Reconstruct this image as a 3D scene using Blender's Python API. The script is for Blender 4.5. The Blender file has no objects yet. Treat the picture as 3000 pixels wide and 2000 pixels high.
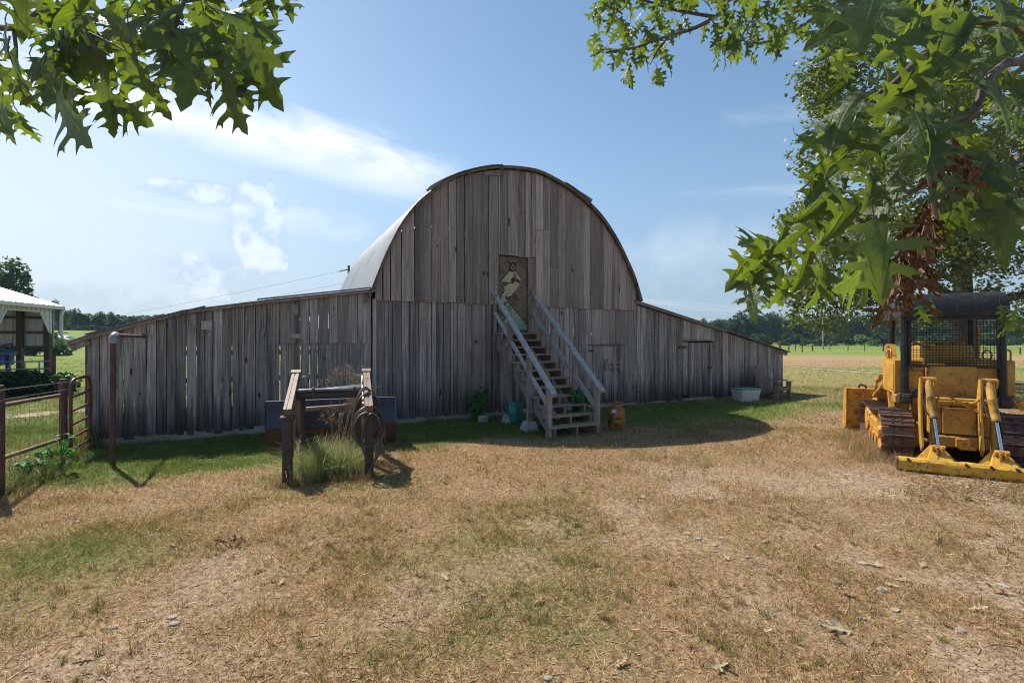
import bpy, math, random
import numpy as np
from mathutils import Vector, Matrix
PI = math.pi
sc = bpy.context.scene
COL = sc.collection
random.seed(11)
RNG = np.random.default_rng(7)
R = math.radians

# ------------------------------------------------------------------ camera
F, HC = 1400.0, 1.7                      # focal length in photo pixels, eye height
cam = bpy.data.cameras.new('camera')
cam.sensor_width = 36.0
cam.lens = F / 3000.0 * 36.0
cam.clip_start = 0.05
cam.clip_end = 3000
camo = bpy.data.objects.new('camera', cam)
camo.location = (0, 0, HC)
camo.rotation_euler = (R(90), 0, 0)
COL.objects.link(camo)
sc.camera = camo
sc.view_settings.view_transform = 'Standard'
sc.view_settings.look = 'None'
sc.view_settings.gamma = 1.0
sc.view_settings.exposure = 0.62
sc.cycles.use_denoising = True
sc.cycles.filter_width = 1.1
sc.cycles.max_bounces = 8
sc.cycles.transparent_max_bounces = 8
sc.cycles.sample_clamp_indirect = 6.0

# ------------------------------------------------------------------ sun and sky
SUN_EL = 52.0
SUN_AZ = 50.0                            # degrees left of the view direction
sd = Vector((-math.sin(R(SUN_AZ)) * math.cos(R(SUN_EL)), math.cos(R(SUN_AZ)) * math.cos(R(SUN_EL)), math.sin(R(SUN_EL))))
sun = bpy.data.lights.new('sun', 'SUN')
sun.energy = 4.6
sun.angle = R(0.55)
sun.color = (1.0, 0.93, 0.82)
suno = bpy.data.objects.new('sun', sun)
suno.rotation_euler = sd.to_track_quat('Z', 'Y').to_euler()
suno.location = sd * 60
COL.objects.link(suno)

world = bpy.data.worlds.new('World')
sc.world = world
world.use_nodes = True
wn, wl = world.node_tree.nodes, world.node_tree.links
wn.clear()
def wnode(t, **kw):
    n = wn.new(t)
    for k, v in kw.items(): setattr(n, k, v)
    return n
def wmath(op, a, b=None, c=None, clamp=False):
    n = wn.new('ShaderNodeMath'); n.operation = op; n.use_clamp = clamp
    for i, v in enumerate((a, b, c)):
        if v is None: continue
        if isinstance(v, (int, float)): n.inputs[i].default_value = v
        else: wl.new(v, n.inputs[i])
    return n.outputs[0]
def wvec(op, a, b=None):
    n = wn.new('ShaderNodeVectorMath'); n.operation = op
    for i, v in enumerate((a, b)):
        if v is None: continue
        if isinstance(v, (tuple, Vector)): n.inputs[i].default_value = tuple(v)
        else: wl.new(v, n.inputs[i])
    return n.outputs['Value'] if op in ('DOT_PRODUCT', 'LENGTH', 'DISTANCE') else n.outputs[0]
def wsmooth(v, lo, hi):
    n = wn.new('ShaderNodeMapRange'); n.interpolation_type = 'SMOOTHSTEP'
    wl.new(v, n.inputs[0]); n.inputs[1].default_value = lo; n.inputs[2].default_value = hi
    return n.outputs[0]
def wnoise(vec, scale, detail=8, rough=0.55, dist=0.0):
    n = wn.new('ShaderNodeTexNoise'); n.inputs['Scale'].default_value = scale
    n.inputs['Detail'].default_value = detail; n.inputs['Roughness'].default_value = rough
    n.inputs['Distortion'].default_value = dist
    wl.new(vec, n.inputs['Vector']); return n.outputs['Fac']
def pdir(px, py):
    return Vector(((px - 1500) / F, 1.0, (1000 - py) / F)).normalized()
sky = wnode('ShaderNodeTexSky', sky_type='NISHITA', sun_disc=False)
sky.sun_elevation = R(SUN_EL)
sky.sun_rotation = R(-SUN_AZ)
sky.altitude = 200
sky.air_density = 1.0
sky.dust_density = 0.3
sky.ozone_density = 1.8
tc = wnode('ShaderNodeTexCoord')
D = tc.outputs['Generated']
sep = wnode('ShaderNodeSeparateXYZ'); wl.new(D, sep.inputs[0])
zc = wmath('MAXIMUM', sep.outputs['Z'], 0.0)
# flat cloud layer seen in perspective
den = wmath('ADD', zc, 0.16)
cx_ = wmath('DIVIDE', sep.outputs['X'], den); cy_ = wmath('DIVIDE', sep.outputs['Y'], den)
comb = wnode('ShaderNodeCombineXYZ'); wl.new(cx_, comb.inputs[0]); wl.new(cy_, comb.inputs[1])
LAY = comb.outputs[0]
stretch = wnode('ShaderNodeMapping'); wl.new(LAY, stretch.inputs['Vector'])
stretch.inputs['Rotation'].default_value = (0, 0, R(-38)); stretch.inputs['Scale'].default_value = (0.35, 1.25, 1)
n_cir = wnoise(stretch.outputs[0], 1.5, 9, 0.62, 0.6)
n_fine = wnoise(D, 7.0, 9, 0.6, 0.3)
n_fin2 = wnoise(D, 19.0, 6, 0.6, 0.2)
cirrus = wmath('MULTIPLY', wsmooth(n_cir, 0.52, 0.78), 0.38)
# long streak running down from the upper left to behind the barn
def band(p0, p1, w, lo, hi):
    a, b = pdir(*p0), pdir(*p1)
    nrm = a.cross(b).normalized(); ax = (b - a).normalized()
    s = wvec('DOT_PRODUCT', D, nrm); t = wvec('DOT_PRODUCT', D, ax)
    cv = wn.new('ShaderNodeCombineXYZ'); wl.new(wmath('MULTIPLY', t, 3.2), cv.inputs[0]); wl.new(wmath('MULTIPLY', s, 9.0), cv.inputs[1])
    nz = wnoise(cv.outputs[0], 1.6, 9, 0.62, 0.5)
    s2 = wmath('ADD', s, wmath('MULTIPLY', wmath('SUBTRACT', nz, 0.5), w * 2.4))
    g = wmath('POWER', 2.718, wmath('MULTIPLY', wmath('MULTIPLY', s2, s2), -1.0 / (w * w)))
    t0, t1 = a.dot(ax), b.dot(ax)
    g = wmath('MULTIPLY', g, wmath('SUBTRACT', 1.0, wsmooth(t, t0 + (t1 - t0) * lo, t0 + (t1 - t0) * hi)))
    return wmath('MULTIPLY', g, wmath('ADD', wmath('MULTIPLY', wsmooth(nz, 0.28, 0.6), 0.55), 0.45))
streak = wmath('MAXIMUM', band((250, 270), (1330, 545), 0.048, 0.78, 1.1), wmath('MULTIPLY', band((300, 600), (1180, 690), 0.03, 0.7, 1.05), 0.55))
def glow(px, py, rx, ry):
    """smooth thin veil of high cloud"""
    c = pdir(px, py); right = Vector((c.y, -c.x, 0)).normalized(); up = right.cross(c).normalized()
    a = wmath('DIVIDE', wvec('DOT_PRODUCT', D, right), rx); b = wmath('DIVIDE', wvec('DOT_PRODUCT', D, up), ry)
    e = wmath('POWER', 2.718, wmath('MULTIPLY', wmath('ADD', wmath('MULTIPLY', a, a), wmath('MULTIPLY', b, b)), -1.0))
    return wmath('MULTIPLY', e, wsmooth(wvec('DOT_PRODUCT', D, c), 0.0, 0.3))
# heaped cloud low on the left
def heap(px, py, rx, ry, edge):
    c = pdir(px, py)
    right = Vector((c.y, -c.x, 0)).normalized(); up = right.cross(c).normalized()
    a = wmath('DIVIDE', wvec('DOT_PRODUCT', D, right), rx); b = wmath('DIVIDE', wvec('DOT_PRODUCT', D, up), ry)
    d2 = wmath('SQRT', wmath('ADD', wmath('MULTIPLY', a, a), wmath('MULTIPLY', b, b)))
    front = wsmooth(wvec('DOT_PRODUCT', D, c), 0.5, 0.6)
    v = wmath('SUBTRACT', wmath('ADD', 1.0, wmath('MULTIPLY', wmath('SUBTRACT', n_fine, 0.5), 2.0)), d2)
    v = wmath('ADD', v, wmath('MULTIPLY', wmath('SUBTRACT', n_fin2, 0.5), 0.9))
    return wmath('MULTIPLY', wsmooth(v, 0.0, edge), front)
h1 = heap(760, 690, 0.065, 0.105, 0.42)
h2 = heap(570, 560, 0.085, 0.024, 0.5)
h3 = heap(620, 800, 0.095, 0.065, 0.6)
h4 = heap(300, 880, 0.24, 0.03, 0.6)
wisp = heap(2010, 740, 0.24, 0.09, 1.6)
wisp = wmath('MULTIPLY', wisp, 0.34)
heaps = wmath('MAXIMUM', wmath('MAXIMUM', h1, h2), wmath('MAXIMUM', h3, wmath('MULTIPLY', h4, 0.6)))
veil = wmath('MULTIPLY', glow(-200, 620, 0.50, 0.36), 0.50)
cirrus = wmath('MAXIMUM', cirrus, veil)
cl = wmath('MAXIMUM', wmath('MAXIMUM', cirrus, wmath('MULTIPLY', streak, 0.95)), wmath('MAXIMUM', wmath('MULTIPLY', heaps, 0.62), wisp))
cl = wmath('MULTIPLY', cl, wsmooth(sep.outputs['Z'], -0.005, 0.05), clamp=True)
ccol = wnode('ShaderNodeMixRGB')
ccol.inputs[1].default_value = (4.6, 5.4, 6.4, 1); ccol.inputs[2].default_value = (7.4, 7.6, 7.8, 1)
wl.new(wmath('MAXIMUM', wmath('SUBTRACT', 1.0, heaps), wsmooth(n_fin2, 0.36, 0.60)), ccol.inputs[0])
# pale summer haze deck all round the horizon
tint = wnode('ShaderNodeMixRGB', blend_type='MULTIPLY'); tint.inputs[0].default_value = 1.0; tint.inputs[2].default_value = (0.98, 1.06, 1.0, 1); wl.new(sky.outputs[0], tint.inputs[1])
hz0 = wmath('MULTIPLY', wmath('SUBTRACT', 1.0, wsmooth(sep.outputs['Z'], -0.02, 0.42)), 0.85)
hmix = wnode('ShaderNodeMixRGB'); hmix.inputs[2].default_value = (2.1, 2.75, 3.85, 1)
wl.new(hz0, hmix.inputs[0]); wl.new(tint.outputs[0], hmix.inputs[1])
mixs = wnode('ShaderNodeMixRGB')
wl.new(cl, mixs.inputs[0]); wl.new(hmix.outputs[0], mixs.inputs[1]); wl.new(ccol.outputs[0], mixs.inputs[2])
bg = wnode('ShaderNodeBackground'); bg.inputs['Strength'].default_value = 0.10
wl.new(mixs.outputs[0], bg.inputs['Color'])
wo = wnode('ShaderNodeOutputWorld'); wl.new(bg.outputs[0], wo.inputs['Surface'])

# ------------------------------------------------------------------ helpers
def P(px, py, Y):
    return Vector(((px - 1500) / F * Y, Y, HC - (py - 1000) / F * Y))
def wmat(o):
    m = o.matrix_parent_inverse @ o.matrix_basis
    return wmat(o.parent) @ m if o.parent else o.matrix_basis.copy()
def attach(o, parent, local=False):
    if parent is not None:
        o.parent = parent
        if not local: o.matrix_parent_inverse = wmat(parent).inverted()
def tag(o, label, cat, group=None, kind=None):
    if label: o['label'] = label
    if cat: o['category'] = cat
    if group: o['group'] = group
    if kind: o['kind'] = kind
    return o
def thing(name, label, cat, loc=(0, 0, 0), rz=0.0, group=None):
    o = bpy.data.objects.new(name, None)
    o.empty_display_size = 0.2
    o.location = loc; o.rotation_euler = (0, 0, rz)
    COL.objects.link(o)
    o.matrix_basis = Matrix.Translation(Vector(loc)) @ Matrix.Rotation(rz, 4, 'Z')
    return tag(o, label, cat, group)
def rotm(d, up=Vector((0, 0, 1))):
    y = Vector(d).normalized()
    if abs(y.dot(up)) > 0.98: up = Vector((0, 1, 0)) if abs(y.y) < 0.9 else Vector((1, 0, 0))
    x = y.cross(up).normalized(); z = x.cross(y)
    return Matrix((x, y, z)).transposed()
class MB:
    def __init__(s): s.v, s.f = [], []
    def add(s, vs, fs):
        n = len(s.v); s.v += [tuple(v) for v in vs]; s.f += [tuple(i + n for i in f) for f in fs]; return s
    def box(s, c, size, m=None):
        c = Vector(c); h = Vector(size) * 0.5; vs = []
        for dz in (-1, 1):
            for dx, dy in ((-1, -1), (1, -1), (1, 1), (-1, 1)):
                p = Vector((dx * h.x, dy * h.y, dz * h.z))
                vs.append(c + (m @ p if m else p))
        return s.add(vs, [(3, 2, 1, 0), (4, 5, 6, 7), (0, 1, 5, 4), (1, 2, 6, 5), (2, 3, 7, 6), (3, 0, 4, 7)])
    def cbox(s, c, size, b, m=None):
        c = Vector(c); hx, hy, hz = [q * 0.5 for q in size]
        poly = [(-hx + b, -hy), (hx - b, -hy), (hx, -hy + b), (hx, hy - b), (hx - b, hy), (-hx + b, hy), (-hx, hy - b), (-hx, -hy + b)]
        rings = []
        for z, k in ((-hz, b), (-hz + b, 0), (hz - b, 0), (hz, b)):
            rings.append([(x * (1 - k / hx), y * (1 - k / hy), z) for x, y in poly])
        vs = [c + (m @ Vector(p) if m else Vector(p)) for r_ in rings for p in r_]
        fs = [tuple(range(7, -1, -1)), tuple(range(24, 32))]
        for k in range(3):
            for i in range(8): fs.append((k * 8 + i, k * 8 + (i + 1) % 8, k * 8 + 8 + (i + 1) % 8, k * 8 + 8 + i))
        return s.add(vs, fs)
    def bar(s, p0, p1, w, h, up=Vector((0, 0, 1))):
        p0, p1 = Vector(p0), Vector(p1)
        return s.box((p0 + p1) / 2, (w, (p1 - p0).length, h), rotm(p1 - p0, up))
    def tube(s, pts, r, n=8, caps=True):
        pts = [Vector(p) for p in pts]; rs = r if isinstance(r, (list, tuple)) else [r] * len(pts)
        vs, fs = [], []; px = None
        for i, p in enumerate(pts):
            d = (pts[min(i + 1, len(pts) - 1)] - pts[max(i - 1, 0)])
            d = d.normalized() if d.length > 1e-9 else Vector((0, 0, 1))
            if px is None:
                u = Vector((0, 0, 1)) if abs(d.z) < 0.9 else Vector((1, 0, 0)); px = d.cross(u).normalized()
            else:
                px = (px - d * px.dot(d)); px = px.normalized() if px.length > 1e-6 else d.orthogonal().normalized()
            py = d.cross(px)
            for k in range(n):
                a = 2 * PI * k / n
                vs.append(p + (px * math.cos(a) + py * math.sin(a)) * rs[i])
        for i in range(len(pts) - 1):
            for k in range(n): fs.append((i * n + k, i * n + (k + 1) % n, i * n + n + (k + 1) % n, i * n + n + k))
        if caps: fs.append(tuple(range(n - 1, -1, -1))); fs.append(tuple(range((len(pts) - 1) * n, len(pts) * n)))
        return s.add(vs, fs)
    def prism(s, poly, ext):
        n = len(poly); ext = Vector(ext); a = [Vector(p) for p in poly]
        fs = [tuple(range(n - 1, -1, -1)), tuple(range(n, 2 * n))]
        for i in range(n): fs.append((i, (i + 1) % n, n + (i + 1) % n, n + i))
        return s.add(a + [p + ext for p in a], fs)
    def loft(s, rings, closed=True, caps=False):
        n = len(rings[0]); vs = [p for r_ in rings for p in r_]; fs = []
        for i in range(len(rings) - 1):
            for k in range(n if closed else n - 1):
                fs.append((i * n + k, i * n + (k + 1) % n, i * n + n + (k + 1) % n, i * n + n + k))
        if caps: fs.append(tuple(range(n - 1, -1, -1))); fs.append(tuple(range((len(rings) - 1) * n, len(rings) * n)))
        return s.add(vs, fs)
    def lathe(s, c, prof, n=20, m=None):
        c = Vector(c); rings = []
        for r_, z in prof:
            ring = []
            for k in range(n):
                p = Vector((r_ * math.cos(2 * PI * k / n), r_ * math.sin(2 * PI * k / n), z))
                ring.append(c + (m @ p if m else p))
            rings.append(ring)
        return s.loft(rings, True, True)
    def mesh(s, name, smooth=False):
        me = bpy.data.meshes.new(name); me.from_pydata(s.v, [], s.f)
        if smooth: me.polygons.foreach_set('use_smooth', [True] * len(me.polygons))
        me.update(); return me
    def build(s, name, mat, parent=None, smooth=False, local=False):
        me = s.mesh(name, smooth)
        if mat: me.materials.append(mat)
        o = bpy.data.objects.new(name, me); COL.objects.link(o); attach(o, parent, local)
        if smooth:
            try: me.set_sharp_from_angle(angle=R(38))
            except Exception: pass
        return o
def np_mesh(name, verts, faces, mat, cols=None, uv=None):
    """verts (N,3), faces (M,k) numpy -> one mesh object"""
    me = bpy.data.meshes.new(name); k = faces.shape[1]
    me.vertices.add(len(verts)); me.vertices.foreach_set('co', verts.astype(np.float32).ravel())
    me.loops.add(faces.size); me.loops.foreach_set('vertex_index', faces.astype(np.int32).ravel())
    me.polygons.add(len(faces)); me.polygons.foreach_set('loop_start', np.arange(0, faces.size, k, dtype=np.int32))
    me.polygons.foreach_set('loop_total', np.full(len(faces), k, dtype=np.int32))
    if cols is not None:
        ca = me.color_attributes.new('Col', 'FLOAT_COLOR', 'POINT')
        c4 = np.ones((len(verts), 4), np.float32); c4[:, :3] = cols; ca.data.foreach_set('color', c4.ravel())
    me.update(calc_edges=True); me.validate()
    if mat: me.materials.append(mat)
    o = bpy.data.objects.new(name, me); COL.objects.link(o); return o
def copy_obj(o, parent=None):
    c = o.copy(); COL.objects.link(c)
    if parent is not None: c.parent = parent
    return c
_lat = RNG.random((4, 256, 256))
def vnoise(x, y, s, k=0):
    x = np.asarray(x, float) * s + 37.3 * k + 1000; y = np.asarray(y, float) * s + 11.7 * k + 1000
    xi = np.floor(x).astype(int); yi = np.floor(y).astype(int); fx = x - xi; fy = y - yi
    fx = fx * fx * (3 - 2 * fx); fy = fy * fy * (3 - 2 * fy); L = _lat[k % 4]
    a = L[xi % 256, yi % 256]; b = L[(xi + 1) % 256, yi % 256]; c = L[xi % 256, (yi + 1) % 256]; d = L[(xi + 1) % 256, (yi + 1) % 256]
    return (a * (1 - fx) + b * fx) * (1 - fy) + (c * (1 - fx) + d * fx) * fy
def fbm(x, y, s, k=0, o=4):
    t = 0; a = 0.5; n = 0
    for i in range(o): t = t + a * vnoise(x, y, s * 2 ** i, k + i); n += a; a *= 0.5
    return t / n
def sst(a, b, x):
    t = np.clip((np.asarray(x, float) - a) / (b - a), 0, 1); return t * t * (3 - 2 * t)

# ------------------------------------------------------------------ materials
class NT:
    def __init__(s, name):
        s.m = bpy.data.materials.new(name); s.m.use_nodes = True
        s.n, s.l = s.m.node_tree.nodes, s.m.node_tree.links; s.n.clear()
        s.out = s.n.new('ShaderNodeOutputMaterial')
    def nd(s, t, **kw):
        n = s.n.new(t)
        for k, v in kw.items(): setattr(n, k, v)
        return n
    def put(s, sock, v):
        if v is None: return
        if hasattr(v, 'is_output'): s.l.new(v, sock)
        else:
            if isinstance(v, (tuple, list)) and len(v) == 3 and sock.type == 'RGBA': v = (*v, 1)
            sock.default_value = v
    def math(s, op, a, b=None, clamp=False):
        n = s.nd('ShaderNodeMath', operation=op); n.use_clamp = clamp; s.put(n.inputs[0], a); s.put(n.inputs[1], b); return n.outputs[0]
    def mix(s, fac, a, b, bt='MIX'):
        n = s.nd('ShaderNodeMixRGB', blend_type=bt); s.put(n.inputs[0], fac); s.put(n.inputs[1], a); s.put(n.inputs[2], b); return n.outputs[0]
    def coord(s, kind='Object', scale=(1, 1, 1), rnd=True):
        c = s.nd('ShaderNodeTexCoord').outputs[kind]
        if rnd:
            oi = s.nd('ShaderNodeObjectInfo'); v = s.nd('ShaderNodeVectorMath', operation='ADD')
            m = s.math('MULTIPLY', oi.outputs['Random'], 37.0); s.l.new(c, v.inputs[0])
            cb = s.nd('ShaderNodeCombineXYZ'); s.l.new(m, cb.inputs[0]); s.l.new(m, cb.inputs[1]); s.l.new(m, cb.inputs[2])
            s.l.new(cb.outputs[0], v.inputs[1]); c = v.outputs[0]
        mp = s.nd('ShaderNodeMapping'); mp.inputs['Scale'].default_value = scale; s.l.new(c, mp.inputs['Vector']); return mp.outputs[0]
    def noise(s, vec, scale, detail=5, rough=0.55, dist=0.0):
        n = s.nd('ShaderNodeTexNoise'); s.put(n.inputs['Scale'], scale); s.put(n.inputs['Detail'], detail)
        s.put(n.inputs['Roughness'], rough); s.put(n.inputs['Distortion'], dist)
        if vec: s.l.new(vec, n.inputs['Vector'])
        return n.outputs['Fac']
    def ss(s, v, lo, hi):
        n = s.nd('ShaderNodeMapRange', interpolation_type='SMOOTHSTEP'); s.put(n.inputs[0], v); n.inputs[1].default_value = lo; n.inputs[2].default_value = hi; return n.outputs[0]
    def rnd(s): return s.nd('ShaderNodeObjectInfo').outputs['Random']
    def bump(s, h, strength=0.3, dist=0.01):
        n = s.nd('ShaderNodeBump'); n.inputs['Strength'].default_value = strength; n.inputs['Distance'].default_value = dist; s.put(n.inputs['Height'], h); return n.outputs[0]
    def bsdf(s, col, rough=0.6, metal=0.0, nrm=None, spec=0.5):
        b = s.nd('ShaderNodeBsdfPrincipled'); s.put(b.inputs['Base Color'], col); s.put(b.inputs['Roughness'], rough); s.put(b.inputs['Metallic'], metal)
        s.put(b.inputs['Specular IOR Level'], spec)
        if nrm is not None: s.l.new(nrm, b.inputs['Normal'])
        return b.outputs[0]
    def done(s, sh): s.l.new(sh, s.out.inputs['Surface']); return s.m
def worn(name, c1, c2, c3=None, scale=6.0, t=(0.45, 0.62), t3=(0.6, 0.7), rough=0.55, metal=0.0, stretch=(1, 1, 1), bump=0.15, spec=0.5, speck=None):
    k = NT(name); v = k.coord('Object', stretch)
    n1 = k.noise(v, scale, 6, 0.6); n2 = k.noise(v, scale * 3.1, 6, 0.65, 0.5); n3 = k.noise(v, scale * 14, 3)
    c = k.mix(k.ss(n1, *t), c1, c2)
    c = k.mix(0.35, c, k.mix(n3, (0.25, 0.25, 0.25), (1.6, 1.6, 1.6)), 'MULTIPLY')
    if c3: c = k.mix(k.ss(n2, *t3), c, c3)
    if speck: c = k.mix(k.ss(k.noise(v, scale * 22, 2), 0.66, 0.72), c, speck)
    return k.done(k.bsdf(c, rough, metal, k.bump(n2, bump, 0.01), spec))
def wood(name, ca, cb, dark, zs=1.2, cs=34.0, stain=0.7, bright=0.35, low=None, rough=0.85, axis='z'):
    k = NT(name)
    stv = {'z': (cs, cs, zs), 'x': (zs, cs, cs), 'y': (cs, zs, cs)}[axis]
    v = k.coord('Object', stv); vb = k.coord('Object', tuple(q * 0.12 for q in stv))
    g1 = k.noise(v, 1.0, 8, 0.7, 0.6); g2 = k.noise(v, 3.2, 4, 0.6); st = k.noise(vb, 1.1, 6, 0.62, 0.4)
    c = k.mix(k.ss(g1, 0.36, 0.66), ca, cb)
    c = k.mix(k.math('MULTIPLY', k.ss(g2, 0.56, 0.72), 0.75), c, dark)
    c = k.mix(k.math('MULTIPLY', k.ss(st, 0.52, 0.72), stain), c, dark)
    kn = k.noise(k.coord('Object', (9, 9, 3.2)), 1.0, 1, 0.3)
    c = k.mix(k.ss(kn, 0.74, 0.79), c, dark)
    if low is not None:                # damp rot rising in tongues from the ground
        z = k.nd('ShaderNodeSeparateXYZ'); k.l.new(k.nd('ShaderNodeTexCoord').outputs['Object'], z.inputs[0])
        e = k.math('ADD', z.outputs[2], k.math('MULTIPLY', k.math('SUBTRACT', k.noise(vb, 1.7, 6, 0.7), 0.5), 2.2))
        c = k.mix(k.math('MULTIPLY', k.math('SUBTRACT', 1.0, k.ss(e, low[0], low[1])), low[2]), c, tuple(q * 0.55 for q in dark))
    r_ = k.math('ADD', k.math('MULTIPLY', k.rnd(), bright), 1.0 - bright * 0.55)
    cbn = k.nd('ShaderNodeCombineXYZ')
    for i in range(3): k.l.new(r_, cbn.inputs[i])
    c = k.mix(1.0, c, cbn.outputs[0], 'MULTIPLY')
    wm_ = k.math('MULTIPLY', k.ss(k.math('FRACT', k.math('MULTIPLY', k.rnd(), 7.31)), 0.45, 1.0), 0.7)
    c = k.mix(wm_, c, k.mix(1.0, c, (1.10, 0.97, 0.86), 'MULTIPLY'))
    h = k.math('ADD', g1, k.math('MULTIPLY', g2, 0.6))
    return k.done(k.bsdf(c, rough, 0, k.bump(h, 0.55, 0.012), 0.25))
def foliage(name, c1, c2, trans=0.35, tcol=None, scale=0.8, rough=0.5, spec=0.4, use_col=False):
    k = NT(name)
    if use_col:
        c = k.nd('ShaderNodeAttribute', attribute_name='Col').outputs['Color']
    else:
        n = k.noise(k.coord('Object'), scale, 4, 0.6); c = k.mix(k.ss(n, 0.32, 0.68), c1, c2)
    r_ = k.math('ADD', k.math('MULTIPLY', k.rnd(), 0.5), 0.75)
    cb = k.nd('ShaderNodeCombineXYZ')
    for i in range(3): k.l.new(r_, cb.inputs[i])
    c = k.mix(1.0, c, cb.outputs[0], 'MULTIPLY')
    b = k.bsdf(c, rough, 0, None, spec)
    t = k.nd('ShaderNodeBsdfTranslucent'); k.put(t.inputs['Color'], k.mix(1.0, c, tcol or (1.7, 1.9, 0.7), 'MULTIPLY'))
    mx = k.nd('ShaderNodeMixShader'); mx.inputs[0].default_value = trans; k.l.new(b, mx.inputs[1]); k.l.new(t.outputs[0], mx.inputs[2])
    return k.done(mx.outputs[0])
M = {}
M['plank'] = wood('weathered_plank', (0.222, 0.192, 0.178), (0.42, 0.375, 0.35), (0.05, 0.04, 0.037), 1.1, 30, 0.65, 0.7, low=(0.1, 1.0, 0.7))
M['plank_hi'] = wood('weathered_gable_plank', (0.23, 0.195, 0.175), (0.41, 0.36, 0.33), (0.06, 0.047, 0.042), 1.1, 30, 0.5, 0.7)
M['plank_stain'] = wood('stained_plank', (0.195, 0.168, 0.155), (0.46, 0.415, 0.385), (0.04, 0.031, 0.028), 1.0, 24, 0.95, 0.7, low=(0.1, 0.9, 0.8))
M['beam'] = wood('rough_beam', (0.10, 0.082, 0.07), (0.2, 0.17, 0.15), (0.03, 0.024, 0.02), 1.2, 20, 0.5, 0.3)
M['stair'] = wood('stair_lumber', (0.20, 0.175, 0.165), (0.33, 0.30, 0.29), (0.07, 0.055, 0.05), 1.4, 26, 0.35, 0.25)
M['tread'] = wood('tread_lumber', (0.24, 0.17, 0.125), (0.36, 0.28, 0.225), (0.10, 0.07, 0.05), 1.4, 26, 0.3, 0.25, axis='x')
M['rail'] = wood('handrail_lumber', (0.30, 0.29, 0.29), (0.52, 0.51, 0.52), (0.10, 0.09, 0.09), 2.0, 30, 0.3, 0.2, axis='y')
M['post_wood'] = wood('shed_post', (0.11, 0.075, 0.055), (0.2, 0.145, 0.11), (0.05, 0.035, 0.03), 1.2, 22, 0.4, 0.3)
M['concrete'] = worn('concrete', (0.34, 0.29, 0.24), (0.26, 0.22, 0.18), (0.14, 0.11, 0.09), 3.0, rough=0.9, bump=0.4)
M['block'] = worn('concrete_block', (0.42, 0.39, 0.36), (0.33, 0.30, 0.27), (0.2, 0.18, 0.15), 6.0, rough=0.9, bump=0.4)
M['tin'] = worn('galvanised_roof', (0.30, 0.315, 0.335), (0.235, 0.25, 0.265), (0.2, 0.17, 0.15), 1.2, t3=(0.66, 0.8), rough=0.5, metal=0.6, bump=0.05)
M['tin_old'] = worn('old_tin', (0.2, 0.2, 0.2), (0.14, 0.13, 0.125), (0.15, 0.085, 0.05), 2.0, rough=0.6, metal=0.5)
M['white_sheet'] = worn('white_sheet_metal', (0.72, 0.72, 0.73), (0.62, 0.62, 0.64), (0.48, 0.45, 0.42), 1.5, rough=0.5, bump=0.05)
M['grey_sheet'] = worn('inner_sheet_metal', (0.68, 0.68, 0.7), (0.58, 0.58, 0.61), None, 1.5, rough=0.5, metal=0.0, bump=0.05)
M['rust_pipe'] = worn('rusty_pipe', (0.135, 0.055, 0.042), (0.085, 0.035, 0.03), (0.19, 0.085, 0.05), 12.0, rough=0.7, metal=0.1, bump=0.3)
M['rail_pipe'] = worn('rusty_rail', (0.22, 0.12, 0.075), (0.13, 0.065, 0.045), (0.3, 0.2, 0.14), 14.0, rough=0.6, metal=0.2, bump=0.3)
M['red_gate'] = worn('maroon_gate_paint', (0.17, 0.04, 0.045), (0.11, 0.028, 0.03), (0.3, 0.2, 0.18), 16.0, t3=(0.66, 0.74), rough=0.38, bump=0.1)
M['galv'] = worn('galvanised_steel', (0.34, 0.36, 0.38), (0.26, 0.275, 0.29), None, 9.0, rough=0.5, metal=0.4)
M['wire'] = worn('fence_wire', (0.3, 0.27, 0.24), (0.17, 0.13, 0.1), None, 20.0, rough=0.5, metal=0.6)
M['black'] = worn('black_paint', (0.012, 0.012, 0.013), (0.022, 0.022, 0.022), (0.05, 0.05, 0.047), 7.0, t3=(0.62, 0.75), rough=0.42, spec=0.35, speck=(0.36, 0.37, 0.36))
M['blackdull'] = worn('black_dull', (0.03, 0.028, 0.027), (0.045, 0.04, 0.036), (0.10, 0.06, 0.04), 9.0, rough=0.65)
M['yellow'] = worn('yellow_paint', (0.58, 0.32, 0.045), (0.47, 0.235, 0.034), (0.22, 0.085, 0.03), 3.2, t3=(0.60, 0.76), rough=0.42, bump=0.08)
M['yellow_dirty'] = worn('dirty_yellow_paint', (0.47, 0.25, 0.036), (0.33, 0.17, 0.03), (0.10, 0.06, 0.033), 3.2, t3=(0.50, 0.70), rough=0.6, bump=0.12, speck=(0.42, 0.42, 0.34))
M['yellow_rust'] = worn('rusted_yellow_paint', (0.58, 0.30, 0.035), (0.44, 0.19, 0.03), (0.17, 0.07, 0.035), 4.5, t3=(0.5, 0.62), rough=0.6, bump=0.25)
M['yellow_flake'] = worn('flaking_yellow_paint', (0.62, 0.35, 0.035), (0.52, 0.26, 0.03), (0.13, 0.11, 0.10), 5.0, t3=(0.565, 0.61), rough=0.55, bump=0.3)
M['track'] = worn('rusty_track_steel', (0.17, 0.098, 0.078), (0.115, 0.064, 0.05), (0.27, 0.165, 0.125), 9.0, rough=0.5, metal=0.35, bump=0.3)
M['chrome'] = worn('chrome_rod', (0.55, 0.57, 0.62), (0.48, 0.5, 0.56), None, 5.0, rough=0.16, metal=1.0, bump=0.0)
M['hose'] = worn('hydraulic_hose', (0.06, 0.055, 0.047), (0.095, 0.085, 0.07), None, 14.0, rough=0.45)
M['steelpipe'] = worn('bare_steel_line', (0.4, 0.42, 0.46), (0.25, 0.24, 0.24), None, 12.0, rough=0.3, metal=0.85)
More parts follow.
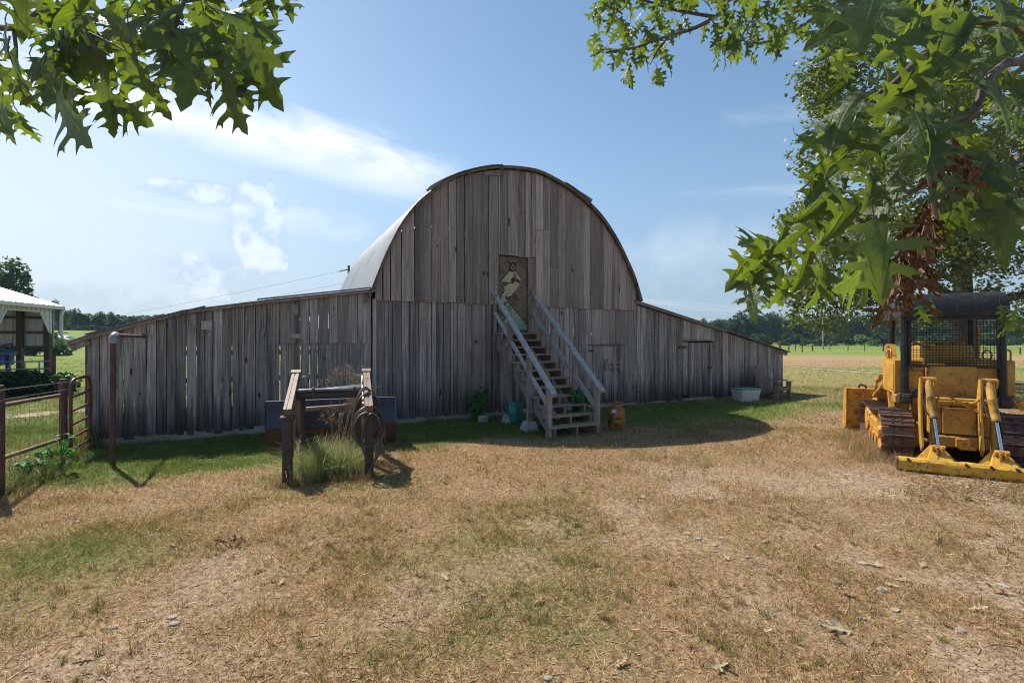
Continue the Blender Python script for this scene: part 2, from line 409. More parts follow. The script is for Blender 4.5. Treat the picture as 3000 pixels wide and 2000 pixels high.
M['arm_paint'] = worn('faded_arm_paint', (0.25, 0.165, 0.125), (0.16, 0.105, 0.085), (0.33, 0.27, 0.21), 8.0, rough=0.55, stretch=(1, 1, 1), bump=0.2)
M['dark_steel'] = worn('dark_steel', (0.045, 0.036, 0.034), (0.07, 0.05, 0.045), (0.11, 0.06, 0.04), 8.0, rough=0.6, metal=0.2, bump=0.2)
M['bucket_blue'] = worn('faded_blue_paint', (0.03, 0.055, 0.125), (0.045, 0.07, 0.135), (0.09, 0.05, 0.04), 2.6, t3=(0.58, 0.7), rough=0.5, bump=0.15)
M['bucket_rust'] = worn('rusted_bucket', (0.10, 0.045, 0.028), (0.07, 0.035, 0.026), (0.16, 0.07, 0.035), 5.0, rough=0.75, bump=0.3)
M['blue'] = worn('blue_machine_paint', (0.02, 0.09, 0.32), (0.015, 0.06, 0.22), None, 4.0, rough=0.35)
M['teal'] = worn('teal_plastic', (0.01, 0.19, 0.17), (0.008, 0.14, 0.13), None, 3.0, rough=0.4, bump=0.03)
M['white_print'] = worn('white_print', (0.6, 0.63, 0.62), (0.4, 0.45, 0.44), None, 30.0, rough=0.6)
M['orange_drum'] = worn('rusted_orange_paint', (0.36, 0.16, 0.028), (0.22, 0.085, 0.018), (0.07, 0.034, 0.02), 4.0, t3=(0.48, 0.66), rough=0.55, bump=0.2)
M['tote'] = worn('pale_plastic', (0.60, 0.585, 0.58), (0.50, 0.48, 0.47), None, 7.0, rough=0.5, bump=0.03)
M['tote_lid'] = worn('green_plastic_lid', (0.17, 0.3, 0.24), (0.13, 0.235, 0.19), None, 6.0, rough=0.5, bump=0.03)
M['chair'] = wood('chair_plastic_wood', (0.21, 0.145, 0.12), (0.31, 0.23, 0.19), (0.07, 0.05, 0.045), 1.6, 16, 0.3, 0.2)
M['bark'] = worn('oak_bark', (0.105, 0.082, 0.065), (0.06, 0.046, 0.037), (0.17, 0.15, 0.125), 5.0, rough=0.9, stretch=(2.4, 2.4, 0.6), bump=0.8)
M['twig'] = worn('twig_bark', (0.13, 0.095, 0.075), (0.08, 0.055, 0.042), None, 14.0, rough=0.75, bump=0.3)
M['stone'] = worn('pale_stone', (0.36, 0.31, 0.26), (0.25, 0.21, 0.175), None, 9.0, rough=0.9, bump=0.5)
M['dirt'] = worn('dirt', (0.40, 0.315, 0.235), (0.32, 0.24, 0.17), (0.25, 0.19, 0.12), 2.0, rough=0.95, bump=0.5)
M['pole'] = wood('utility_pole', (0.12, 0.1, 0.09), (0.2, 0.17, 0.15), (0.05, 0.04, 0.035), 0.8, 14, 0.3, 0.2)
M['dead'] = worn('dead_oak_leaf', (0.20, 0.10, 0.045), (0.12, 0.055, 0.025), (0.36, 0.22, 0.12), 22.0, t3=(0.58, 0.7), rough=0.7, bump=0.4)
M['dry'] = worn('dry_fallen_leaf', (0.40, 0.28, 0.165), (0.3, 0.185, 0.1), (0.16, 0.085, 0.045), 14.0, t3=(0.62, 0.76), rough=0.75, bump=0.3)
M['dry_pale'] = worn('pale_fallen_leaf', (0.42, 0.35, 0.21), (0.33, 0.25, 0.14), (0.22, 0.2, 0.08), 14.0, t3=(0.62, 0.76), rough=0.7, bump=0.3)
M['shrub'] = foliage('shrub_leaf', (0.05, 0.16, 0.05), (0.085, 0.24, 0.07), 0.3, scale=3.0, rough=0.6, spec=0.25)
M['hedge'] = foliage('hedge_leaf', (0.02, 0.06, 0.022), (0.035, 0.09, 0.03), 0.25, scale=3.0)
M['far_leaf'] = foliage('far_tree_leaf', (0.024, 0.05, 0.02), (0.052, 0.09, 0.03), 0.25, scale=0.35)
M['far_leaf2'] = foliage('far_tree_leaf_pale', (0.06, 0.10, 0.028), (0.10, 0.15, 0.042), 0.28, scale=0.35)
M['oak_far'] = foliage('oak_crown_leaf', (0.06, 0.085, 0.024), (0.10, 0.13, 0.035), 0.42, tcol=(2.3, 2.1, 0.5), scale=0.8, rough=0.36, spec=0.8)
M['grass'] = foliage('grass_blade', None, None, 0.35, tcol=(1.3, 1.25, 0.75), rough=0.55, spec=0.3, use_col=True)
# ------------------------------------------------------------------ the barn's wall plane, shared by several builders
TH = math.atan(1400.0 / 2750.0)
E_ = Vector((math.cos(TH), math.sin(TH), 0)); O_ = Vector((math.sin(TH), -math.cos(TH), 0))   # along the wall, out of the wall
W0 = Vector((-6.8, 7.68, 0))
BARN_L = 6.2
def W(u, d, z): return W0 + E_ * u + O_ * d + Vector((0, 0, z))
def UZ(px, py, d=0.0):
    k = (px - 1500) / F; b = W0 + O_ * d
    u = (k * b.y - b.x) / (E_.x - k * E_.y); Y = b.y + u * E_.y
    return u, HC - (py - 1000) / F * Y
def U(px, d=0.0): return UZ(px, 1000, d)[0]
U_L, U_ML, U_MR, U_R = U(258), U(1088), U(1862), U(2291)

# ------------------------------------------------------------------ terrain
def T(x, y):
    x = np.asarray(x, float); y = np.asarray(y, float)
    d = np.sqrt(x * x + y * y)
    left = sst(8, 80, -x - 0.15 * y)
    z = 1.1 * sst(45, 160, y) + 3.4 * left * sst(26, 150, d) + 1.4 * sst(160, 400, d)
    z = z + (fbm(x, y, 0.05, 2, 2) - 0.5) * 1.0 * sst(30, 90, d)
    near = 1 - sst(14, 30, d)
    z = z + ((fbm(x, y, 0.9, 1, 3) - 0.5) * 0.035 + (fbm(x, y, 5.0, 2, 2) - 0.5) * 0.014) * near
    return z
def wall_ud(x, y):
    dx = x - W0.x; dy = y - W0.y
    return dx * E_.x + dy * E_.y, dx * O_.x + dy * O_.y
def masks(x, y):
    """green 0..1 and bare soil 0..1 of the turf at a place"""
    x = np.asarray(x, float); y = np.asarray(y, float)
    u, d = wall_ud(x, y); dist = np.sqrt(x * x + y * y)
    n1 = fbm(x, y, 0.55, 0, 4); n2 = fbm(x, y, 1.7, 1, 3); n3 = fbm(x, y, 0.22, 3, 3)
    inu = sst(-1.5, 0.5, u) * (1 - sst(16.5, 19.0, u))
    yard = inu * sst(-0.5, 0.1, d) * (1 - sst(1.8 + 1.6 * (n1 - 0.5) * 2, 3.4 + 1.6 * (n1 - 0.5) * 2, d))
    g = 0.95 * yard
    leftish = sst(0.6, 3.4, -x) * (1 - sst(7.0, 10, y))
    g = np.maximum(g, leftish * sst(0.42, 0.62, n1) * (0.30 + 0.35 * sst(4.6, 6.5, y)))
    g = np.maximum(g, sst(0.52, 0.72, n1) * 0.28)
    g = np.maximum(g, np.exp(-(((x + 3.5) / 0.75) ** 2 + ((y - 3.75) / 0.55) ** 2)) * 0.65 * sst(0.2, 0.5, n2))
    g = np.maximum(g, np.exp(-(((x - 0.1) / 0.8) ** 2 + ((y - 2.75) / 0.3) ** 2)) * 0.38 * sst(0.3, 0.6, n2))
    past = sst(-5.9, -7.2, x + 0.25 * (y - 6)) * sst(5.5, 7.5, y)           # pasture past the fence
    past = np.maximum(past, sst(9, 12, y) * sst(-8.2, -9.5, x))
    g = np.maximum(g, past * (0.72 + 0.28 * sst(0.35, 0.6, n1)))
    rt = sst(3.0, 6.0, x) * sst(11.5, 15, y)
    band = 0.45 * sst(0.42, 0.6, fbm(x * 0.25, y, 0.16, 2, 3)) + 0.75 * np.exp(-((y - 62) / 7) ** 2) + 0.85 * sst(72, 84, y) + 0.5 * np.exp(-((y - 30) / 2.5) ** 2)
    band = band - 0.5 * np.exp(-((y - 45) / 9) ** 2)
    g = np.where(rt > 0.5, np.clip(band, 0, 1), g)
    b = sst(0.56, 0.74, fbm(x, y, 0.8, 2, 4)) * 0.6
    b = np.maximum(b, sst(0.3, 2.6, x) * (1 - sst(5.6, 7.6, y)) * sst(0.40, 0.62, n2) * 0.85)
    b = np.maximum(b, np.exp(-(((x - 2.2) / 0.6) ** 2 + ((y - 6.2) / 0.35) ** 2)) * 0.9)
    b = np.maximum(b, np.exp(-(((x - 3.3) / 0.9) ** 2 + ((y - 4.9) / 0.5) ** 2)) * 0.75 * sst(0.3, 0.5, n2))
    b = np.maximum(b, np.exp(-(((x + 2.1) / 0.7) ** 2 + ((y - 2.5) / 0.25) ** 2)) * 0.8)
    b = b * (1 - 0.8 * np.clip(yard + past, 0, 1)) * (1 - sst(12, 20, dist))
    return np.clip(g, 0, 1), np.clip(b, 0, 1)
def axis_lines(lo, hi, dlo, dhi, fine):
    a = list(np.arange(dlo, dhi + fine, fine)); s = fine; v = dhi
    while v < hi: s *= 1.16; v += s; a.append(min(v, hi))
    s = fine; v = dlo; b = []
    while v > lo: s *= 1.16; v -= s; b.append(max(v, lo))
    return np.array(sorted(set(b + a)))
gx = axis_lines(-800, 800, -9.0, 9.0, 0.11); gy = axis_lines(-30, 1050, 1.4, 12.5, 0.11)
GX, GY = np.meshgrid(gx, gy); gxr, gyr = GX.ravel(), GY.ravel()
gv = np.stack([gxr, gyr, T(gxr, gyr)], 1)
nx, ny = len(gx), len(gy)
ii = (np.arange(ny - 1)[:, None] * nx + np.arange(nx - 1)[None, :]).ravel()
gf = np.stack([ii, ii + 1, ii + nx + 1, ii + nx], 1)
gg, gb = masks(gxr, gyr)
SOIL = np.array([0.285, 0.205, 0.14]); DRY = np.array([0.26, 0.175, 0.105]); GRN = np.array([0.105, 0.165, 0.03]); TAN = np.array([0.31, 0.225, 0.13])
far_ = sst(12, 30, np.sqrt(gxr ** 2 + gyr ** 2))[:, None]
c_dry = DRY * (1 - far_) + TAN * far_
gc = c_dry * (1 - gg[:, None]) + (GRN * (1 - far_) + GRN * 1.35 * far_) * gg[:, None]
gc = gc * (1 - gb[:, None]) + np.array([0.33, 0.255, 0.19]) * gb[:, None]
def ground_mat():
    k = NT('turf_ground'); c = k.nd('ShaderNodeAttribute', attribute_name='Col').outputs['Color']
    v = k.coord('Object', (1, 1, 1), False)
    n1 = k.noise(v, 2.3, 8, 0.65); n2 = k.noise(v, 21.0, 6, 0.7); n3 = k.noise(v, 90.0, 4, 0.7)
    c = k.mix(0.85, c, k.mix(n1, (0.55, 0.52, 0.5), (1.45, 1.45, 1.4)), 'MULTIPLY')
    c = k.mix(0.8, c, k.mix(k.ss(n2, 0.3, 0.7), (0.38, 0.35, 0.33), (1.65, 1.65, 1.6)), 'MULTIPLY')
    c = k.mix(0.7, c, k.mix(k.ss(n3, 0.3, 0.7), (0.45, 0.43, 0.42), (1.6, 1.58, 1.5)), 'MULTIPLY')
    vo = k.nd('ShaderNodeTexVoronoi'); vo.inputs['Scale'].default_value = 55.0; k.l.new(v, vo.inputs['Vector'])
    grit = k.math('MULTIPLY', k.math('SUBTRACT', 1.0, k.ss(vo.outputs['Distance'], 0.12, 0.26)), k.ss(n1, 0.5, 0.62))
    c = k.mix(k.math('MULTIPLY', grit, 0.6), c, (0.42, 0.4, 0.38))
    h = k.math('ADD', k.math('MULTIPLY', n2, 1.0), k.math('MULTIPLY', n3, 0.5))
    return k.done(k.bsdf(c, 0.95, 0, k.bump(h, 0.8, 0.03), 0.15))
M['ground'] = ground_mat()
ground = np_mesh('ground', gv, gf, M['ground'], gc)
ground.data.polygons.foreach_set('use_smooth', [True] * len(ground.data.polygons))
ground['kind'] = 'structure'

# ------------------------------------------------------------------ turf
def blade_mesh(x, y, z, h, w, lean, az, cols, curl=0.35):
    n = len(x); ca, sa = np.cos(az), np.sin(az)
    fa = RNG.random(n) * 2 * PI; wx, wy = np.cos(fa) * w * 0.5, np.sin(fa) * w * 0.5
    V = np.zeros((n, 4, 3))
    V[:, 0] = np.stack([x - wx, y - wy, z], 1); V[:, 1] = np.stack([x + wx, y + wy, z], 1)
    lx = lean * h; zt = h * (1 - curl * np.minimum(lean, 1.2) * 0.5)
    V[:, 2] = np.stack([x + ca * lx * 0.5 + wx * 0.9, y + sa * lx * 0.5 + wy * 0.9, z + zt * 0.55], 1)
    V[:, 3] = np.stack([x + ca * lx, y + sa * lx, z + zt], 1)
    Fc = np.arange(n * 4).reshape(n, 4)
    return V.reshape(-1, 3), Fc, np.repeat(cols, 4, 0)
def ribbon_mesh(x, y, z, h, w, lean, az, cols):
    """long curved blades, two quads each"""
    n = len(x); ca, sa = np.cos(az), np.sin(az); fa = az + PI / 2 + RNG.normal(0, .5, n); wx, wy = np.cos(fa) * w * .5, np.sin(fa) * w * .5
    V = np.zeros((n, 6, 3)); k = np.minimum(lean, 1.6)
    for i, (t, ww) in enumerate(((0, 1.0), (.55, .8), (1.0, .12))):
        r_ = k * h * t * t * .9; zz = h * (t - .28 * k * t * t); cx = x + ca * r_; cy = y + sa * r_
        V[:, i * 2] = np.stack([cx - wx * ww, cy - wy * ww, z + zz], 1); V[:, i * 2 + 1] = np.stack([cx + wx * ww, cy + wy * ww, z + zz], 1)
    b = np.arange(n)[:, None] * 6
    Fc = np.concatenate([b + np.array([[0, 1, 3, 2]]), b + np.array([[2, 3, 5, 4]])])
    return V.reshape(-1, 3), Fc, np.repeat(cols, 6, 0)
C_GRN = np.array([[0.10, 0.17, 0.03], [0.14, 0.2, 0.045], [0.075, 0.13, 0.028], [0.2, 0.24, 0.065]])
C_DRY = np.array([[0.42, 0.28, 0.155], [0.28, 0.165, 0.082], [0.66, 0.50, 0.31], [0.14, 0.085, 0.047], [0.36, 0.255, 0.11]])
def scatter(N, y0, y1, hscale, wscale, lay, xlim=None):
    yy = np.sqrt(RNG.random(N) * (y1 ** 2 - y0 ** 2) + y0 ** 2)
    xx = (RNG.random(N) * 2 - 1) * (yy * 1.12 + 0.4)
    if xlim: k = (xx > xlim[0]) & (xx < xlim[1]); xx, yy = xx[k], yy[k]
    u, d = wall_ud(xx, yy)
    dl = (xx - 5.75) * 0.866 + (yy - 6.03) * -0.5; df = (xx - 5.75) * 0.5 + (yy - 6.03) * 0.866
    okd = ~((np.abs(dl) < 0.8) & (df > -0.22) & (df < 2.9))
    ok = okd & ~((u > -0.1) & (u < U_R + 0.1) & (d < 0.02) & (d > -BARN_L - 2))
    g, b = masks(xx, yy)
    dens = 0.35 + 0.65 * sst(0.3, 0.6, fbm(xx, yy, 2.2, 3, 3))
    dens = dens * (1 - 0.8 * b) * (0.72 + 0.28 * g)
    ok &= RNG.random(len(xx)) < dens
    xx, yy, g, b = xx[ok], yy[ok], g[ok], b[ok]; n = len(xx)
    isg = RNG.random(n) < g * 0.88 + 0.05
    ci = RNG.integers(0, 4, n); di = RNG.integers(0, 5, n)
    cols = np.where(isg[:, None], C_GRN[ci], C_DRY[di]) * (0.55 + 0.8 * RNG.random((n, 1)))
    tuft = sst(0.5, 0.75, fbm(xx, yy, 3.1, 2, 2))
    h = (0.018 + 0.032 * RNG.random(n) + 0.05 * tuft * RNG.random(n)) * hscale * (1 + 0.35 * isg)
    lean = 0.25 + 1.5 * RNG.random(n) ** 1.5
    w = (0.0022 + 0.002 * RNG.random(n)) * wscale
    if lay > 0:
        fl = (RNG.random(n) < lay) & ~isg
        lean = np.where(fl, 4.0 + 4 * RNG.random(n), lean); h = np.where(fl, 0.008 + 0.008 * RNG.random(n), h)
        cols = np.where(fl[:, None], C_DRY[2] * (0.75 + 0.45 * RNG.random((n, 1))), cols)
    return blade_mesh(xx, yy, T(xx, yy) - 0.002, h, w, lean, RNG.random(n) * 2 * PI, cols)
parts_ = [scatter(330000, 1.9, 5.2, 0.9, 0.9, 0.34), scatter(330000, 5.0, 9.5, 1.0, 1.4, 0.25), scatter(200000, 9.3, 18, 1.2, 2.6, 0.12), scatter(110000, 17.5, 42, 1.3, 5.0, 0.0)]
def join_parts(ps):
    off = 0; V, Fc, C = [], [], []
    for v, f, c in ps: V.append(v); Fc.append(f + off); C.append(c); off += len(v)
    return np.concatenate(V), np.concatenate(Fc), np.concatenate(C)
def near_tufts(N, y0, y1):
    """separate little clumps standing in the mown grass"""
    yy = np.sqrt(RNG.random(N) * (y1 ** 2 - y0 ** 2) + y0 ** 2); xx = (RNG.random(N) * 2 - 1) * (yy * 1.1 + .3)
    u, d = wall_ud(xx, yy); keep = (d > .15) & (RNG.random(N) < sst(.38, .62, fbm(xx, yy, 1.1, 1, 3))); xx, yy = xx[keep], yy[keep]; n = len(xx); k = 26
    g, b = masks(xx, yy); sz = .5 + RNG.random(n) ** 2 * 1.0; tg = RNG.random(n) < (.18 + .6 * g)
    X = np.repeat(xx, k) + RNG.normal(0, .016, n * k) * np.repeat(sz, k); Y = np.repeat(yy, k) + RNG.normal(0, .016, n * k) * np.repeat(sz, k)
    S_ = np.repeat(sz, k); G_ = np.repeat(tg, k) & (RNG.random(n * k) < .75)
    c = np.where(G_[:, None], C_GRN[RNG.integers(0, 4, n * k)], C_DRY[RNG.integers(0, 5, n * k)] * .9) * (.6 + .6 * RNG.random((n * k, 1)))
    h = (.025 + .055 * RNG.random(n * k)) * S_
    return ribbon_mesh(X, Y, T(X, Y) - .002, h, np.full(n * k, .0032) * (.6 + .8 * RNG.random(n * k)), .3 + 1.2 * RNG.random(n * k), RNG.random(n * k) * 2 * PI, c)
parts_ += [near_tufts(1500, 2.0, 5.0), near_tufts(2200, 5.0, 10.5)]
v_, f_, c_ = join_parts(parts_)
turf = np_mesh('turf', v_, f_, M['grass'], c_)
tag(turf, 'short sun-dried brown and green grass of the yard', 'grass', kind='stuff')
def tuft(name, label, spots, hmin, hmax, n, spread, green, w=0.004, lean=1.0, group=None, cat='grass', palette=None):
    vs = []
    for (x, y) in spots:
        xx = x + RNG.normal(0, spread, n); yy = y + RNG.normal(0, spread, n)
        isg = RNG.random(n) < green; cols = np.where(isg[:, None], (C_GRN if palette is None else palette)[RNG.integers(0, 4, n)], C_DRY[RNG.integers(0, 5, n)]) * (0.75 + 0.5 * RNG.random((n, 1)))
        h = hmin + (hmax - hmin) * RNG.random(n) ** 1.3
        vs.append(ribbon_mesh(xx, yy, T(xx, yy) - 0.003, h, np.full(n, w) * (0.6 + 0.8 * RNG.random(n)), lean * (0.15 + RNG.random(n)), RNG.random(n) * 2 * PI, cols))
    v, f, c = join_parts(vs); o = np_mesh(name, v, f, M['grass'], c)
    return tag(o, label, cat, group)
# dirt tracks
def strip(name, pts, w, mat, lift=0.004):
    pts = [Vector(p) for p in pts]; ms = MB(); L = []
    for i, p in enumerate(pts):
        d = (pts[min(i + 1, len(pts) - 1)] - pts[max(i - 1, 0)]).normalized(); s = Vector((-d.y, d.x, 0))
        ww = w * (0.7 + 0.6 * random.random())
        row = []
        for t in (-1, 0, 1):
            q = p + s * ww * 0.5 * t + s * random.uniform(-0.05, 0.05) * w
            row.append((q.x, q.y, float(T(q.x, q.y)) + lift))
        L.append(row)
    ms.loft(L, closed=False); o = ms.build(name, mat); o['kind'] = 'structure'; return o
def curve_pts(ctrl, n=30):
    ctrl = [Vector(c) for c in ctrl]; out = []
    for i in range(n + 1):
        t = i / n * (len(ctrl) - 1); k = min(int(t), len(ctrl) - 2); f = t - k
        p0, p1, p2, p3 = ctrl[max(k - 1, 0)], ctrl[k], ctrl[k + 1], ctrl[min(k + 2, len(ctrl) - 1)]
        out.append(0.5 * ((2 * p1) + (p2 - p0) * f + (2 * p0 - 5 * p1 + 4 * p2 - p3) * f * f + (3 * p1 - p0 - 3 * p2 + p3) * f ** 3))
    return out
strip('dirt_track', curve_pts([(16.5, 40, 0), (18.2, 33.5, 0), (19.0, 25.5, 0), (20.2, 19.5, 0), (22, 15, 0)], 60), 0.5, M['dirt'], 0.02)
strip('dirt_track', curve_pts([(18.0, 40, 0), (19.8, 33.8, 0), (20.8, 26, 0), (22, 20, 0), (24, 15, 0)], 60), 0.35, M['dirt'], 0.02)
strip('dirt_path', curve_pts([(-14, 9.6, 0), (-11.4, 10.7, 0), (-10.2, 12.4, 0), (-9.9, 14.5, 0)], 24), 0.7, M['dirt'], 0.012)
# ------------------------------------------------------------------ barn
barn = thing('barn', 'weathered grey plank barn with arched tin roof and two low lean-to wings', 'barn', W(7.6, 0, 0))
def zpx(x): return 1000 + x / 2.476
_prof = [(220, 970), (300, 770), (360, 640), (430, 510), (530, 375), (640, 275), (800, 165), (950, 115), (1080, 90), (1200, 85), (1330, 95), (1450, 120), (1580, 185), (1700, 260), (1800, 345), (1900, 450), (2000, 600), (2080, 760), (2140, 900), (2190, 1068)]
ROOF_D = 0.20
prof = [UZ(1000 + a / 2.476, 450 + b / 2.476, ROOF_D) for a, b in _prof]
prof = [(prof[0][0] - 0.12, prof[0][1] - 0.32)] + prof
def resample(pr, n):
    P2 = [Vector((a, b, 0)) for a, b in pr]; d = [0]
    for i in range(1, len(P2)): d.append(d[-1] + (P2[i] - P2[i - 1]).length)
    fine = curve_pts(P2, 400); fd = [0]
    for i in range(1, len(fine)): fd.append(fd[-1] + (fine[i] - fine[i - 1]).length)
    out = []; j = 0
    for i in range(n + 1):
        t = fd[-1] * i / n
        while j < len(fd) - 2 and fd[j + 1] < t: j += 1
        f = (t - fd[j]) / max(fd[j + 1] - fd[j], 1e-9); p = fine[j].lerp(fine[j + 1], f); out.append((p.x, p.y))
    return out
arc = resample(prof, 72)
def arch_z(u):
    best = None
    for i in range(len(arc) - 1):
        (a, za), (b, zb) = arc[i], arc[i + 1]
        if min(a, b) <= u <= max(a, b) and abs(b - a) > 1e-9:
            z = za + (zb - za) * (u - a) / (b - a); best = z if best is None else max(best, z)
    return best if best is not None else 2.6
# arched tin roof: ribs run over the arch
rb = MB(); nL = 96; rings = []
for k in range(nL + 1):
    d = ROOF_D - (BARN_L + ROOF_D) * k / nL; lift = 0.012 if (k % 3 == 1) else 0.0
    row = []
    for i, (u, z) in enumerate(arc):
        a = arc[max(i - 1, 0)]; b = arc[min(i + 1, len(arc) - 1)]; t = Vector((b[0] - a[0], b[1] - a[1], 0)).normalized()
        row.append(W(u - t.y * lift, d, z + t.x * lift))
    rings.append(row)
rb.loft(rings, closed=False)
roof = rb.build('roof', M['tin'], barn, smooth=True)
# rim board under the tin edge, and the sheet overlaps that stick up
rim = MB()
def off(i, k):
    a = arc[max(i - 1, 0)]; b = arc[min(i + 1, len(arc) - 1)]; t = Vector((b[0] - a[0], b[1] - a[1], 0)).normalized()
    return arc[i][0] + t.y * k, arc[i][1] - t.x * k
rr = []
for i in range(1, len(arc)):
    a, b = off(i, 0.006), off(i, 0.055)
    rr.append([W(a[0], ROOF_D - 0.01, a[1]), W(b[0], ROOF_D - 0.01, b[1]), W(b[0], ROOF_D - 0.05, b[1]), W(a[0], ROOF_D - 0.05, a[1])])
rim.loft(rr, True, True); rim.build('rim_board', M['beam'], roof)
inr = MB(); rr = []
for i in range(1, len(arc)):
    a = off(i, 0.014); rr.append([W(a[0], ROOF_D - 0.02, a[1]), W(a[0], -BARN_L + 0.1, a[1])])
inr.loft(rr, False); inr.build('roof_lining', M['beam'], roof)
for i in range(6, 70, 3):
    a, b = off(i, 0.016), off(i, 0.075); m = ((a[0] + b[0]) / 2, (a[1] + b[1]) / 2)
    t = Vector((arc[i + 1][0] - arc[i - 1][0], 0, arc[i + 1][1] - arc[i - 1][1])).normalized()
    ex = E_ * t.x + Vector((0, 0, t.z)); up = O_.cross(ex)
    mb = MB(); mb.box(W(m[0], ROOF_D * 0.5 - 0.03, m[1]), (0.085, ROOF_D - 0.04, 0.05), Matrix((ex, -O_, ex.cross(-O_))).transposed())
    mb.build('purlin_end', M['beam'], roof)
for i0, i1 in ((20, 33), (45, 51)):
    mb = MB(); rr = []
    for i in range(i0, i1 + 1):
        k = 0.012 + (0.06 * ((i0 + 4 - i) / 4.0) if (i0 == 20 and i < 24) else 0) + (0.07 * ((i - (i1 - 3)) / 3.0) if (i0 == 45 and i > i1 - 3) else 0)
        a, b = off(i, -0.004), off(i, -k - 0.008)
        rr.append([W(a[0], ROOF_D + 0.02, a[1]), W(b[0], ROOF_D + 0.02, b[1]), W(b[0], ROOF_D - 0.3, b[1]), W(a[0], ROOF_D - 0.3, a[1])])
    mb.loft(rr, True, True); mb.build('lifted_sheet', M['tin_old'], roof)

Mw = Matrix((E_, -O_, Vector((0, 0, 1)))).transposed()
nailpts = []
def plank(u0, u1, zb0, zb1, zt0, zt1, d, th=0.022, mat='plank', gap=0.004, parent=barn, name='plank', jit=0.003, seg=4):
    """one board, uneven edges"""
    g0 = gap * random.uniform(0.4, 1.4); g1 = gap * random.uniform(0.4, 1.4)
    dd = d + random.uniform(-0.004, 0.011); tw = random.uniform(-0.003, 0.003)
    rings = []
    for k in range(seg + 1):
        t = k / seg
        jl = random.uniform(-jit, jit) if 0 < k < seg else 0; jr = random.uniform(-jit, jit) if 0 < k < seg else 0
        a, b = u0 + g0 + jl, u1 - g1 + jr
        za = zb0 + (zt0 - zb0) * t; zb = zb1 + (zt1 - zb1) * t
        bow = random.uniform(-0.002, 0.002)
        rings.append([W(a, dd + tw + bow, za), W(b, dd - tw + bow, zb), W(b, dd - tw + bow + th, zb), W(a, dd + tw + bow + th, za)])
    mb = MB(); mb.loft(rings, True, True)
    if min(zt0, zt1) - max(zb0, zb1) > 1.0:
        for z in (max(zb0, zb1) + 0.12, min(zt0, zt1) - 0.14):
            for q in (0.25, 0.75): nailpts.append((u0 + (u1 - u0) * q + random.uniform(-0.01, 0.01), dd + th, z + random.uniform(-0.02, 0.02)))
    return mb.build(name, M[mat], parent)
def rnd(a, b): return random.uniform(a, b)
# upper gable boards, edges read off the photograph
D_UP = 0.045
ue = [238, 297, 357, 435, 530, 597, 655, 715, 772, 832, 890, 950, 1008, 1065, 1138]
ue2 = [1405, 1460, 1512, 1570, 1620, 1697, 1755, 1803, 1850, 1898, 1962, 2010, 2060, 2100, 2135]
ua = [1138, 1152, 1205, 1283, 1330, 1373, 1405]
seam_z = 2.54
def upper(edges, zb=None, gapw=0.004):
    for a, b in zip(edges[:-1], edges[1:]):
        u0, u1 = U(zpx(a), D_UP), U(zpx(b), D_UP)
        t0, t1 = arch_z(max(u0, arc[1][0] + 0.02)) - 0.06, arch_z(min(u1, arc[-2][0] - 0.02)) - 0.06
        b0 = (seam_z if zb is None else zb) + rnd(-0.012, 0.012)
        if t0 - b0 < 0.08: t0 = b0 + 0.05
        if t1 - b0 < 0.08: t1 = b0 + 0.05
        plank(u0, u1, b0, b0 + rnd(-0.006, 0.006), t0, t1, D_UP, mat='plank_hi', gap=gapw * random.choice((1.4, 1.8, 2.2, 2.8, 3.6)))
upper(ue)
DOOR_TOP = UZ(1510, 751, D_UP)[1]
upper(ua[1:], DOOR_TOP)
plank(U(zpx(1138), D_UP), U(zpx(1152), D_UP), DOOR_TOP, DOOR_TOP, 5.6, 5.6, D_UP, mat='plank_hi')
# right gable boards: three of them are pieced
for a, b in zip(ue2[:-1], ue2[1:]):
    u0, u1 = U(zpx(a), D_UP), U(zpx(b), D_UP)
    t0, t1 = arch_z(u0) - 0.06, arch_z(min(u1, arc[-2][0] - 0.02)) - 0.06
    zb = seam_z - 0.01 + rnd(-0.012, 0.012); cut = None
    if a in (1405, 1460): cut = UZ(zpx(a), 450 + 550 / 2.476, D_UP)[1]
    if a == 1512: cut = UZ(zpx(a), 450 + 818 / 2.476, D_UP)[1]
    if cut:
        plank(u0, u1, zb, zb, cut - 0.004, cut - 0.004, D_UP, mat='plank_hi'); plank(u0, u1, cut + 0.004, cut + 0.004, t0, t1, D_UP + 0.004, mat='plank_hi')
    else: plank(u0, u1, zb, zb, max(t0, zb + 0.06), max(t1, zb + 0.05), D_UP, mat='plank_hi')
# strip across the gable top
mb = MB(); a, b = UZ(1000 + 960 / 2.476, 450 + 150 / 2.476, 0.09), UZ(1000 + 1160 / 2.476, 450 + 160 / 2.476, 0.09)
mb.prism([W(a[0], 0.075, a[1]), W(b[0], 0.075, b[1] - 0.01), W(b[0], 0.075, b[1] + 0.14), W(a[0] + 0.25, 0.075, a[1] + 0.10)], O_ * 0.018); mb.build('plank', M['plank_hi'], barn)
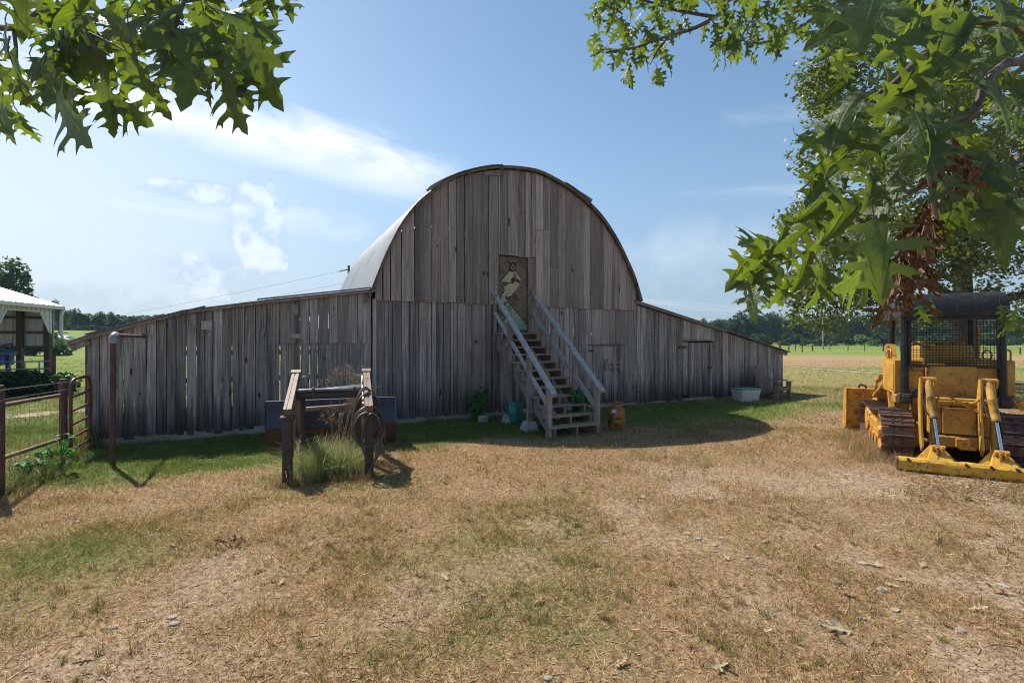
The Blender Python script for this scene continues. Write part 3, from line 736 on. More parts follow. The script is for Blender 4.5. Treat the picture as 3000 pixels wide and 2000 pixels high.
# lower main wall, left of the stairs
def lz(): return 0.10 + rnd(-0.03, 0.03)
le = [1000 + q / 3.408 for q in (303, 352, 425, 470, 510, 600, 680, 735, 770, 850, 895, 940, 1020, 1085, 1112, 1155, 1235, 1300, 1390, 1440, 1500, 1548)]
for i, (a, b) in enumerate(zip(le[:-1], le[1:])):
    plank(U(a), U(b), lz(), lz(), seam_z + 0.02, seam_z + 0.02, random.choice((0, 0.004, 0.018)), mat='plank', gap=0.009)
re_ = [1350 + q / 2.613 for q in (675, 718, 750, 785, 825, 860, 893, 950, 1000)]
for a, b in zip(re_[:-1], re_[1:]): plank(U(a), U(b), lz(), lz(), seam_z + 0.02, seam_z + 0.02, random.choice((0, 0, 0.01)), mat='plank', gap=0.008)
hz = UZ(1770, 1009)[1]
rd = [1350 + q / 2.613 for q in (1000, 1065, 1128, 1175, 1225)]
for a, b in zip(rd[:-1], rd[1:]): plank(U(a), U(b), hz, hz + rnd(-.01, .01), seam_z + 0.02, seam_z + 0.02, 0.012, mat='plank', gap=0.003)
re2 = [1350 + q / 2.613 for q in (1225, 1275, 1337)]
for a, b in zip(re2[:-1], re2[1:]): plank(U(a), U(b), lz() - .03, lz() - .03, seam_z + 0.02, seam_z + 0.02, 0.004, mat='plank', gap=0.003)
# behind and beside the stairs
sl = [1350 + q / 2.613 for q in (250, 290, 330, 370, 415, 460, 505, 550, 590, 632, 675)]
sill = UZ(1500, 974)[1]
for a, b in zip(sl[:-1], sl[1:]):
    top = sill - 0.03 if b < 1350 + 560 / 2.613 else seam_z + 0.02
    plank(U(a), U(b), lz(), lz(), top, top, -0.01, mat='plank_stain', gap=0.004)
for a, b in ((513, 545), (545, 581), (577, 632)):
    plank(U(1350 + a / 2.613, .02), U(1350 + b / 2.613, .02), sill - 0.02, sill - 0.02, DOOR_TOP if b < 590 else seam_z, DOOR_TOP if b < 590 else seam_z, 0.018, mat='plank', gap=0.003)
# painted loft door
dz0, dz1 = sill, DOOR_TOP - 0.005; du0, du1 = U(1459), U(1350 + 517 / 2.613)
loft = MB(); loft.prism([W(du0, -0.03, dz0), W(du1, -0.03, dz0), W(du1, -0.03, dz1), W(du0, -0.03, dz1)], O_ * 0.025)
M['door'] = worn('door_panel', (0.17, 0.12, 0.075), (0.11, 0.078, 0.05), (0.03, 0.026, 0.023), 3.2, t3=(0.53, 0.66), rough=0.7, bump=0.1)
loft_door = loft.build('loft_door', M['door'], barn); loft_door['label'] = 'old painted panel door with yellow and teal angular figure'
def paintm():
    k = NT('door_paint'); v = k.coord('Object', (1, 1, 1), False)
    z = k.nd('ShaderNodeSeparateXYZ'); k.l.new(k.nd('ShaderNodeTexCoord').outputs['Object'], z.inputs[0])
    e = k.math('ADD', z.outputs[2], k.math('MULTIPLY', k.math('SUBTRACT', k.noise(v, 5, 5), 0.5), 1.3))
    c = k.mix(k.ss(e, 1.95, 3.2), (0.20, 0.32, 0.25), (0.46, 0.40, 0.22))
    c = k.mix(k.ss(k.noise(v, 9, 5, 0.6), 0.55, 0.7), c, (0.33, 0.27, 0.115))
    c = k.mix(k.ss(k.noise(v, 5.5, 8, 0.72, 0.4), 0.52, 0.58), c, (0.022, 0.022, 0.02))
    c = k.mix(k.ss(k.noise(v, 17, 5), 0.62, 0.72), c, (0.22, 0.10, 0.05))
    return k.done(k.bsdf(c, 0.6, 0, None, 0.3))
M['dpaint'] = paintm(); M['dline'] = worn('black_line', (0.012, 0.012, 0.012), (0.02, 0.02, 0.018), None, 9.0, rough=0.6); M['demb'] = worn('ochre_emblem', (0.28, 0.17, 0.05), (0.2, 0.11, 0.03), None, 9.0, rough=0.6)
def dpt(q, d=-0.003):
    a, b = UZ(1350 + q[0] / 2.613, 700 + q[1] / 2.613, d); return W(a, d, b)
def dpoly(name, pts, mat, d):
    mb = MB(); mb.prism([dpt(p, d) for p in pts], O_ * 0.002); return mb.build(name, M[mat], loft_door)
def dline(pts, w, d):
    for a, b in zip(pts[:-1], pts[1:]):
        mb = MB(); mb.bar(dpt(a, d), dpt(b, d), 0.003, w, up=(dpt(b, d) - dpt(a, d)).cross(O_)); mb.build('painted_line', M['dline'], loft_door)
fig = [(300, 328), (368, 248), (422, 247), (458, 300), (450, 345), (418, 398), (357, 474), (505, 655), (503, 694), (325, 690), (312, 640), (345, 604), (290, 525), (300, 480), (336, 350), (392, 336)]
dpoly('painted_figure', fig, 'dpaint', -0.003)
dline([(300, 328), (368, 248), (422, 247), (458, 300)], 0.018, 0.001); dline([(300, 328), (392, 336), (336, 350), (300, 480)], 0.014, 0.001)
dline([(418, 398), (357, 474), (505, 655)], 0.018, 0.001); dline([(285, 530), (342, 604), (312, 640)], 0.014, 0.001)
dpoly('painted_badge', [(368, 178), (427, 182), (419, 246), (371, 243)], 'dline', -0.001)
dpoly('painted_emblem', [(397, 186), (408, 205), (416, 222), (408, 236), (388, 235), (380, 220), (390, 204)], 'demb', 0.002)
dpoly('painted_emblem', [(398, 205), (404, 216), (404, 226), (391, 226), (391, 215)], 'dline', 0.0045)
dline([(350, 160), (368, 178)], 0.02, 0.001); dline([(427, 182), (460, 160)], 0.02, 0.001); dline([(368, 243), (368, 250)], 0.01, 0.001)
mb = MB(); mb.box(W(du1 + 0.045, -0.02, (dz0 + dz1) / 2), (0.09, 0.03, dz1 - dz0), Matrix((E_, -O_, Vector((0, 0, 1)))).transposed()); mb.build('door_frame', M['plank'] if False else M['plank_stain'], barn)
# small stable door low on the main wall
sd_ = MB(); a0, a1 = U(1730), U(1826); sd_.box(W((a0 + a1) / 2, -0.03, 0.9), (a1 - a0, 0.02, 1.7), Matrix((E_, -O_, Vector((0, 0, 1)))).transposed())
sdoor = sd_.build('stable_door', M['beam'], barn)
ed = [U(q) for q in (1734, 1750, 1766, 1782, 1796, 1806, 1821)]
for a, b in zip(ed[:-1], ed[1:]): plank(a, b, lz() + .1, lz() + .1, hz - 0.03, hz - 0.03, -0.008, mat='plank_stain', gap=0.005, parent=sdoor)
mb = MB(); mb.box(W((a0 + a1) / 2 - .05, 0.045, hz - 0.005), (a1 - a0 + 0.1, 0.03, 0.03), Matrix((E_, -O_, Vector((0, 0, 1)))).transposed()); mb.build('door_rail', M['beam'], sdoor)
Mw = Matrix((E_, -O_, Vector((0, 0, 1)))).transposed()
for q in (1777, 1800, 1818):
    c = UZ(q, 1069, 0.05); mb = MB(); mb.box(W(c[0], 0.06, c[1]), (0.09, 0.022, 0.29), Mw); mb.build('crossbar_cleat', M['plank'], sdoor)
for y in (1062, 1076):
    c0, c1 = UZ(1770, y, 0.04), UZ(1822, y, 0.04); mb = MB(); mb.box(W((c0[0] + c1[0]) / 2, 0.035, c0[1]), (c1[0] - c0[0], 0.022, 0.07), Mw); mb.build('crossbar', M['plank_stain'], sdoor)
c = UZ(1732, 1027, 0.03); mb = MB(); mb.box(W(c[0], 0.04, c[1]), (0.16, 0.03, 0.03), Mw); mb.build('hinge', M['dark_steel'], sdoor)

# ---- left wing
lroof = [UZ(*q) for q in ((258, 985), (540, 911), (800, 879), (1090, 848))]
def lin(pts, u):
    for (a, za), (b, zb) in zip(pts[:-1], pts[1:]):
        if u <= b: return za + (zb - za) * (u - a) / (b - a)
    (a, za), (b, zb) = pts[-2], pts[-1]; return za + (zb - za) * (u - a) / (b - a)
def ltop(u): return lin(lroof, u) - 0.035
lp = [257, 294, 330, 363, 394, 429, 459, 489, 517, 547, 576, 600, 624, 652, 680, 700, 717.5, 749, 782, 820]
for i, (a, b) in enumerate(zip(lp[:-1], lp[1:])):
    u0, u1 = U(a), U(b); zb = 0.11 + rnd(-0.035, 0.03)
    lit = a in (363, 394, 547, 576, 652, 680); wide = 0.0042 if lit else 0.0075
    if not lit:
        mb = MB(); mb.box(W(u0, -0.018, (zb + ltop(u0)) / 2 - .02), (0.07, 0.016, ltop(u0) - zb - .08), Mw); mb.build('joint_light_stop', M['beam'], barn)  # added backing slat, stops daylight so the joint reads as a dark line
    plank(u0, u1, zb, zb + rnd(-.02, .02), ltop(u0), ltop(u1), rnd(0, 0.012), mat='plank_stain', gap=wide * 0.85, jit=0.004, seg=6)
up_ = [820, 849, 879, 907, 933, 961, 989, 1019, 1047, 1073, 1087]; lo_ = [821, 845, 880, 907, 930, 955, 987, 1012, 1036, 1066, 1087]
for a, b in zip(up_[:-1], up_[1:]):
    u0, u1 = U(a), U(b); plank(u0, u1, UZ(a, 1005)[1], UZ(b, 1005)[1], ltop(u0), ltop(u1), 0.008, mat='plank', gap=0.0045)
for i, (a, b) in enumerate(zip(lo_[:-1], lo_[1:])):
    u0, u1 = U(a), U(b); plank(u0, u1, 0.1 + rnd(-.03, .03), 0.1, UZ(a, 1002)[1], UZ(b, 1002)[1], -0.02, mat='plank_stain', gap=0.005 if i in (2, 3) else 0.0025, jit=0.004, seg=6)
# small patches nailed on
def patch(px0, py0, px1, py1, mat='plank', name='patch_board', th=0.018, d=0.035, tilt=0):
    c0, c1 = UZ(px0, py0, d), UZ(px1, py1, d); mb = MB()
    m = Mw @ Matrix.Rotation(R(tilt), 3, 'Y'); mb.box(W((c0[0] + c1[0]) / 2, d + th / 2, (c0[1] + c1[1]) / 2), (abs(c1[0] - c0[0]), th, abs(c1[1] - c0[1])), m); return mb.build(name, M[mat], barn)
patch(590, 940, 622, 966); patch(846, 892, 872, 921); patch(842, 977, 880, 990, tilt=4); patch(418, 974, 431, 992, 'tin_old', 'pipe_flange', 0.03)
for z0_, z1_ in ((0.12, 0.5), (1.62, 1.95)):
    a = U_L + .05 if z0_ < 1 else U(480)
    mb = MB(); mb.box(W((a + U_ML) / 2, -0.16, (z0_ + z1_) / 2), (U_ML - a, 0.03, z1_ - z0_), Mw); mb.build('slit_blocker', M['beam'], barn)  # unseen inner boards, added to block daylight along parts of the slits
# girts and posts behind the left wing boards
for z in (0.45, 1.02, 1.5):
    a = U_L; b = U_ML
    if z > 1.4: a = U(330)
    mb = MB(); mb.box(W((a + b) / 2, -0.045, z), (b - a, 0.05, 0.09), Mw); mb.build('girt', M['beam'], barn)
for q in (262, 420, 640, 850, 1070):
    u = U(q); mb = MB(); mb.box(W(u, -0.13, ltop(u) / 2 - .02), (0.1, 0.1, ltop(u) - .06), Mw); mb.build('post', M['beam'], barn)
# roof sheet of the left wing with fascia
def slab(pts, d0, d1, th, mat, name, lift=0.0):
    mb = MB(); rr = []
    for u, z in pts: rr.append([W(u, d0, z + lift), W(u, d0, z + lift - th), W(u, d1, z + lift - th), W(u, d1, z + lift)])
    mb.loft(rr, True, True); return mb.build(name, M[mat], barn)
tip = UZ(197, 1006, 0.14); lr = [(tip[0], tip[1] + 0.02)] + lroof
lr[-1] = (lr[-1][0] + 0.05, lr[-1][1])
lsheet = slab(lr, 0.15, -BARN_L, 0.022, 'tin_old', 'wing_roof', 0.012)
fas = slab([(u, z) for u, z in lr], 0.13, 0.095, 0.04, 'plank_hi', 'fascia_board', -0.012)
mb = MB(); mb.bar(W(tip[0] + .02, 0.07, tip[1] - 0.06), W(U_L + 0.02, 0.07, ltop(U_L) - 0.03), 0.04, 0.13); mb.build('rafter_end', M['plank_stain'], barn)
for k in range(1, 5):
    mb = MB(); mb.bar(W(tip[0] + .02, -k * 1.4, tip[1] - 0.06), W(U_ML, -k * 1.4, ltop(U_ML) - 0.05), 0.04, 0.09); mb.build('rafter', M['beam'], barn)
for a, b, dz in ((0.0, 1.6, 0.02), (2.4, 4.4, 0.03)):
    uu = U_L + a; vv = U_L + b; slab([(uu, lin(lr, uu)), (vv, lin(lr, vv))], 0.17, 0.02, 0.018, 'tin_old', 'roof_patch', dz + .02)
patch(252, 1027, 257.5, 1067, 'beam', 'corner_board', 0.03, 0.0)

# ---- right wing
rroof = [UZ(*q) for q in ((1862, 888), (2115, 967), (2306, 1029))]
def rtop(u): return lin(rroof, u) - 0.05
def rpx(z): return 1800 + z / 3.485
ra = [218, 255, 300, 362, 405, 440, 535, 630, 695]; rb_ = [1010, 1095, 1155, 1215, 1260, 1320, 1375, 1445, 1510, 1560, 1615, 1665, 1712]
def rz(): return 0.055 + rnd(-0.03, 0.03)
for a, b in zip(ra[:-1], ra[1:]):
    u0, u1 = U(rpx(a)), U(rpx(b)); plank(u0, u1, rz(), rz(), rtop(u0), rtop(u1), rnd(0, .010), mat='plank_stain', gap=0.009, seg=5)
for a, b in zip(rb_[:-1], rb_[1:]):
    u0, u1 = U(rpx(a)), U(rpx(b)); plank(u0, u1, rz(), rz(), rtop(u0), rtop(u1), rnd(0, .010), mat='plank_stain', gap=0.009, seg=5)
dtop = UZ(rpx(850), 850 + 522 / 3.485)[1]
for a, b in zip((695, 765, 815, 895, 975), (765, 815, 895, 975, 1010)):
    u0, u1 = U(rpx(a)), U(rpx(b)); plank(u0, u1, dtop, dtop, rtop(u0), rtop(u1), 0.004, mat='plank_stain', gap=0.004)
plank(U(rpx(695)), U(rpx(742)), rz() + .1, rz() + .1, dtop - .02, dtop - .02, 0.0, mat='plank_stain')
plank(U(rpx(988)), U(rpx(1012)), rz() + .1, rz() + .1, dtop - .02, dtop - .02, 0.0, mat='plank_stain')
wd = MB(); a0, a1 = U(rpx(745)), U(rpx(985)); wd.box(W((a0 + a1) / 2, -0.02, dtop * .5), (a1 - a0, 0.02, dtop - .25), Mw); wdoor = wd.build('wing_door', M['beam'], barn)
for a, b in zip((742, 768, 805, 850, 888, 935), (768, 805, 850, 888, 935, 988)):
    plank(U(rpx(a)), U(rpx(b)), 0.11 + rnd(-.03, .03), 0.11, dtop - .04, dtop - .04, 0.022, mat='plank_stain', gap=0.003, parent=wdoor)
c0, c1 = UZ(rpx(705), 850 + 512 / 3.485, .05), UZ(rpx(992), 850 + 528 / 3.485, .05)
mb = MB(); mb.bar(W(c0[0], 0.06, c0[1]), W(c1[0], 0.06, c1[1] + .03), 0.03, 0.035); mb.build('door_rail', M['beam'], wdoor)
for zx, zy, w in ((695, 580, 0.3), (970, 790, 0.16)):
    c = UZ(rpx(zx), 850 + zy / 3.485, .05); mb = MB(); mb.box(W(c[0], 0.055, c[1]), (w, 0.03, 0.06), Mw); mb.build('door_latch', M['dark_steel'], wdoor)
c = UZ(rpx(1098), 850 + 690 / 3.485, .03); mb = MB(); mb.box(W(c[0], 0.035, c[1] + .05), (0.035, 0.02, 0.42), Mw); mb.build('batten', M['beam'], barn)
tr = UZ(2312, 1031, 0.12); rr_ = [(rroof[0][0] - 0.1, rroof[0][1] + 0.05)] + rroof[1:2] + [(tr[0], tr[1])]
slab(rr_, 0.17, -BARN_L, 0.022, 'tin_old', 'wing_roof', 0.012)
slab([rr_[0], (lambda q: (q, lin(rr_, q)))(U(2118))], 0.15, 0.11, 0.05, 'plank_hi', 'fascia_board', -0.012)
mb = MB(); uu = U(2270); mb.bar(W(uu, 0.06, lin(rr_, uu) - .09), W(tr[0] - .03, 0.06, tr[1] - 0.06), 0.04, 0.11); mb.build('rafter_end', M['plank_stain'], barn)
# foundation and far sides
for a, b, z in ((U_L - .02, U_ML, 0.16), (U_ML, U(1640), 0.13), (U(1640), U_R, 0.09)):
    mb = MB(); mb.cbox(W((a + b) / 2, -0.07, z / 2 - 0.05), (b - a - .004, 0.16 + (0.03 if a < 0 else 0), z + 0.1), 0.012, Mw); mb.build('foundation', M['concrete'], barn)
mb = MB(); mb.box(W((U_ML + U_R) / 2, -BARN_L + 0.05, 1.25), (U_R - U_ML - .1, 0.04, 2.5 - 1.1), Mw); mb.build('rear_wall', M['beam'], barn)
pl = [W(u, -BARN_L + 0.12, z - 0.08) for u, z in arc[1:-1:3]]
mb = MB(); mb.prism([W(arc[1][0], -BARN_L + .12, 0)] + pl + [W(arc[-1][0], -BARN_L + .12, 0)], O_ * 0.03); mb.build('rear_gable', M['beam'], barn)
for u in (U_R - .03,):
    mb = MB(); mb.box(W(u, -BARN_L / 2, (rtop(u) - .1) / 2), (0.03, BARN_L - .2, rtop(u) - .12), Mw); mb.build('side_wall', M['plank_stain'], barn)
nm = MB()
for u, d, z in nailpts: nm.box(W(u, d + .001, z), (0.012, 0.004, 0.012), Mw)
no = nm.build('nail_heads', M['dark_steel'], barn); no['kind'] = 'stuff'

# ------------------------------------------------------------------ outside stairs
SU, SK = 7.66, -0.052
def S(lx, d, z): return W(SU + lx + SK * d, d, z)
stairs = thing('staircase', 'open wooden stairs with weathered handrails up to the loft door', 'stairs', S(0, 2.7, 0))
NT_ = 12; z0s, dzs, d0s, dds = 1.885, 0.156, 0.22, 0.2205
for i in range(NT_):
    z, d = z0s - i * dzs, d0s + i * dds; hw = 0.5 + 0.004 * i
    mb = MB(); mb.cbox(S(rnd(-.006, .006), d, z), (hw * 2, 0.245, 0.036), 0.004, Mw @ Matrix.Rotation(R(rnd(-.6, .6)), 3, 'Y')); mb.build('tread', M['tread'], stairs)
for sx in (-0.45, 0.02, 0.47):
    poly = []
    for i in range(NT_):
        z, d = z0s - i * dzs - 0.02, d0s + i * dds
        poly += [S(sx, d - 0.1, z), S(sx, d + 0.115, z)]
    dl = d0s + (NT_ - 1) * dds
    poly += [S(sx, dl + 0.115, 0.0), S(sx, dl - 0.12, 0.0), S(sx, 0.03, z0s - 0.32), S(sx, 0.03, z0s - 0.02)]
    mb = MB(); mb.prism(poly, E_ * 0.038); mb.build('stringer', M['stair'] if sx < 0 else M['tread'], stairs)
def rail_z(d, base): return base - (d - 0.05) * (dzs / dds) * 1.0
RT0 = 2.78
for s, lx in ((-1, -0.52), (1, 0.53)):
    dt0, dt1 = -0.02 if s < 0 else 0.06, 2.88
    for nm_, base, ww, hh in (('handrail', RT0, 0.11, 0.04),):
        a, b = S(lx, dt0 + 0.06, rail_z(dt0, base)), S(lx, dt1, rail_z(dt1, base)); mb = MB(); mb.bar(a, b, ww, hh); mb.build(nm_, M['rail'], stairs)
    for a_, b_ in ((0.05, 0.93), (0.99, 1.85), (1.93, 2.63)):
        a, b = S(lx - s * .03, a_, rail_z(a_, RT0) - 0.43), S(lx - s * .03, b_, rail_z(b_, RT0) - 0.43); mb = MB(); mb.bar(a, b, 0.03, 0.1) if s > 0 else mb.bar(a, b, 0.075, 0.04); mb.build('middle_rail', M['rail'], stairs)
    for d, zb in ((0.95, 0.16), (1.89, 0.14), (2.68, 0.0)):
        top = rail_z(d, RT0) - 0.02; mb = MB(); mb.box(S(lx, d, (top + zb) / 2), (0.088, 0.088, top - zb), Mw); mb.build('post', M['stair'], stairs)
        if d < 2.5:
            q = 0.125; mb = MB(); c = S(lx, d, 0)
            ring = lambda h_, k: [c + Mw @ Vector((x * k, y * k, h_)) for x, y in ((-q, -q), (q, -q), (q, q), (-q, q))]
            mb.loft([ring(-0.02, 1.12), ring(0.06, 1.0), ring(0.15, 0.74), ring(0.17, 0.7)], True, True); mb.build('footing_block', M['block'], stairs)
mb = MB(); mb.box(S(0.0, 0.06, z0s - 0.11), (1.1, 0.05, 0.14), Mw); mb.build('ledger', M['stair'], stairs)
# ------------------------------------------------------------------ pipe post beside the barn
def gp(px, py):                                   # ground point under a pixel
    Y = F * HC / (py - 1000); return Vector(((px - 1500) / F * Y, Y, 0))
b = gp(330, 1366); ptop = 1.765
pp = thing('standpipe', 'rusty brown pipe post with grey elbow and pipe running into the barn wall', 'pipe post', b)
mb = MB(); mb.tube([b + Vector((0, 0, -0.1)), b + Vector((0.005, 0, ptop - 0.02))], 0.035, 14); mb.build('upright', M['rust_pipe'], pp, True)
we = UZ(428, 983, 0.02); wp = W(we[0], 0.02, ptop + 0.02)
dv = (wp - (b + Vector((0, 0, ptop + .02)))); dv.z = 0; dv.normalize()
mb = MB(); e0 = b + Vector((0.005, 0, ptop - 0.09)); pts = [e0]
for i in range(0, 7):
    a = i / 6 * PI / 2; pts.append(b + Vector((0.005, 0, ptop - 0.045)) + dv * 0.065 * (1 - math.cos(a)) + Vector((0, 0, 0.065 * math.sin(a))))
pts.append(pts[-1] + dv * 0.06)
mb.tube(pts, [0.046, 0.046] + [0.043] * 5 + [0.046, 0.046], 14); mb.build('elbow', M['galv'], pp, True)
mb = MB(); mb.tube([b + Vector((0, 0, ptop + .02)) + dv * 0.1, wp], 0.024, 12); mb.build('crosspipe', M['rail_pipe'], pp, True)

# ------------------------------------------------------------------ pipe fence with wire
pa, pb = Vector((-5.66, 5.27, 0)), Vector((-6.76, 7.2, 0))
fd = (pb - pa).normalized(); pz = pa - fd * 2.2
fence = thing('pipe_fence', 'rusty pipe fence with woven wire and barbed strands at far left', 'fence', pa)
for p, h in ((pa, 1.22), (pb, 1.14), (pz, 1.22)):
    mb = MB(); mb.tube([p + Vector((0, 0, -0.1)), p + Vector((0, 0, h - .03)), p + Vector((0, 0, h - .005)), p + Vector((0, 0, h))], [0.05, 0.05, 0.043, 0.02], 14); mb.build('post', M['rust_pipe'], fence, True)
def zl(t, a, b_): return a + (b_ - a) * t
for a, b_, r_ in ((0.99, 0.90, 0.026), (0.40, 0.25, 0.024)):
    mb = MB(); mb.tube([pz + Vector((0, 0, a + (a - b_))), pa + Vector((0, 0, a)), pb + Vector((0, 0, b_))], r_, 10); mb.build('rail', M['rail_pipe'], fence, True)
side = Vector((fd.y, -fd.x, 0)) * 0.06
for a, b_ in ((1.17, 1.09), (1.06, 0.98)):
    pts = [pz + side + Vector((0, 0, a)), pa + side + Vector((0, 0, a)), pb + side + Vector((0, 0, b_))]; mb = MB(); mb.tube(pts, 0.0035, 5)
    for i in range(14):
        q = pts[1].lerp(pts[2], (i + .5) / 14); mb.bar(q - Vector((.01, .012, .015)), q + Vector((.012, .01, .016)), 0.003, 0.003)
        q = pts[0].lerp(pts[1], (i + .5) / 14); mb.bar(q - Vector((.01, .012, .015)), q + Vector((.012, .01, .016)), 0.003, 0.003)
    mb.build('barbed_wire', M['galv'], fence)
mesh_ = MB()
def fpt(s, z): return pa + fd * s + side * 0.6 + Vector((0, 0, z))
LN = (pb - pa).length
for i in range(0, 9):
    t = i / 8; pts = [fpt(s, zl(s / LN, 0.04 + 0.93 * t, 0.0 + 0.88 * t) + 0.008 * math.sin(s * 9 + i)) for s in np.linspace(-2.1, LN, 24)]; mesh_.tube(pts, 0.0019, 4, False)
for i in range(-14, 15):
    s = i * LN / 15 + 0.02; pts = [fpt(s + 0.008 * math.sin(z * 14 + i), z) for z in np.linspace(0.02, 0.95 - 0.04 * max(s, 0), 8)]; mesh_.tube(pts, 0.0019, 4, False)
mo = mesh_.build('woven_wire', M['wire'], fence)
# narrow maroon gate between fence and barn
ga, gb2 = Vector((-6.42, 6.95, 0)), Vector((-6.70, 7.585, 0))
gate = thing('tube_gate', 'narrow maroon tube gate between the fence post and barn corner', 'gate', ga)
def gpt(t, z): q = ga.lerp(gb2, t); return q + Vector((0, 0, z))
fr = [gpt(0, 0.1), gpt(0, 0.7), gpt(0, 1.0), gpt(0.03, 1.07), gpt(0.1, 1.125), gpt(0.22, 1.145), gpt(0.8, 1.155), gpt(0.9, 1.14), gpt(0.97, 1.09), gpt(1, 1.02), gpt(1, 0.6), gpt(1, 0.13)]
mb = MB(); mb.tube(fr, 0.024, 10); mb.build('frame', M['red_gate'], gate, True)
for a, b_ in ((0.88, 0.93), (0.68, 0.72), (0.48, 0.52), (0.29, 0.33), (0.125, 0.15)):
    mb = MB(); mb.tube([gpt(0.02, a), gpt(0.98, b_)], 0.018, 8); mb.build('rung', M['red_gate'], gate, True)
mb = MB(); mb.tube([gpt(-.12, .62), gpt(0.0, .6)], 0.015, 6); mb.build('hinge_pin', M['galv'], gate, True)

# ------------------------------------------------------------------ front loader frame lying in the yard
LO = Vector((-2.255, 5.90, 0)); la = R(19)
ld = thing('loader_frame', 'detached farm loader frame with coiled hoses standing in weeds', 'loader frame', LO, la)
def lbuild(mb, name, mat, parent=None, sm=False): return mb.build(name, M[mat], parent or ld, sm, True)
for s in (-1, 1):
    x = s * 0.47
    mb = MB(); mb.cbox((x, 0, 0.38), (0.105, 0.15, 0.80), 0.008); mb.cbox((x, -0.005, 0.79), (0.15, 0.19, 0.03), 0.006)
    mb.tube([(x - .085, 0, 0.79), (x + .085, 0, 0.79)], 0.018, 8); lbuild(mb, 'upright', 'dark_steel')
    mb = MB(); mb.prism([(x + .045 * -s, .075, 0.78), (x + .045 * -s, .62, 0.99), (x + .045 * -s, .30, 0.45), (x + .045 * -s, .10, 0.28)], (0.012, 0, 0)); lbuild(mb, 'gusset_plate', 'arm_paint')
    a, b_ = Vector((x, -0.02, 0.83)), Vector((x, 1.02, 1.22)); dn = (b_ - a).normalized()
    mb = MB(); mb.bar(a, b_, 0.085, 0.12); up = Vector((1, 0, 0)).cross(dn)
    for q in (-.028, .028): mb.bar(a + up * 0.061 + Vector((q, 0, 0)), b_ + up * 0.061 + Vector((q, 0, 0)), 0.034, 0.012)
    arm = lbuild(mb, 'arm', 'arm_paint')
    mb = MB(); mb.bar(b_ - dn * 0.06 + up * .004, b_ + dn * 0.03 + up * .004, 0.125, 0.15); mb.build('arm_cap', M['arm_paint'], arm, False, True)
    mb = MB(); mb.tube([b_ + Vector((-s * .06, 0, -.03)), b_ + Vector((-s * .13, 0, -.03))], 0.022, 10); mb.build('pin', M['steelpipe'], arm, True, True)
    mb = MB(); mb.bar(b_ + Vector((0, -.02, -.02)), (x, 1.72, 0.36), 0.085, 0.13); lbuild(mb, 'rear_leg', 'arm_paint')
    xi = s * 0.36
    mb = MB(); mb.tube([(xi, .66, 0.96), (xi, .82, 0.3)], 0.036, 10); mb.tube([(xi, .82, 0.3), (xi, .86, 0.14)], 0.022, 8); mb.cbox((xi, .83, .24), (.1, .09, .2), .01); lbuild(mb, 'lift_cylinder', 'dark_steel', None, True)
mb = MB(); mb.tube([(-.43, .58, 0.985), (.43, .58, 0.985)], 0.05, 14); lbuild(mb, 'cross_tube', 'dark_steel', None, True)
for i in range(4):
    mb = MB(); pts = [(-.42, .55 + .02 * i, 1.055 + .006 * (i % 2)), (-.1, .55 + .02 * i, 1.06), (.2, .55 + .02 * i, 1.06 + .008 * i), (.43, .57 + .02 * i, 1.075 + .01 * i)]
    mb.tube(curve_pts(pts, 12), 0.0095, 8); lbuild(mb, 'hydraulic_line', 'steelpipe', None, True)
for x in (-.22, .3):
    mb = MB(); mb.box((x, .58, 1.02), (.03, .13, .13)); lbuild(mb, 'line_clamp', 'rust_pipe')
mb = MB(); mb.tube([(-.4, 1.2, 0.72), (.42, 1.2, 0.75)], 0.032, 12); lbuild(mb, 'lower_cross_tube', 'arm_paint', None, True)
mb = MB(); mb.tube(curve_pts([(.40, .6, 1.08), (.41, .75, 1.2), (.42, .9, 1.22), (.41, .98, 1.18)], 12), 0.011, 8); mb.tube([(.405, .1, .9), (.405, .9, 1.2)], .009, 8); mb.tube([(-.405, .55, .92), (-.405, .9, 1.2)], .009, 8); lbuild(mb, 'hydraulic_line', 'steelpipe', None, True)
# bucket, its back towards the yard
prof_b = [(1.74, 0.79), (1.78, 0.66), (1.80, 0.30), (1.86, 0.14), (1.98, 0.05), (2.5, 0.0), (2.5, 0.02), (1.99, 0.075), (1.88, 0.155), (1.825, 0.31), (1.805, 0.66), (1.77, 0.795)]
mb = MB(); mb.prism([(-.96, y, z) for y, z in prof_b], (1.92, 0, 0)); bk = lbuild(mb, 'bucket', 'bucket_blue')
mb = MB(); mb.prism([(-.965, 1.79, 0.36), (-.965, 1.845, 0.135), (-.965, 1.97, 0.035), (-.965, 2.2, 0.0), (-.965, 2.2, -.02), (-.965, 1.955, 0.01), (-.965, 1.825, 0.12), (-.965, 1.77, 0.36)], (1.93, 0, 0)); mb.build('bucket_belly', M['bucket_rust'], bk, False, True)
for z in (0.62, 0.74): 
    mb = MB(); mb.box((0, 1.76 + (0.79 - z) * .12, z), (1.92, 0.05, 0.028)); mb.build('bucket_rib', M['bucket_blue'], bk, False, True)
for s in (-1, 1):
    mb = MB(); mb.prism([(s * .968, 1.74, .80), (s * .968, 1.8, .3), (s * .968, 1.86, .13), (s * .968, 1.98, .03), (s * .968, 2.5, -.01), (s * .968, 2.2, .5)], (s * 0.012, 0, 0)); mb.build('bucket_side', M['bucket_blue'], bk, False, True)
mb = MB(); mb.box((0, 1.73, 0.5), (1.0, .04, .06)); mb.box((0, 1.74, 0.2), (1.1, .05, .05)); lbuild(mb, 'hitch_bar', 'dark_steel')
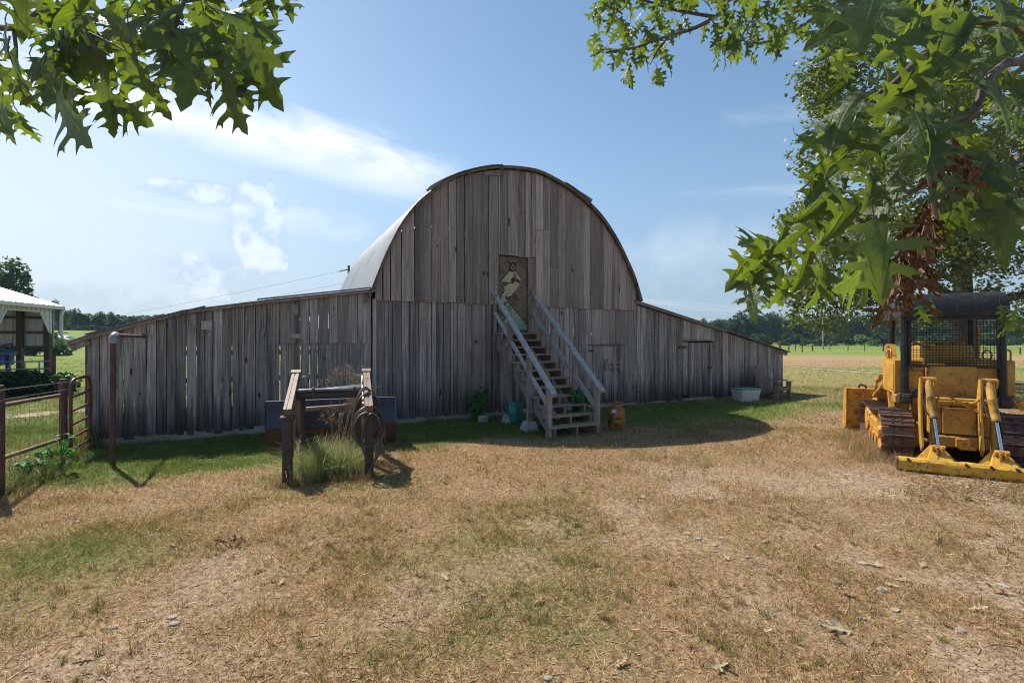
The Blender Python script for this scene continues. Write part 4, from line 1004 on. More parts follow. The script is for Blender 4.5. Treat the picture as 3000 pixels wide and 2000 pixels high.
# coiled hoses over the right arm
hz_ = thing('coiled_hose', 'black hydraulic hose looped over the right loader arm', 'hose', LO, la)
def loop(c, rx, rz, ph, tilt, n=26, drop=0.0):
    pts = []
    for i in range(n + 1):
        a = ph + 2 * PI * i / n; q = Vector((rx * math.cos(a), tilt * math.cos(a) + random.uniform(-.006, .006), rz * math.sin(a) + (drop * abs(math.cos(a)) if math.sin(a) < 0 else 0))); pts.append(Vector(c) + q)
    return pts
specs = [((.44, .30, .76), .145, .31, .12), ((.46, .24, .74), .165, .28, .10), ((.43, .33, .72), .13, .37, .14), ((.47, .04, .62), .175, .235, .05), ((.46, -.03, .63), .19, .25, .05), ((.44, -.09, .60), .165, .21, .03), ((.50, -.10, .50), .12, .30, .02)]
for i, (c, rx, rz_, tl) in enumerate(specs):
    mb = MB(); mb.tube(loop(c, rx, rz_, random.uniform(0, 6), tl), 0.0125, 8, False); mb.build('hose_loop', M['hose'], hz_, True, True)
mb = MB(); mb.tube(curve_pts([(.66, -.1, .58), (.58, -.14, .42), (.52, -.15, .2), (.44, -.14, .05), (.36, -.12, .03)], 16), .0125, 8); mb.build('hose_tail', M['hose'], hz_, True, True)
mb = MB(); mb.tube(curve_pts([(.66, .05, .6), (.67, .1, .45), (.65, .1, .38), (.68, .05, .42)], 12), .0125, 8); mb.build('hose_tail', M['hose'], hz_, True, True)

# weeds round the loader
def lw(x, y): c, s = math.cos(la), math.sin(la); return (LO.x + x * c - y * s, LO.y + x * s + y * c)
WG = np.array([[0.19, 0.26, 0.09], [0.27, 0.33, 0.13], [0.12, 0.19, 0.06], [0.38, 0.4, 0.2]])
sp = [lw(random.uniform(-.34, .34), random.uniform(.05, 1.0)) for _ in range(34)]
tuft('weed_clump', 'tall green weeds growing inside the loader frame', sp, 0.08, 0.52, 150, 0.10, 0.82, 0.0045, 1.4, cat='weeds', palette=WG)
sp = [lw(random.uniform(-.4, .5), random.uniform(-.25, .05)) for _ in range(16)] + [lw(-.5 + random.uniform(-.1, .1), random.uniform(-.2, .3)) for _ in range(6)]
tuft('dry_grass_clump', 'matted brown dead grass at the foot of the loader uprights', sp, 0.04, 0.16, 120, 0.06, 0.08, 0.003, 1.6, cat='grass')
# dried flower heads on wiry stalks
dw = thing('dried_weed', 'dry tan seed-head weeds rising behind the loader cross tube', 'weeds', Vector((*lw(.1, 1.0), 0)))
stm, hd = MB(), MB()
for k in range(16):
    big = k < 9
    bx, by = lw(random.uniform(-.05, .35), random.uniform(.75, 1.15)); p = Vector((bx, by, 0))
    tx, ty = lw(random.choice((.02, .08, .42, .5, .33)) + random.uniform(-.1, .1), random.uniform(.85, 1.3)); t = Vector((tx, ty, random.uniform(.95, 1.3) if big else random.uniform(.6, .95)))
    mid = p.lerp(t, .5) + Vector((random.uniform(-.06, .06), 0, 0)); cp = curve_pts([p, mid, t], 8); stm.tube(cp, [.004] * 5 + [.0025] * 4, 4, False)
    for j in range(16):
        q = cp[-1] + Vector((random.gauss(0, .075), random.gauss(0, .06), random.gauss(0, .05) - .01)); stm.tube([cp[-2 - j % 3], q], .0013, 3, False)
        for m_ in range(6):
            e = q + Vector((random.gauss(0, .018), random.gauss(0, .018), random.gauss(0, .016))); hd.box(e, (.008, .008, .008), Matrix.Rotation(random.random() * 3, 3, 'X'))
stm.build('stalks', M['dry'], dw)['kind'] = 'stuff'; hd.build('seed_heads', M['dry'], dw)['kind'] = 'stuff'

# ------------------------------------------------------------------ leafy plants
def leafmesh_simple(name, mat, w=0.55, curl=0.12):
    mb = MB(); n = 6; L, Rr, C = [], [], []
    for i in range(n + 1):
        t = i / n; ww = w * 0.5 * (math.sin(PI * t ** 0.8) ** 0.9 if 0 < t < 1 else 0.0); z = -curl * t * t
        C.append((0, t, z)); L.append((-ww, t * 0.98, z + ww * 0.35)); Rr.append((ww, t * 0.98, z + ww * 0.35))
    vs = L + C + Rr; fs = []
    for i in range(n):
        fs += [(i, n + 1 + i, n + 2 + i, i + 1), (n + 1 + i, 2 * n + 2 + i, 2 * n + 3 + i, n + 2 + i)]
    mb.add(vs, fs); me = mb.mesh(name, True); me.materials.append(mat); return me
SLEAF = [leafmesh_simple('broad_leaf', M['shrub'], 0.62, 0.2), leafmesh_simple('broad_leaf', M['shrub'], 0.5, 0.35)]
def leafy(name, label, base, h, rad, n, size, cat='plant', group=None, stems=7, meshes=None, zlo=0.1):
    base = Vector(base); t = thing(name, label, cat, base, 0, group); meshes = meshes or SLEAF
    sm = MB(); tips = []
    for s in range(stems):
        a = random.random() * 2 * PI; r_ = rad * math.sqrt(random.random()); e = base + Vector((math.cos(a) * r_, math.sin(a) * r_, h * random.uniform(.65, 1.0)))
        cp = curve_pts([base + Vector((random.gauss(0, rad * .2), random.gauss(0, rad * .2), 0)), base.lerp(e, .5) + Vector((0, 0, h * .08)), e], 8); sm.tube(cp, .004, 4, False); tips.append(cp)
    so = sm.build('stems', M['twig'], t); so['kind'] = 'stuff'
    for i in range(n):
        cp = random.choice(tips); p = cp[random.randint(max(1, int(9 * zlo)), 8)] + Vector((random.gauss(0, .03), random.gauss(0, .03), random.gauss(0, .02)))
        o = bpy.data.objects.new('leaf', random.choice(meshes)); COL.objects.link(o)
        out = (p - base); out.z = 0; out = out.normalized() if out.length > 1e-3 else Vector((1, 0, 0))
        d = (out + Vector((random.gauss(0, .6), random.gauss(0, .6), random.uniform(-.7, .25)))).normalized()
        m = rotm(d).to_4x4(); s = size * random.uniform(.6, 1.25)
        o.matrix_basis = Matrix.Translation(p) @ m @ Matrix.Diagonal((s, s, s, 1)); attach(o, t)
    return t
leafy('leafy_shrub', 'dark leafy shrub against the wall left of the stairs', S(-1.02, 0.32, 0), 0.66, 0.22, 170, 0.13)
leafy('leafy_shrub', 'broad-leaved plant growing up under the right stair rail', S(0.50, 2.12, 0), 0.86, 0.2, 150, 0.15, zlo=.3)
leafy('leafy_vine', 'low green vine poking between the bottom stair treads', S(-0.2, 2.2, 0), 0.45, 0.22, 60, 0.12, zlo=.3)
leafy('leafy_vine', 'young broad-leaved vine on the bottom fence rail', Vector((-5.75, 6.1, 0)), 0.62, 0.10, 26, 0.11)
for t_, lab in ((.45, 'broad-leaved weeds in the middle of the pipe fence foot'), (.8, 'broad-leaved weeds at the foot of the second fence post')):
    leafy('leafy_weed', lab, Vector((pa.x + (pb.x - pa.x) * t_ + .08, pa.y + (pb.y - pa.y) * t_ - .08, 0)), .24, .2, 110, .075, 'weeds', stems=14)
tuft('weed_patch', 'green weeds spilling out under the pipe fence', [(pa.x + (pb.x - pa.x) * t + random.gauss(.12, .12), pa.y + (pb.y - pa.y) * t + random.gauss(-.1, .12)) for t in np.linspace(0.1, 1.0, 26)], 0.05, 0.22, 200, 0.09, 0.8, 0.005, 1.3, cat='weeds')
tuft('weed_patch', 'tall weeds and vine behind the maroon gate', [(-6.85 + random.gauss(0, .1), 7.75 + random.gauss(0, .2)) for _ in range(10)], 0.12, 0.6, 90, 0.08, 0.75, 0.004, 0.6, cat='weeds')

# ------------------------------------------------------------------ things by the stairs
def crate():
    c = S(-0.42, 0.98, 0); t = thing('plastic_drum', 'teal green ribbed plastic container behind the stair posts', 'container', c)
    mb = MB(); prof_ = [(0.10, 0.0), (0.17, 0.01)]
    for i in range(9): z = 0.03 + i * 0.042; prof_ += [(0.178, z), (0.178, z + .02), (0.171, z + .026), (0.171, z + .038)]
    prof_ += [(0.165, .42), (0.14, .445), (0.05, .45)]; mb.lathe(c, prof_, 26); mb.build('shell', M['teal'], t, True)
    for k in range(7):
        mb = MB(); a = R(195 + k * 6.5); p = c + Vector((.181 * math.cos(a + R(40)), .181 * math.sin(a + R(40)), .3 + .05 * math.sin(k * 2.1))); mb.box(p, (.012, .012, .05 + .03 * (k % 2)), Matrix.Rotation(a + R(40), 3, 'Z')); mb.build('print_mark', M['white_print'], t)
crate()
c = W(U(1806) - .3, 0.75, 0); c = gp(1806, 1257); dr = thing('rusted_drum', 'rusted orange barrel-shaped can with dark rim right of the stairs', 'drum', c)
mb = MB(); mb.lathe(c, [(.10, 0), (.145, .01), (.165, .1), (.172, .22), (.165, .34), (.14, .46), (.125, .485), (.118, .49), (.112, .46), (.1, .44)], 24); mb.build('shell', M['orange_drum'], dr, True)
mb = MB(); mb.tube(loop(c + Vector((0, 0, .24)), .172, 0, 0, 0) if False else [c + Vector((.174 * math.cos(a), .174 * math.sin(a), .24)) for a in np.linspace(0, 2 * PI, 25)], .006, 6, False); mb.build('hoop', M['dark_steel'], dr)
mb = MB(); mb.tube([c + Vector((-.15, -.10, .44)), c + Vector((.15, -.10, .455))], .018, 8); mb.build('rim_bar', M['dark_steel'], dr, True)
mb = MB(); mb.prism([c + Vector((-.03, -.04, .47)), c + Vector((.13, -.02, .47)), c + Vector((.12, -.02, .53)), c + Vector((.02, -.03, .56)), c + Vector((-.02, -.04, .6))], (0, .02, 0)); mb.build('bent_lip', M['orange_drum'], dr)
mb = MB(); mb.box(c + Vector((-.075, -.146, .37)), (.085, .006, .06), Matrix.Rotation(R(-24), 3, 'Z') @ Matrix.Rotation(R(-12), 3, 'X')); mb.build('paper_label', M['white_print'], dr)
c = S(-1.0, .62, 0); mb = MB(); mb.cbox(c + Vector((0, 0, .05)), (.2, .12, .14), .012, Matrix.Rotation(R(30), 3, 'Z') @ Matrix.Rotation(R(14), 3, 'X')); tag(mb.build('concrete_block', M['block']), 'loose tilted concrete block at the foot of the leafy shrub', 'block')

# storage tote
c = (gp(2152, 1177) + gp(2230, 1177)) / 2 + Vector((0.05, .22, 0)); ta = R(20)
tt = thing('storage_tote', 'pale plastic storage tote with green lid by the right wing', 'tote', c, ta); tt.matrix_basis = tt.matrix_basis @ Matrix.Diagonal((.84, .84, .9, 1))
def rr2(hx, hy, r_, z, n=5):
    out = []
    for cx, cy, a0 in ((hx - r_, hy - r_, 0), (-hx + r_, hy - r_, 90), (-hx + r_, -hy + r_, 180), (hx - r_, -hy + r_, 270)):
        for i in range(n): a = R(a0 + 90 * i / (n - 1)); out.append(Vector((cx + r_ * math.cos(a), cy + r_ * math.sin(a), z)))
    return out
mb = MB(); mb.loft([rr2(.37, .21, .06, 0), rr2(.38, .22, .06, .02), rr2(.405, .245, .06, .29), rr2(.425, .265, .06, .29), rr2(.425, .265, .06, .36)], True, True); mb.build('bin', M['tote'], tt, True, True)
mb = MB(); mb.loft([rr2(.435, .275, .07, .362), rr2(.45, .285, .07, .372), rr2(.445, .28, .07, .40), rr2(.40, .24, .06, .41), rr2(.38, .22, .06, .395)], True, True); mb.build('lid', M['tote_lid'], tt, True, True)
mb = MB(); mb.bar((-.28, .02, .41), (.1, -.06, .415), .02, .02); mb.bar((-.1, .05, .41), (.2, .0, .415), .014, .014); tag(mb.build('stick', M['dry'], None), 'small dry sticks lying on the green tote lid', 'stick'); bpy.data.objects['stick'].matrix_basis = tt.matrix_basis.copy()

# adirondack chair
cc = W(U(2250, .45), 0.45, 0) ; cc = gp(2247, 1167) + Vector((.14, .02, 0)); ca_ = R(30)
ch = thing('adirondack_chair', 'brown slatted lawn chair with fan back at the barn corner', 'chair', cc, ca_)
# chair faces local -y turned a little to the right
for s in (-1, 1):
    x = s * .30
    mb = MB(); mb.prism([(x - .015, -.40, 0), (x - .015, -.29, 0), (x - .015, -.27, .52), (x - .015, -.42, .52)], (.03, 0, 0)); mb.build('front_leg', M['chair'], ch, False, True)
    mb = MB(); mb.prism([(x * .9 - .013, -.36, .36), (x * .9 - .013, -.36, .28), (x * .9 - .013, .42, 0.0), (x * .9 - .013, .5, 0), (x * .9 - .013, .28, .18)], (.026, 0, 0)); mb.build('rear_leg', M['chair'], ch, False, True)
    mb = MB(); mb.prism([(x - s * .04, -.47, .535), (x + s * .085, -.45, .535), (x + s * .085, -.2, .535), (x + s * .02, .36, .535), (x - s * .04, .36, .535)], (0, 0, .024)); mb.build('armrest', M['chair'], ch, False, True)
for i in range(6):
    y = -.37 + i * .095; z = .375 - .3 * (y + .37); mb = MB(); mb.box((0, y, z), (.56, .085, .022), Matrix.Rotation(R(-17), 3, 'X')); mb.build('seat_slat', M['chair'], ch, False, True)
mb = MB(); mb.box((0, -.405, .315), (.56, .022, .09)); mb.build('seat_apron', M['chair'], ch, False, True)
hts = [.80, .89, .945, .965, .945, .89, .80]
for i in range(7):
    x0 = (i - 3) * .066; x1 = (i - 3) * .088; h = hts[i]; y0, y1 = .14, .48; zb = .2
    k = (h - zb) / .78; pts = [(x0 - .025, y0, zb), (x0 + .025, y0, zb), (x1 + .033, y0 + (y1 - y0) * k, h - .01), (x1, y0 + (y1 - y0) * k + .005, h + .012), (x1 - .033, y0 + (y1 - y0) * k, h - .01)]
    mb = MB(); mb.prism(pts, (0, .02, .007)); mb.build('back_slat', M['chair'], ch, False, True)
mb = MB(); mb.box((0, .30, .52), (.62, .03, .06)); mb.box((0, .40, .74), (.5, .025, .05)); mb.build('back_brace', M['chair'], ch, False, True)
# ------------------------------------------------------------------ open pole shed at far left
SF = Vector((-16.3, 17.0, 0)); sn = Vector((0.187, -0.982, 0)).normalized(); sb = Vector((-0.982, -0.187, 0)).normalized()   # towards us along the eave, and into the shed
def SH(a, t, z): return SF + sn * a + sb * t + Vector((0, 0, z))
shed = thing('pole_shed', 'white metal pole shed with open side at the far left', 'shed', SF)
Ms = Matrix((sn, sb, Vector((0, 0, 1)))).transposed()
EZ = 2.98; LA = 9.0; TB = 6.0; SL = 0.33
mb = MB(); rings = []
for k in range(0, 161):
    a = -0.12 + (LA + .12) * k / 160; lift = .02 if k % 4 == 1 else 0
    rings.append([SH(a, -0.25, EZ - 0.25 * SL + .05 + lift), SH(a, TB, EZ + TB * SL + .05 + lift)])
mb.loft(rings, False); mb.build('roof', M['tin'], shed)
mb = MB(); mb.prism([SH(-.14, -.26, EZ - .12), SH(-.14, TB, EZ + TB * SL - .04), SH(-.14, TB, EZ + TB * SL + .06), SH(-.14, -.26, EZ - .02)], sn * .04); mb.build('rake_trim', M['white_sheet'], shed)
mb = MB(); mb.box(SH(LA / 2 - .1, -.26, EZ - .09), (LA, .05, .11), Ms); mb.build('gutter', M['white_sheet'], shed)
mb = MB(); mb.tube([SH(-.05, -.28, EZ - .1), SH(-.05, -.2, EZ - .35), SH(-.05, -.2, 1.95), SH(-.05, -.24, 1.8), SH(-.06, -.42, 1.75)], .05, 8); mb.build('downspout', M['white_sheet'], shed, True)
# header sheet with cut corners, ribbed
bay = 2.45
for n_ in range(4):
    a0 = .12 + n_ * bay; a1 = a0 + bay - .0
    pts = [(a0, 1.95), (a0 + .16, 2.05), (a0 + .55, 2.72), (a1 - .55, 2.72), (a1 - .16, 2.05), (a1, 1.95), (a1, EZ - .08), (a0, EZ - .08)]
    mb = MB(); mb.prism([SH(a, -.02, z) for a, z in pts], sb * .02); mb.build('header_sheet', M['white_sheet'], shed)
    for i in range(12):
        a = a0 + .1 + i * (bay - .1) / 12; zb = 2.74
        if a < a0 + .55: zb = 2.07 + (a - a0 - .16) / .39 * .67 if a > a0 + .16 else 2.0
        if a > a1 - .55: zb = 2.07 + (a1 - .16 - a) / .39 * .67 if a < a1 - .16 else 2.0
        mb = MB(); mb.box(SH(a, -.03, (zb + EZ - .1) / 2), (.045, .025, EZ - .1 - zb), Ms); mb.build('sheet_rib', M['white_sheet'], shed)
    for q0, q1 in (((a0 + .16, 2.05), (a0 + .55, 2.72)), ((a0 + .55, 2.72), (a1 - .55, 2.72)), ((a1 - .55, 2.72), (a1 - .16, 2.05))):
        mb = MB(); mb.bar(SH(q0[0], -.035, q0[1]), SH(q1[0], -.035, q1[1]), .03, .05); mb.build('opening_trim', M['white_sheet'], shed)
    mb = MB(); mb.box(SH(a0 if n_ else a0 - .0, .1, 1.36), (.16, .16, 2.9), Ms); mb.build('post', M['post_wood'], shed)
# far end wall: sheets above, open below
mb = MB(); mb.prism([SH(0.0, .0, 1.48), SH(0, TB, 1.48), SH(0, TB, EZ + TB * SL), SH(0, 0, EZ - .02)], sn * -.02); mb.build('end_sheet', M['grey_sheet'], shed)
for i in range(26):
    t = .1 + i * .23; mb = MB(); mb.box(SH(.02, t, (1.48 + EZ + t * SL) / 2), (.02, .035, EZ + t * SL - 1.5), Ms); mb.build('sheet_rib', M['grey_sheet'], shed)
for z in (1.5, 2.02, 2.54, 3.1):
    t0 = 0 if z < 3 else .5; mb = MB(); mb.box(SH(.06, (t0 + TB) / 2, z), (.045, TB - t0, .09), Ms); mb.build('girt', M['post_wood'], shed)
for t in (.95, 3.4, 5.9):
    mb = MB(); mb.box(SH(.1, t, (EZ + t * SL) / 2), (.15, .15, EZ + t * SL), Ms); mb.build('post', M['post_wood'], shed)
for a in (3, 6, 9):
    mb = MB(); mb.box(SH(a, TB, (EZ + TB * SL) / 2), (.15, .15, EZ + TB * SL), Ms); mb.build('post', M['post_wood'], shed)
mb = MB(); mb.box(SH(5, TB + .1, 3.2), (9, .02, 3.6), Ms); mb.build('back_sheet', M['grey_sheet'], shed)
# galvanised corral panel in front of the shed
pn0, pn1 = P(156, 1058, 15.6), P(-60, 1056, 14.6); pn0.z = pn1.z = 0
pan = thing('corral_panel', 'galvanised tube corral panel in front of the pole shed', 'corral panel', pn0)
for z in (1.06, .82, .58, .34):
    mb = MB(); mb.tube([pn0 + Vector((0, 0, z)), pn1 + Vector((0, 0, z))], .022, 8); mb.build('rail', M['galv'], pan, True)
for t in (0.0, .2, .4, .6, .8, 1.0):
    q = pn0.lerp(pn1, t); mb = MB(); mb.tube([q + Vector((0, 0, .3)), q + Vector((0, 0, 1.06))], .02, 8); mb.build('stay', M['galv'], pan, True)
for t, hh in ((-.012, 1.22),):
    q = pn0.lerp(pn1, t); mb = MB(); mb.tube([q, q + Vector((0, 0, hh))], .05, 10); tag(mb.build('gate_post', M['red_gate'], None, True), 'short red steel post at the end of the corral panel', 'post')
# blue implement parked in the shed
bc = SH(1.15, 0.9, 0); bm = thing('farm_implement', 'bright blue farm implement parked inside the pole shed', 'implement', bc)
for i in range(3):
    x = -.45 + i * .38; q = bc + sn * x
    mb = MB(); mb.cbox(q + Vector((0, 0, 1.08)), (.22, .3, .34), .03, Ms); mb.build('gear_housing', M['blue'], bm)
    mb = MB(); mb.tube([q + Vector((0, 0, .5)), q + Vector((0, 0, .95))], .05, 8); mb.build('strut', M['blue'], bm, True)
mb = MB(); mb.bar(bc + sn * -.8 + Vector((0, 0, 1.3)), bc + sn * 1.4 + Vector((0, 0, 1.3)), .12, .08); mb.build('toolbar', M['blue'], bm)
mb = MB(); mb.tube([bc + sn * -.7 + Vector((0, 0, 1.34)), bc + sn * -.62 + Vector((0, 0, 1.62)), bc + sn * .2 + Vector((0, 0, 1.5)), bc + sn * .9 + Vector((0, 0, 1.36))], .03, 8); mb.tube([bc + sn * -.7 + Vector((0, .1, 1.34)), bc + sn * .3 + Vector((0, .1, 1.46))], .035, 8); mb.build('hitch_frame', M['blue'], bm, True)
mb = MB(); mb.tube([bc + sn * -.5 + Vector((0, 0, 0)), bc + sn * -.5 + Vector((0, 0, .55))], .04, 8); mb.tube([bc + sn * .9 + Vector((0, 0, 0)), bc + sn * .9 + Vector((0, 0, 1.3))], .04, 8); mb.build('parking_stand', M['blue'], bm, True)
mb = MB(); mb.bar(bc + sn * -.8 + Vector((0, 0, .55)), bc + sn * 1.3 + Vector((0, 0, .55)), .1, .1); mb.build('lower_beam', M['blue'], bm)
# hedge
def leaf_cloud(n, sampler, size, flat=0.7):
    pts = sampler(n); n = len(pts)
    a = RNG.normal(size=(n, 3)); a[:, 2] *= flat; a /= np.linalg.norm(a, axis=1)[:, None]
    b = RNG.normal(size=(n, 3)); b -= (b * a).sum(1)[:, None] * a; b /= np.linalg.norm(b, axis=1)[:, None]
    s = (size * (0.6 + 0.8 * RNG.random(n)))[:, None]
    c = np.cross(a, b)
    V = np.stack([pts - a * s * .5, pts + b * s * .32 + c * s * .08, pts + a * s * .5, pts - b * s * .32 + c * s * .08], 1)
    return V.reshape(-1, 3), np.arange(n * 4).reshape(n, 4)
def bush(name, label, spots, mat, size, n, cat, group=None):
    c0 = Vector(spots[0][:3])
    c0 = Vector((np.mean([s[0] for s in spots]), np.mean([s[1] for s in spots]), 0)); t = thing(name, label, cat, c0, 0, group)
    def smp(k):
        idx = RNG.integers(0, len(spots), k); d = RNG.normal(size=(k, 3)); d /= np.linalg.norm(d, axis=1)[:, None]; r_ = (0.55 + 0.5 * RNG.random(k))[:, None]
        sp = np.array(spots); p = sp[idx, :3] + d * r_ * sp[idx, 3:6]; p = p[p[:, 2] > 0.02]; return p
    v, f = leaf_cloud(n, smp, size); o = np_mesh('foliage', v, f, mat); attach(o, t)
    mb = MB()
    for s in spots: mb.tube([(s[0], s[1], 0), (s[0] + random.uniform(-.05, .05), s[1], s[2] * 1.1)], .02, 5)
    mb.build('stem', M['twig'], t); return t
for i, (px, lab) in enumerate(((8, 'dark green bush at the left frame edge below the corral panel'), (62, 'dark green bush in the middle of the corral hedge'), (118, 'dark green bush at the right end of the corral hedge'))):
    q = gp(px, 1160); sp = [(q.x + random.gauss(0, .3), q.y + random.gauss(0, .2), .3 + random.uniform(-.05, .18), .42, .38, .36) for _ in range(6)]
    bush('hedge_bush', lab, sp, M['hedge'], .13, 2600, 'bush', 'bushes along the corral panel')

# ------------------------------------------------------------------ utility poles and wires
up = P(1022, 778, 46.0); ph = up.z; up.z = 0
pole = thing('utility_pole', 'dark utility pole rising just above the barn roof edge', 'utility pole', up)
mb = MB(); mb.tube([up, up + Vector((0, 0, ph))], [.15, .11], 10); mb.build('pole_shaft', M['pole'], pole, True)
a1 = up + Vector((-.9, 0, ph - .55)); mb = MB(); mb.tube([up + Vector((0, 0, ph - .35)), a1], .05, 6); mb.tube([up + Vector((0, 0, ph - 1.5)), up + Vector((-.5, 0, ph - 1.7))], .04, 6); mb.build('insulator_arm', M['dark_steel'], pole)
mb = MB(); mb.tube([up + Vector((.3, 0, ph - .8)), up + Vector((.0, 0, ph - .3))], .02, 5); mb.tube([up + Vector((.32, 0, ph - 1.2)), up + Vector((.0, 0, ph - .8))], .02, 5); mb.build('brace', M['dark_steel'], pole)
for lab, s0, e in (('upper power line dropping left from the utility pole', a1, P(215, 940, 190)), ('lower power line dropping left from the utility pole', up + Vector((-.5, 0, ph - 1.7)), P(250, 955, 190))):
    pts = [s0.lerp(e, t) - Vector((0, 0, 5.5 * t * (1 - t) * (.5))) for t in np.linspace(0, 1, 24)]
    mb = MB(); mb.tube(pts, [.012 + .03 * t for t in np.linspace(0, 1, 24)], 5); tag(mb.build('power_line', M['wire'], None), lab, 'power line')
q = P(2411, 925, 88); hq = q.z; q.z = float(T(q.x, q.y)); mb = MB(); mb.tube([q, (q.x, q.y, hq)], [.16, .12], 8); tag(mb.build('utility_pole', M['galv'], None, True), 'thin pale pole standing in the field beyond the barn', 'utility pole')

# ------------------------------------------------------------------ pasture fence beyond the barn
far_f = thing('field_fence', 'long thin post and wire fence across the far field', 'fence', (40, 68, 0))
fps = []
xs_ = list(np.linspace(33, 96, 26))
for i, x in enumerate(xs_):
    y = 68 + (x - 33) * 0.03 + random.uniform(-.3, .3); z = float(T(x, y)); h = random.choice((1.0, 1.1, 1.2, 1.5))
    mb = MB(); mb.tube([(x, y, z - .1), (x + random.uniform(-.05, .05), y, z + h)], .06 if i % 4 else .1, 6); mb.build('post', M['post_wood'], far_f); fps.append(Vector((x, y, z)))
for h in (.35, .65, .95):
    mb = MB(); mb.tube([p + Vector((0, 0, h)) for p in fps], .012, 4); mb.build('wire', M['wire'], far_f)
g0 = P(2311, 1035, 66); g1 = P(2350, 1036, 66)
fg = thing('field_gate', 'square pipe gate frame in the far field fence', 'gate', (g0.x, g0.y, 0))
for p in (g0, g1, g0.lerp(g1, .3) + Vector((0, 3, 0))):
    mb = MB(); mb.tube([(p.x, p.y, -.1), (p.x, p.y, 1.6)], .08, 8); mb.build('gate_post', M['rust_pipe'], fg, True)
for z in (.1, 1.35):
    mb = MB(); mb.tube([(g0.x, g0.y, z), (g1.x, g1.y, z)], .04, 6); mb.build('gate_rail', M['rust_pipe'], fg, True)
hf = thing('hill_fence', 'faint post and wire fence on the left hillside', 'fence', (-90, 100, 3)); hp = []
for i in range(14):
    px = 215 + i * 16; Y = 104 - i * .8; x = (px - 1500) / F * Y; z = float(T(x, Y)); mb = MB(); mb.tube([(x, Y, z - .1), (x, Y, z + 1.2)], .07, 5); mb.build('post', M['post_wood'], hf); hp.append(Vector((x, Y, z)))
mb = MB(); mb.tube([p + Vector((0, 0, 1.0)) for p in hp], .015, 4); mb.build('wire', M['wire'], hf)
# small white building on the slope
q = P(180, 1021, 62); q.z = float(T(q.x, q.y)); wb = thing('small_building', 'small white building low on the left slope behind the barn eave', 'building', q)
mb = MB(); mb.box(q + Vector((0, 0, .55)), (1.9, 1.6, 1.1)); mb.build('wall', M['white_sheet'], wb)
mb = MB(); mb.prism([q + Vector((-1.0, -.9, 1.1)), q + Vector((-1.0, 0, 1.32)), q + Vector((-1.0, .9, 1.1))], (2.0, 0, 0)); mb.build('roof', M['white_sheet'], wb)

# ------------------------------------------------------------------ far trees
def crown_np(seed, n, rx, ry, rz, size, clumps=20, base=0.0):
    g = np.random.default_rng(seed)
    cs = g.normal(size=(clumps, 3)); cs /= np.linalg.norm(cs, axis=1)[:, None]; cs *= (g.random(clumps) ** .45)[:, None] * .78
    cr = .26 + .2 * g.random(clumps)
    def smp(k):
        i = g.integers(0, clumps, k); d = g.normal(size=(k, 3)); d /= np.linalg.norm(d, axis=1)[:, None]
        p = cs[i] + d * (cr[i] * (0.6 + .45 * g.random(k)))[:, None]; return p * np.array([rx, ry, rz])
    return leaf_cloud(n, smp, size)
TREES = []
def tree_proto(seed, h, rx, rz, n, size, mat):
    v, f = crown_np(seed, n, rx, rx, rz, size, 26); v[:, 2] += h * .52; v = v[(np.repeat(v.reshape(-1, 4, 3)[:, :, 2].min(1), 4) > -.2)]; f = np.arange(len(v)).reshape(-1, 4)
    o = np_mesh('crown', v, f, mat); COL.objects.unlink(o)
    mb = MB(); mb.tube([(0, 0, -.3), (.05, 0, h * .5), (0, 0, h * .8)], [.22, .15, .06], 7)
    me = mb.mesh('trunk', True); me.materials.append(M['bark']); return o.data, me
for s in range(6): TREES.append(tree_proto(100 + s, 10.0, 3.5 + .3 * (s % 3), 5.3, 3400, .55, M['far_leaf2'] if s in (1, 4) else M['far_leaf']))
BUSHES = []
for s in range(3):
    v, f = crown_np(200 + s, 900, 1.7, 1.6, 1.5, .38, 14); v[:, 2] += 1.2; o = np_mesh('crown', v, f, M['far_leaf2'] if s != 1 else M['far_leaf']); COL.objects.unlink(o)
    mb = MB(); mb.tube([(0, 0, -.2), (0, 0, 1.4)], [.1, .04], 5); me = mb.mesh('trunk'); me.materials.append(M['bark']); BUSHES.append((o.data, me))
def place_tree(proto, x, y, sc_, name, label, cat, group, sink=0.0):
    t = thing(name, label, cat, (x, y, float(T(x, y)) - sink), 0, group)
    t.matrix_basis = t.matrix_basis @ Matrix.Rotation(random.random() * 6.28, 4, 'Z') @ Matrix.Diagonal((sc_[0], sc_[0], sc_[1], 1))
    for me, nm_ in zip(proto, ('crown', 'trunk')):
        o = bpy.data.objects.new(nm_, me); COL.objects.link(o); attach(o, t, True)
    return t
GR = 'woodland trees behind the far field'
for i in range(64):
    px = 1960 + i * 19.5 + random.uniform(-9, 9); Y = random.uniform(135, 165); x = (px - 1500) / F * Y
    topz = HC + (1000 - (922 + random.uniform(-7, 16) + (14 if px < 2150 else 0))) / F * Y; h = (topz - float(T(x, Y))) / 10.0
    place_tree(random.choice(TREES + TREES[:1] + TREES[2:4] + TREES[5:]), x, Y, (h * random.uniform(.9, 1.15), h), 'woodland_tree', 'dark green tree in the wood behind the far field', 'tree', GR)
GB = 'bushes along the front of the far wood'
for i in range(26):
    px = 2220 + i * 33 + random.uniform(-10, 10); Y = random.uniform(112, 122); x = (px - 1500) / F * Y; s = random.choice((.7, .8, .9, 1.2, 1.4))
    place_tree(random.choice(BUSHES), x, Y, (s * 1.25, s), 'field_bush', 'low green bush in front of the far wood', 'bush', GB, .3)
GL = 'trees along the left hilltop'
ORD = 'first second third fourth fifth sixth seventh eighth ninth tenth eleventh twelfth thirteenth fourteenth fifteenth'.split()
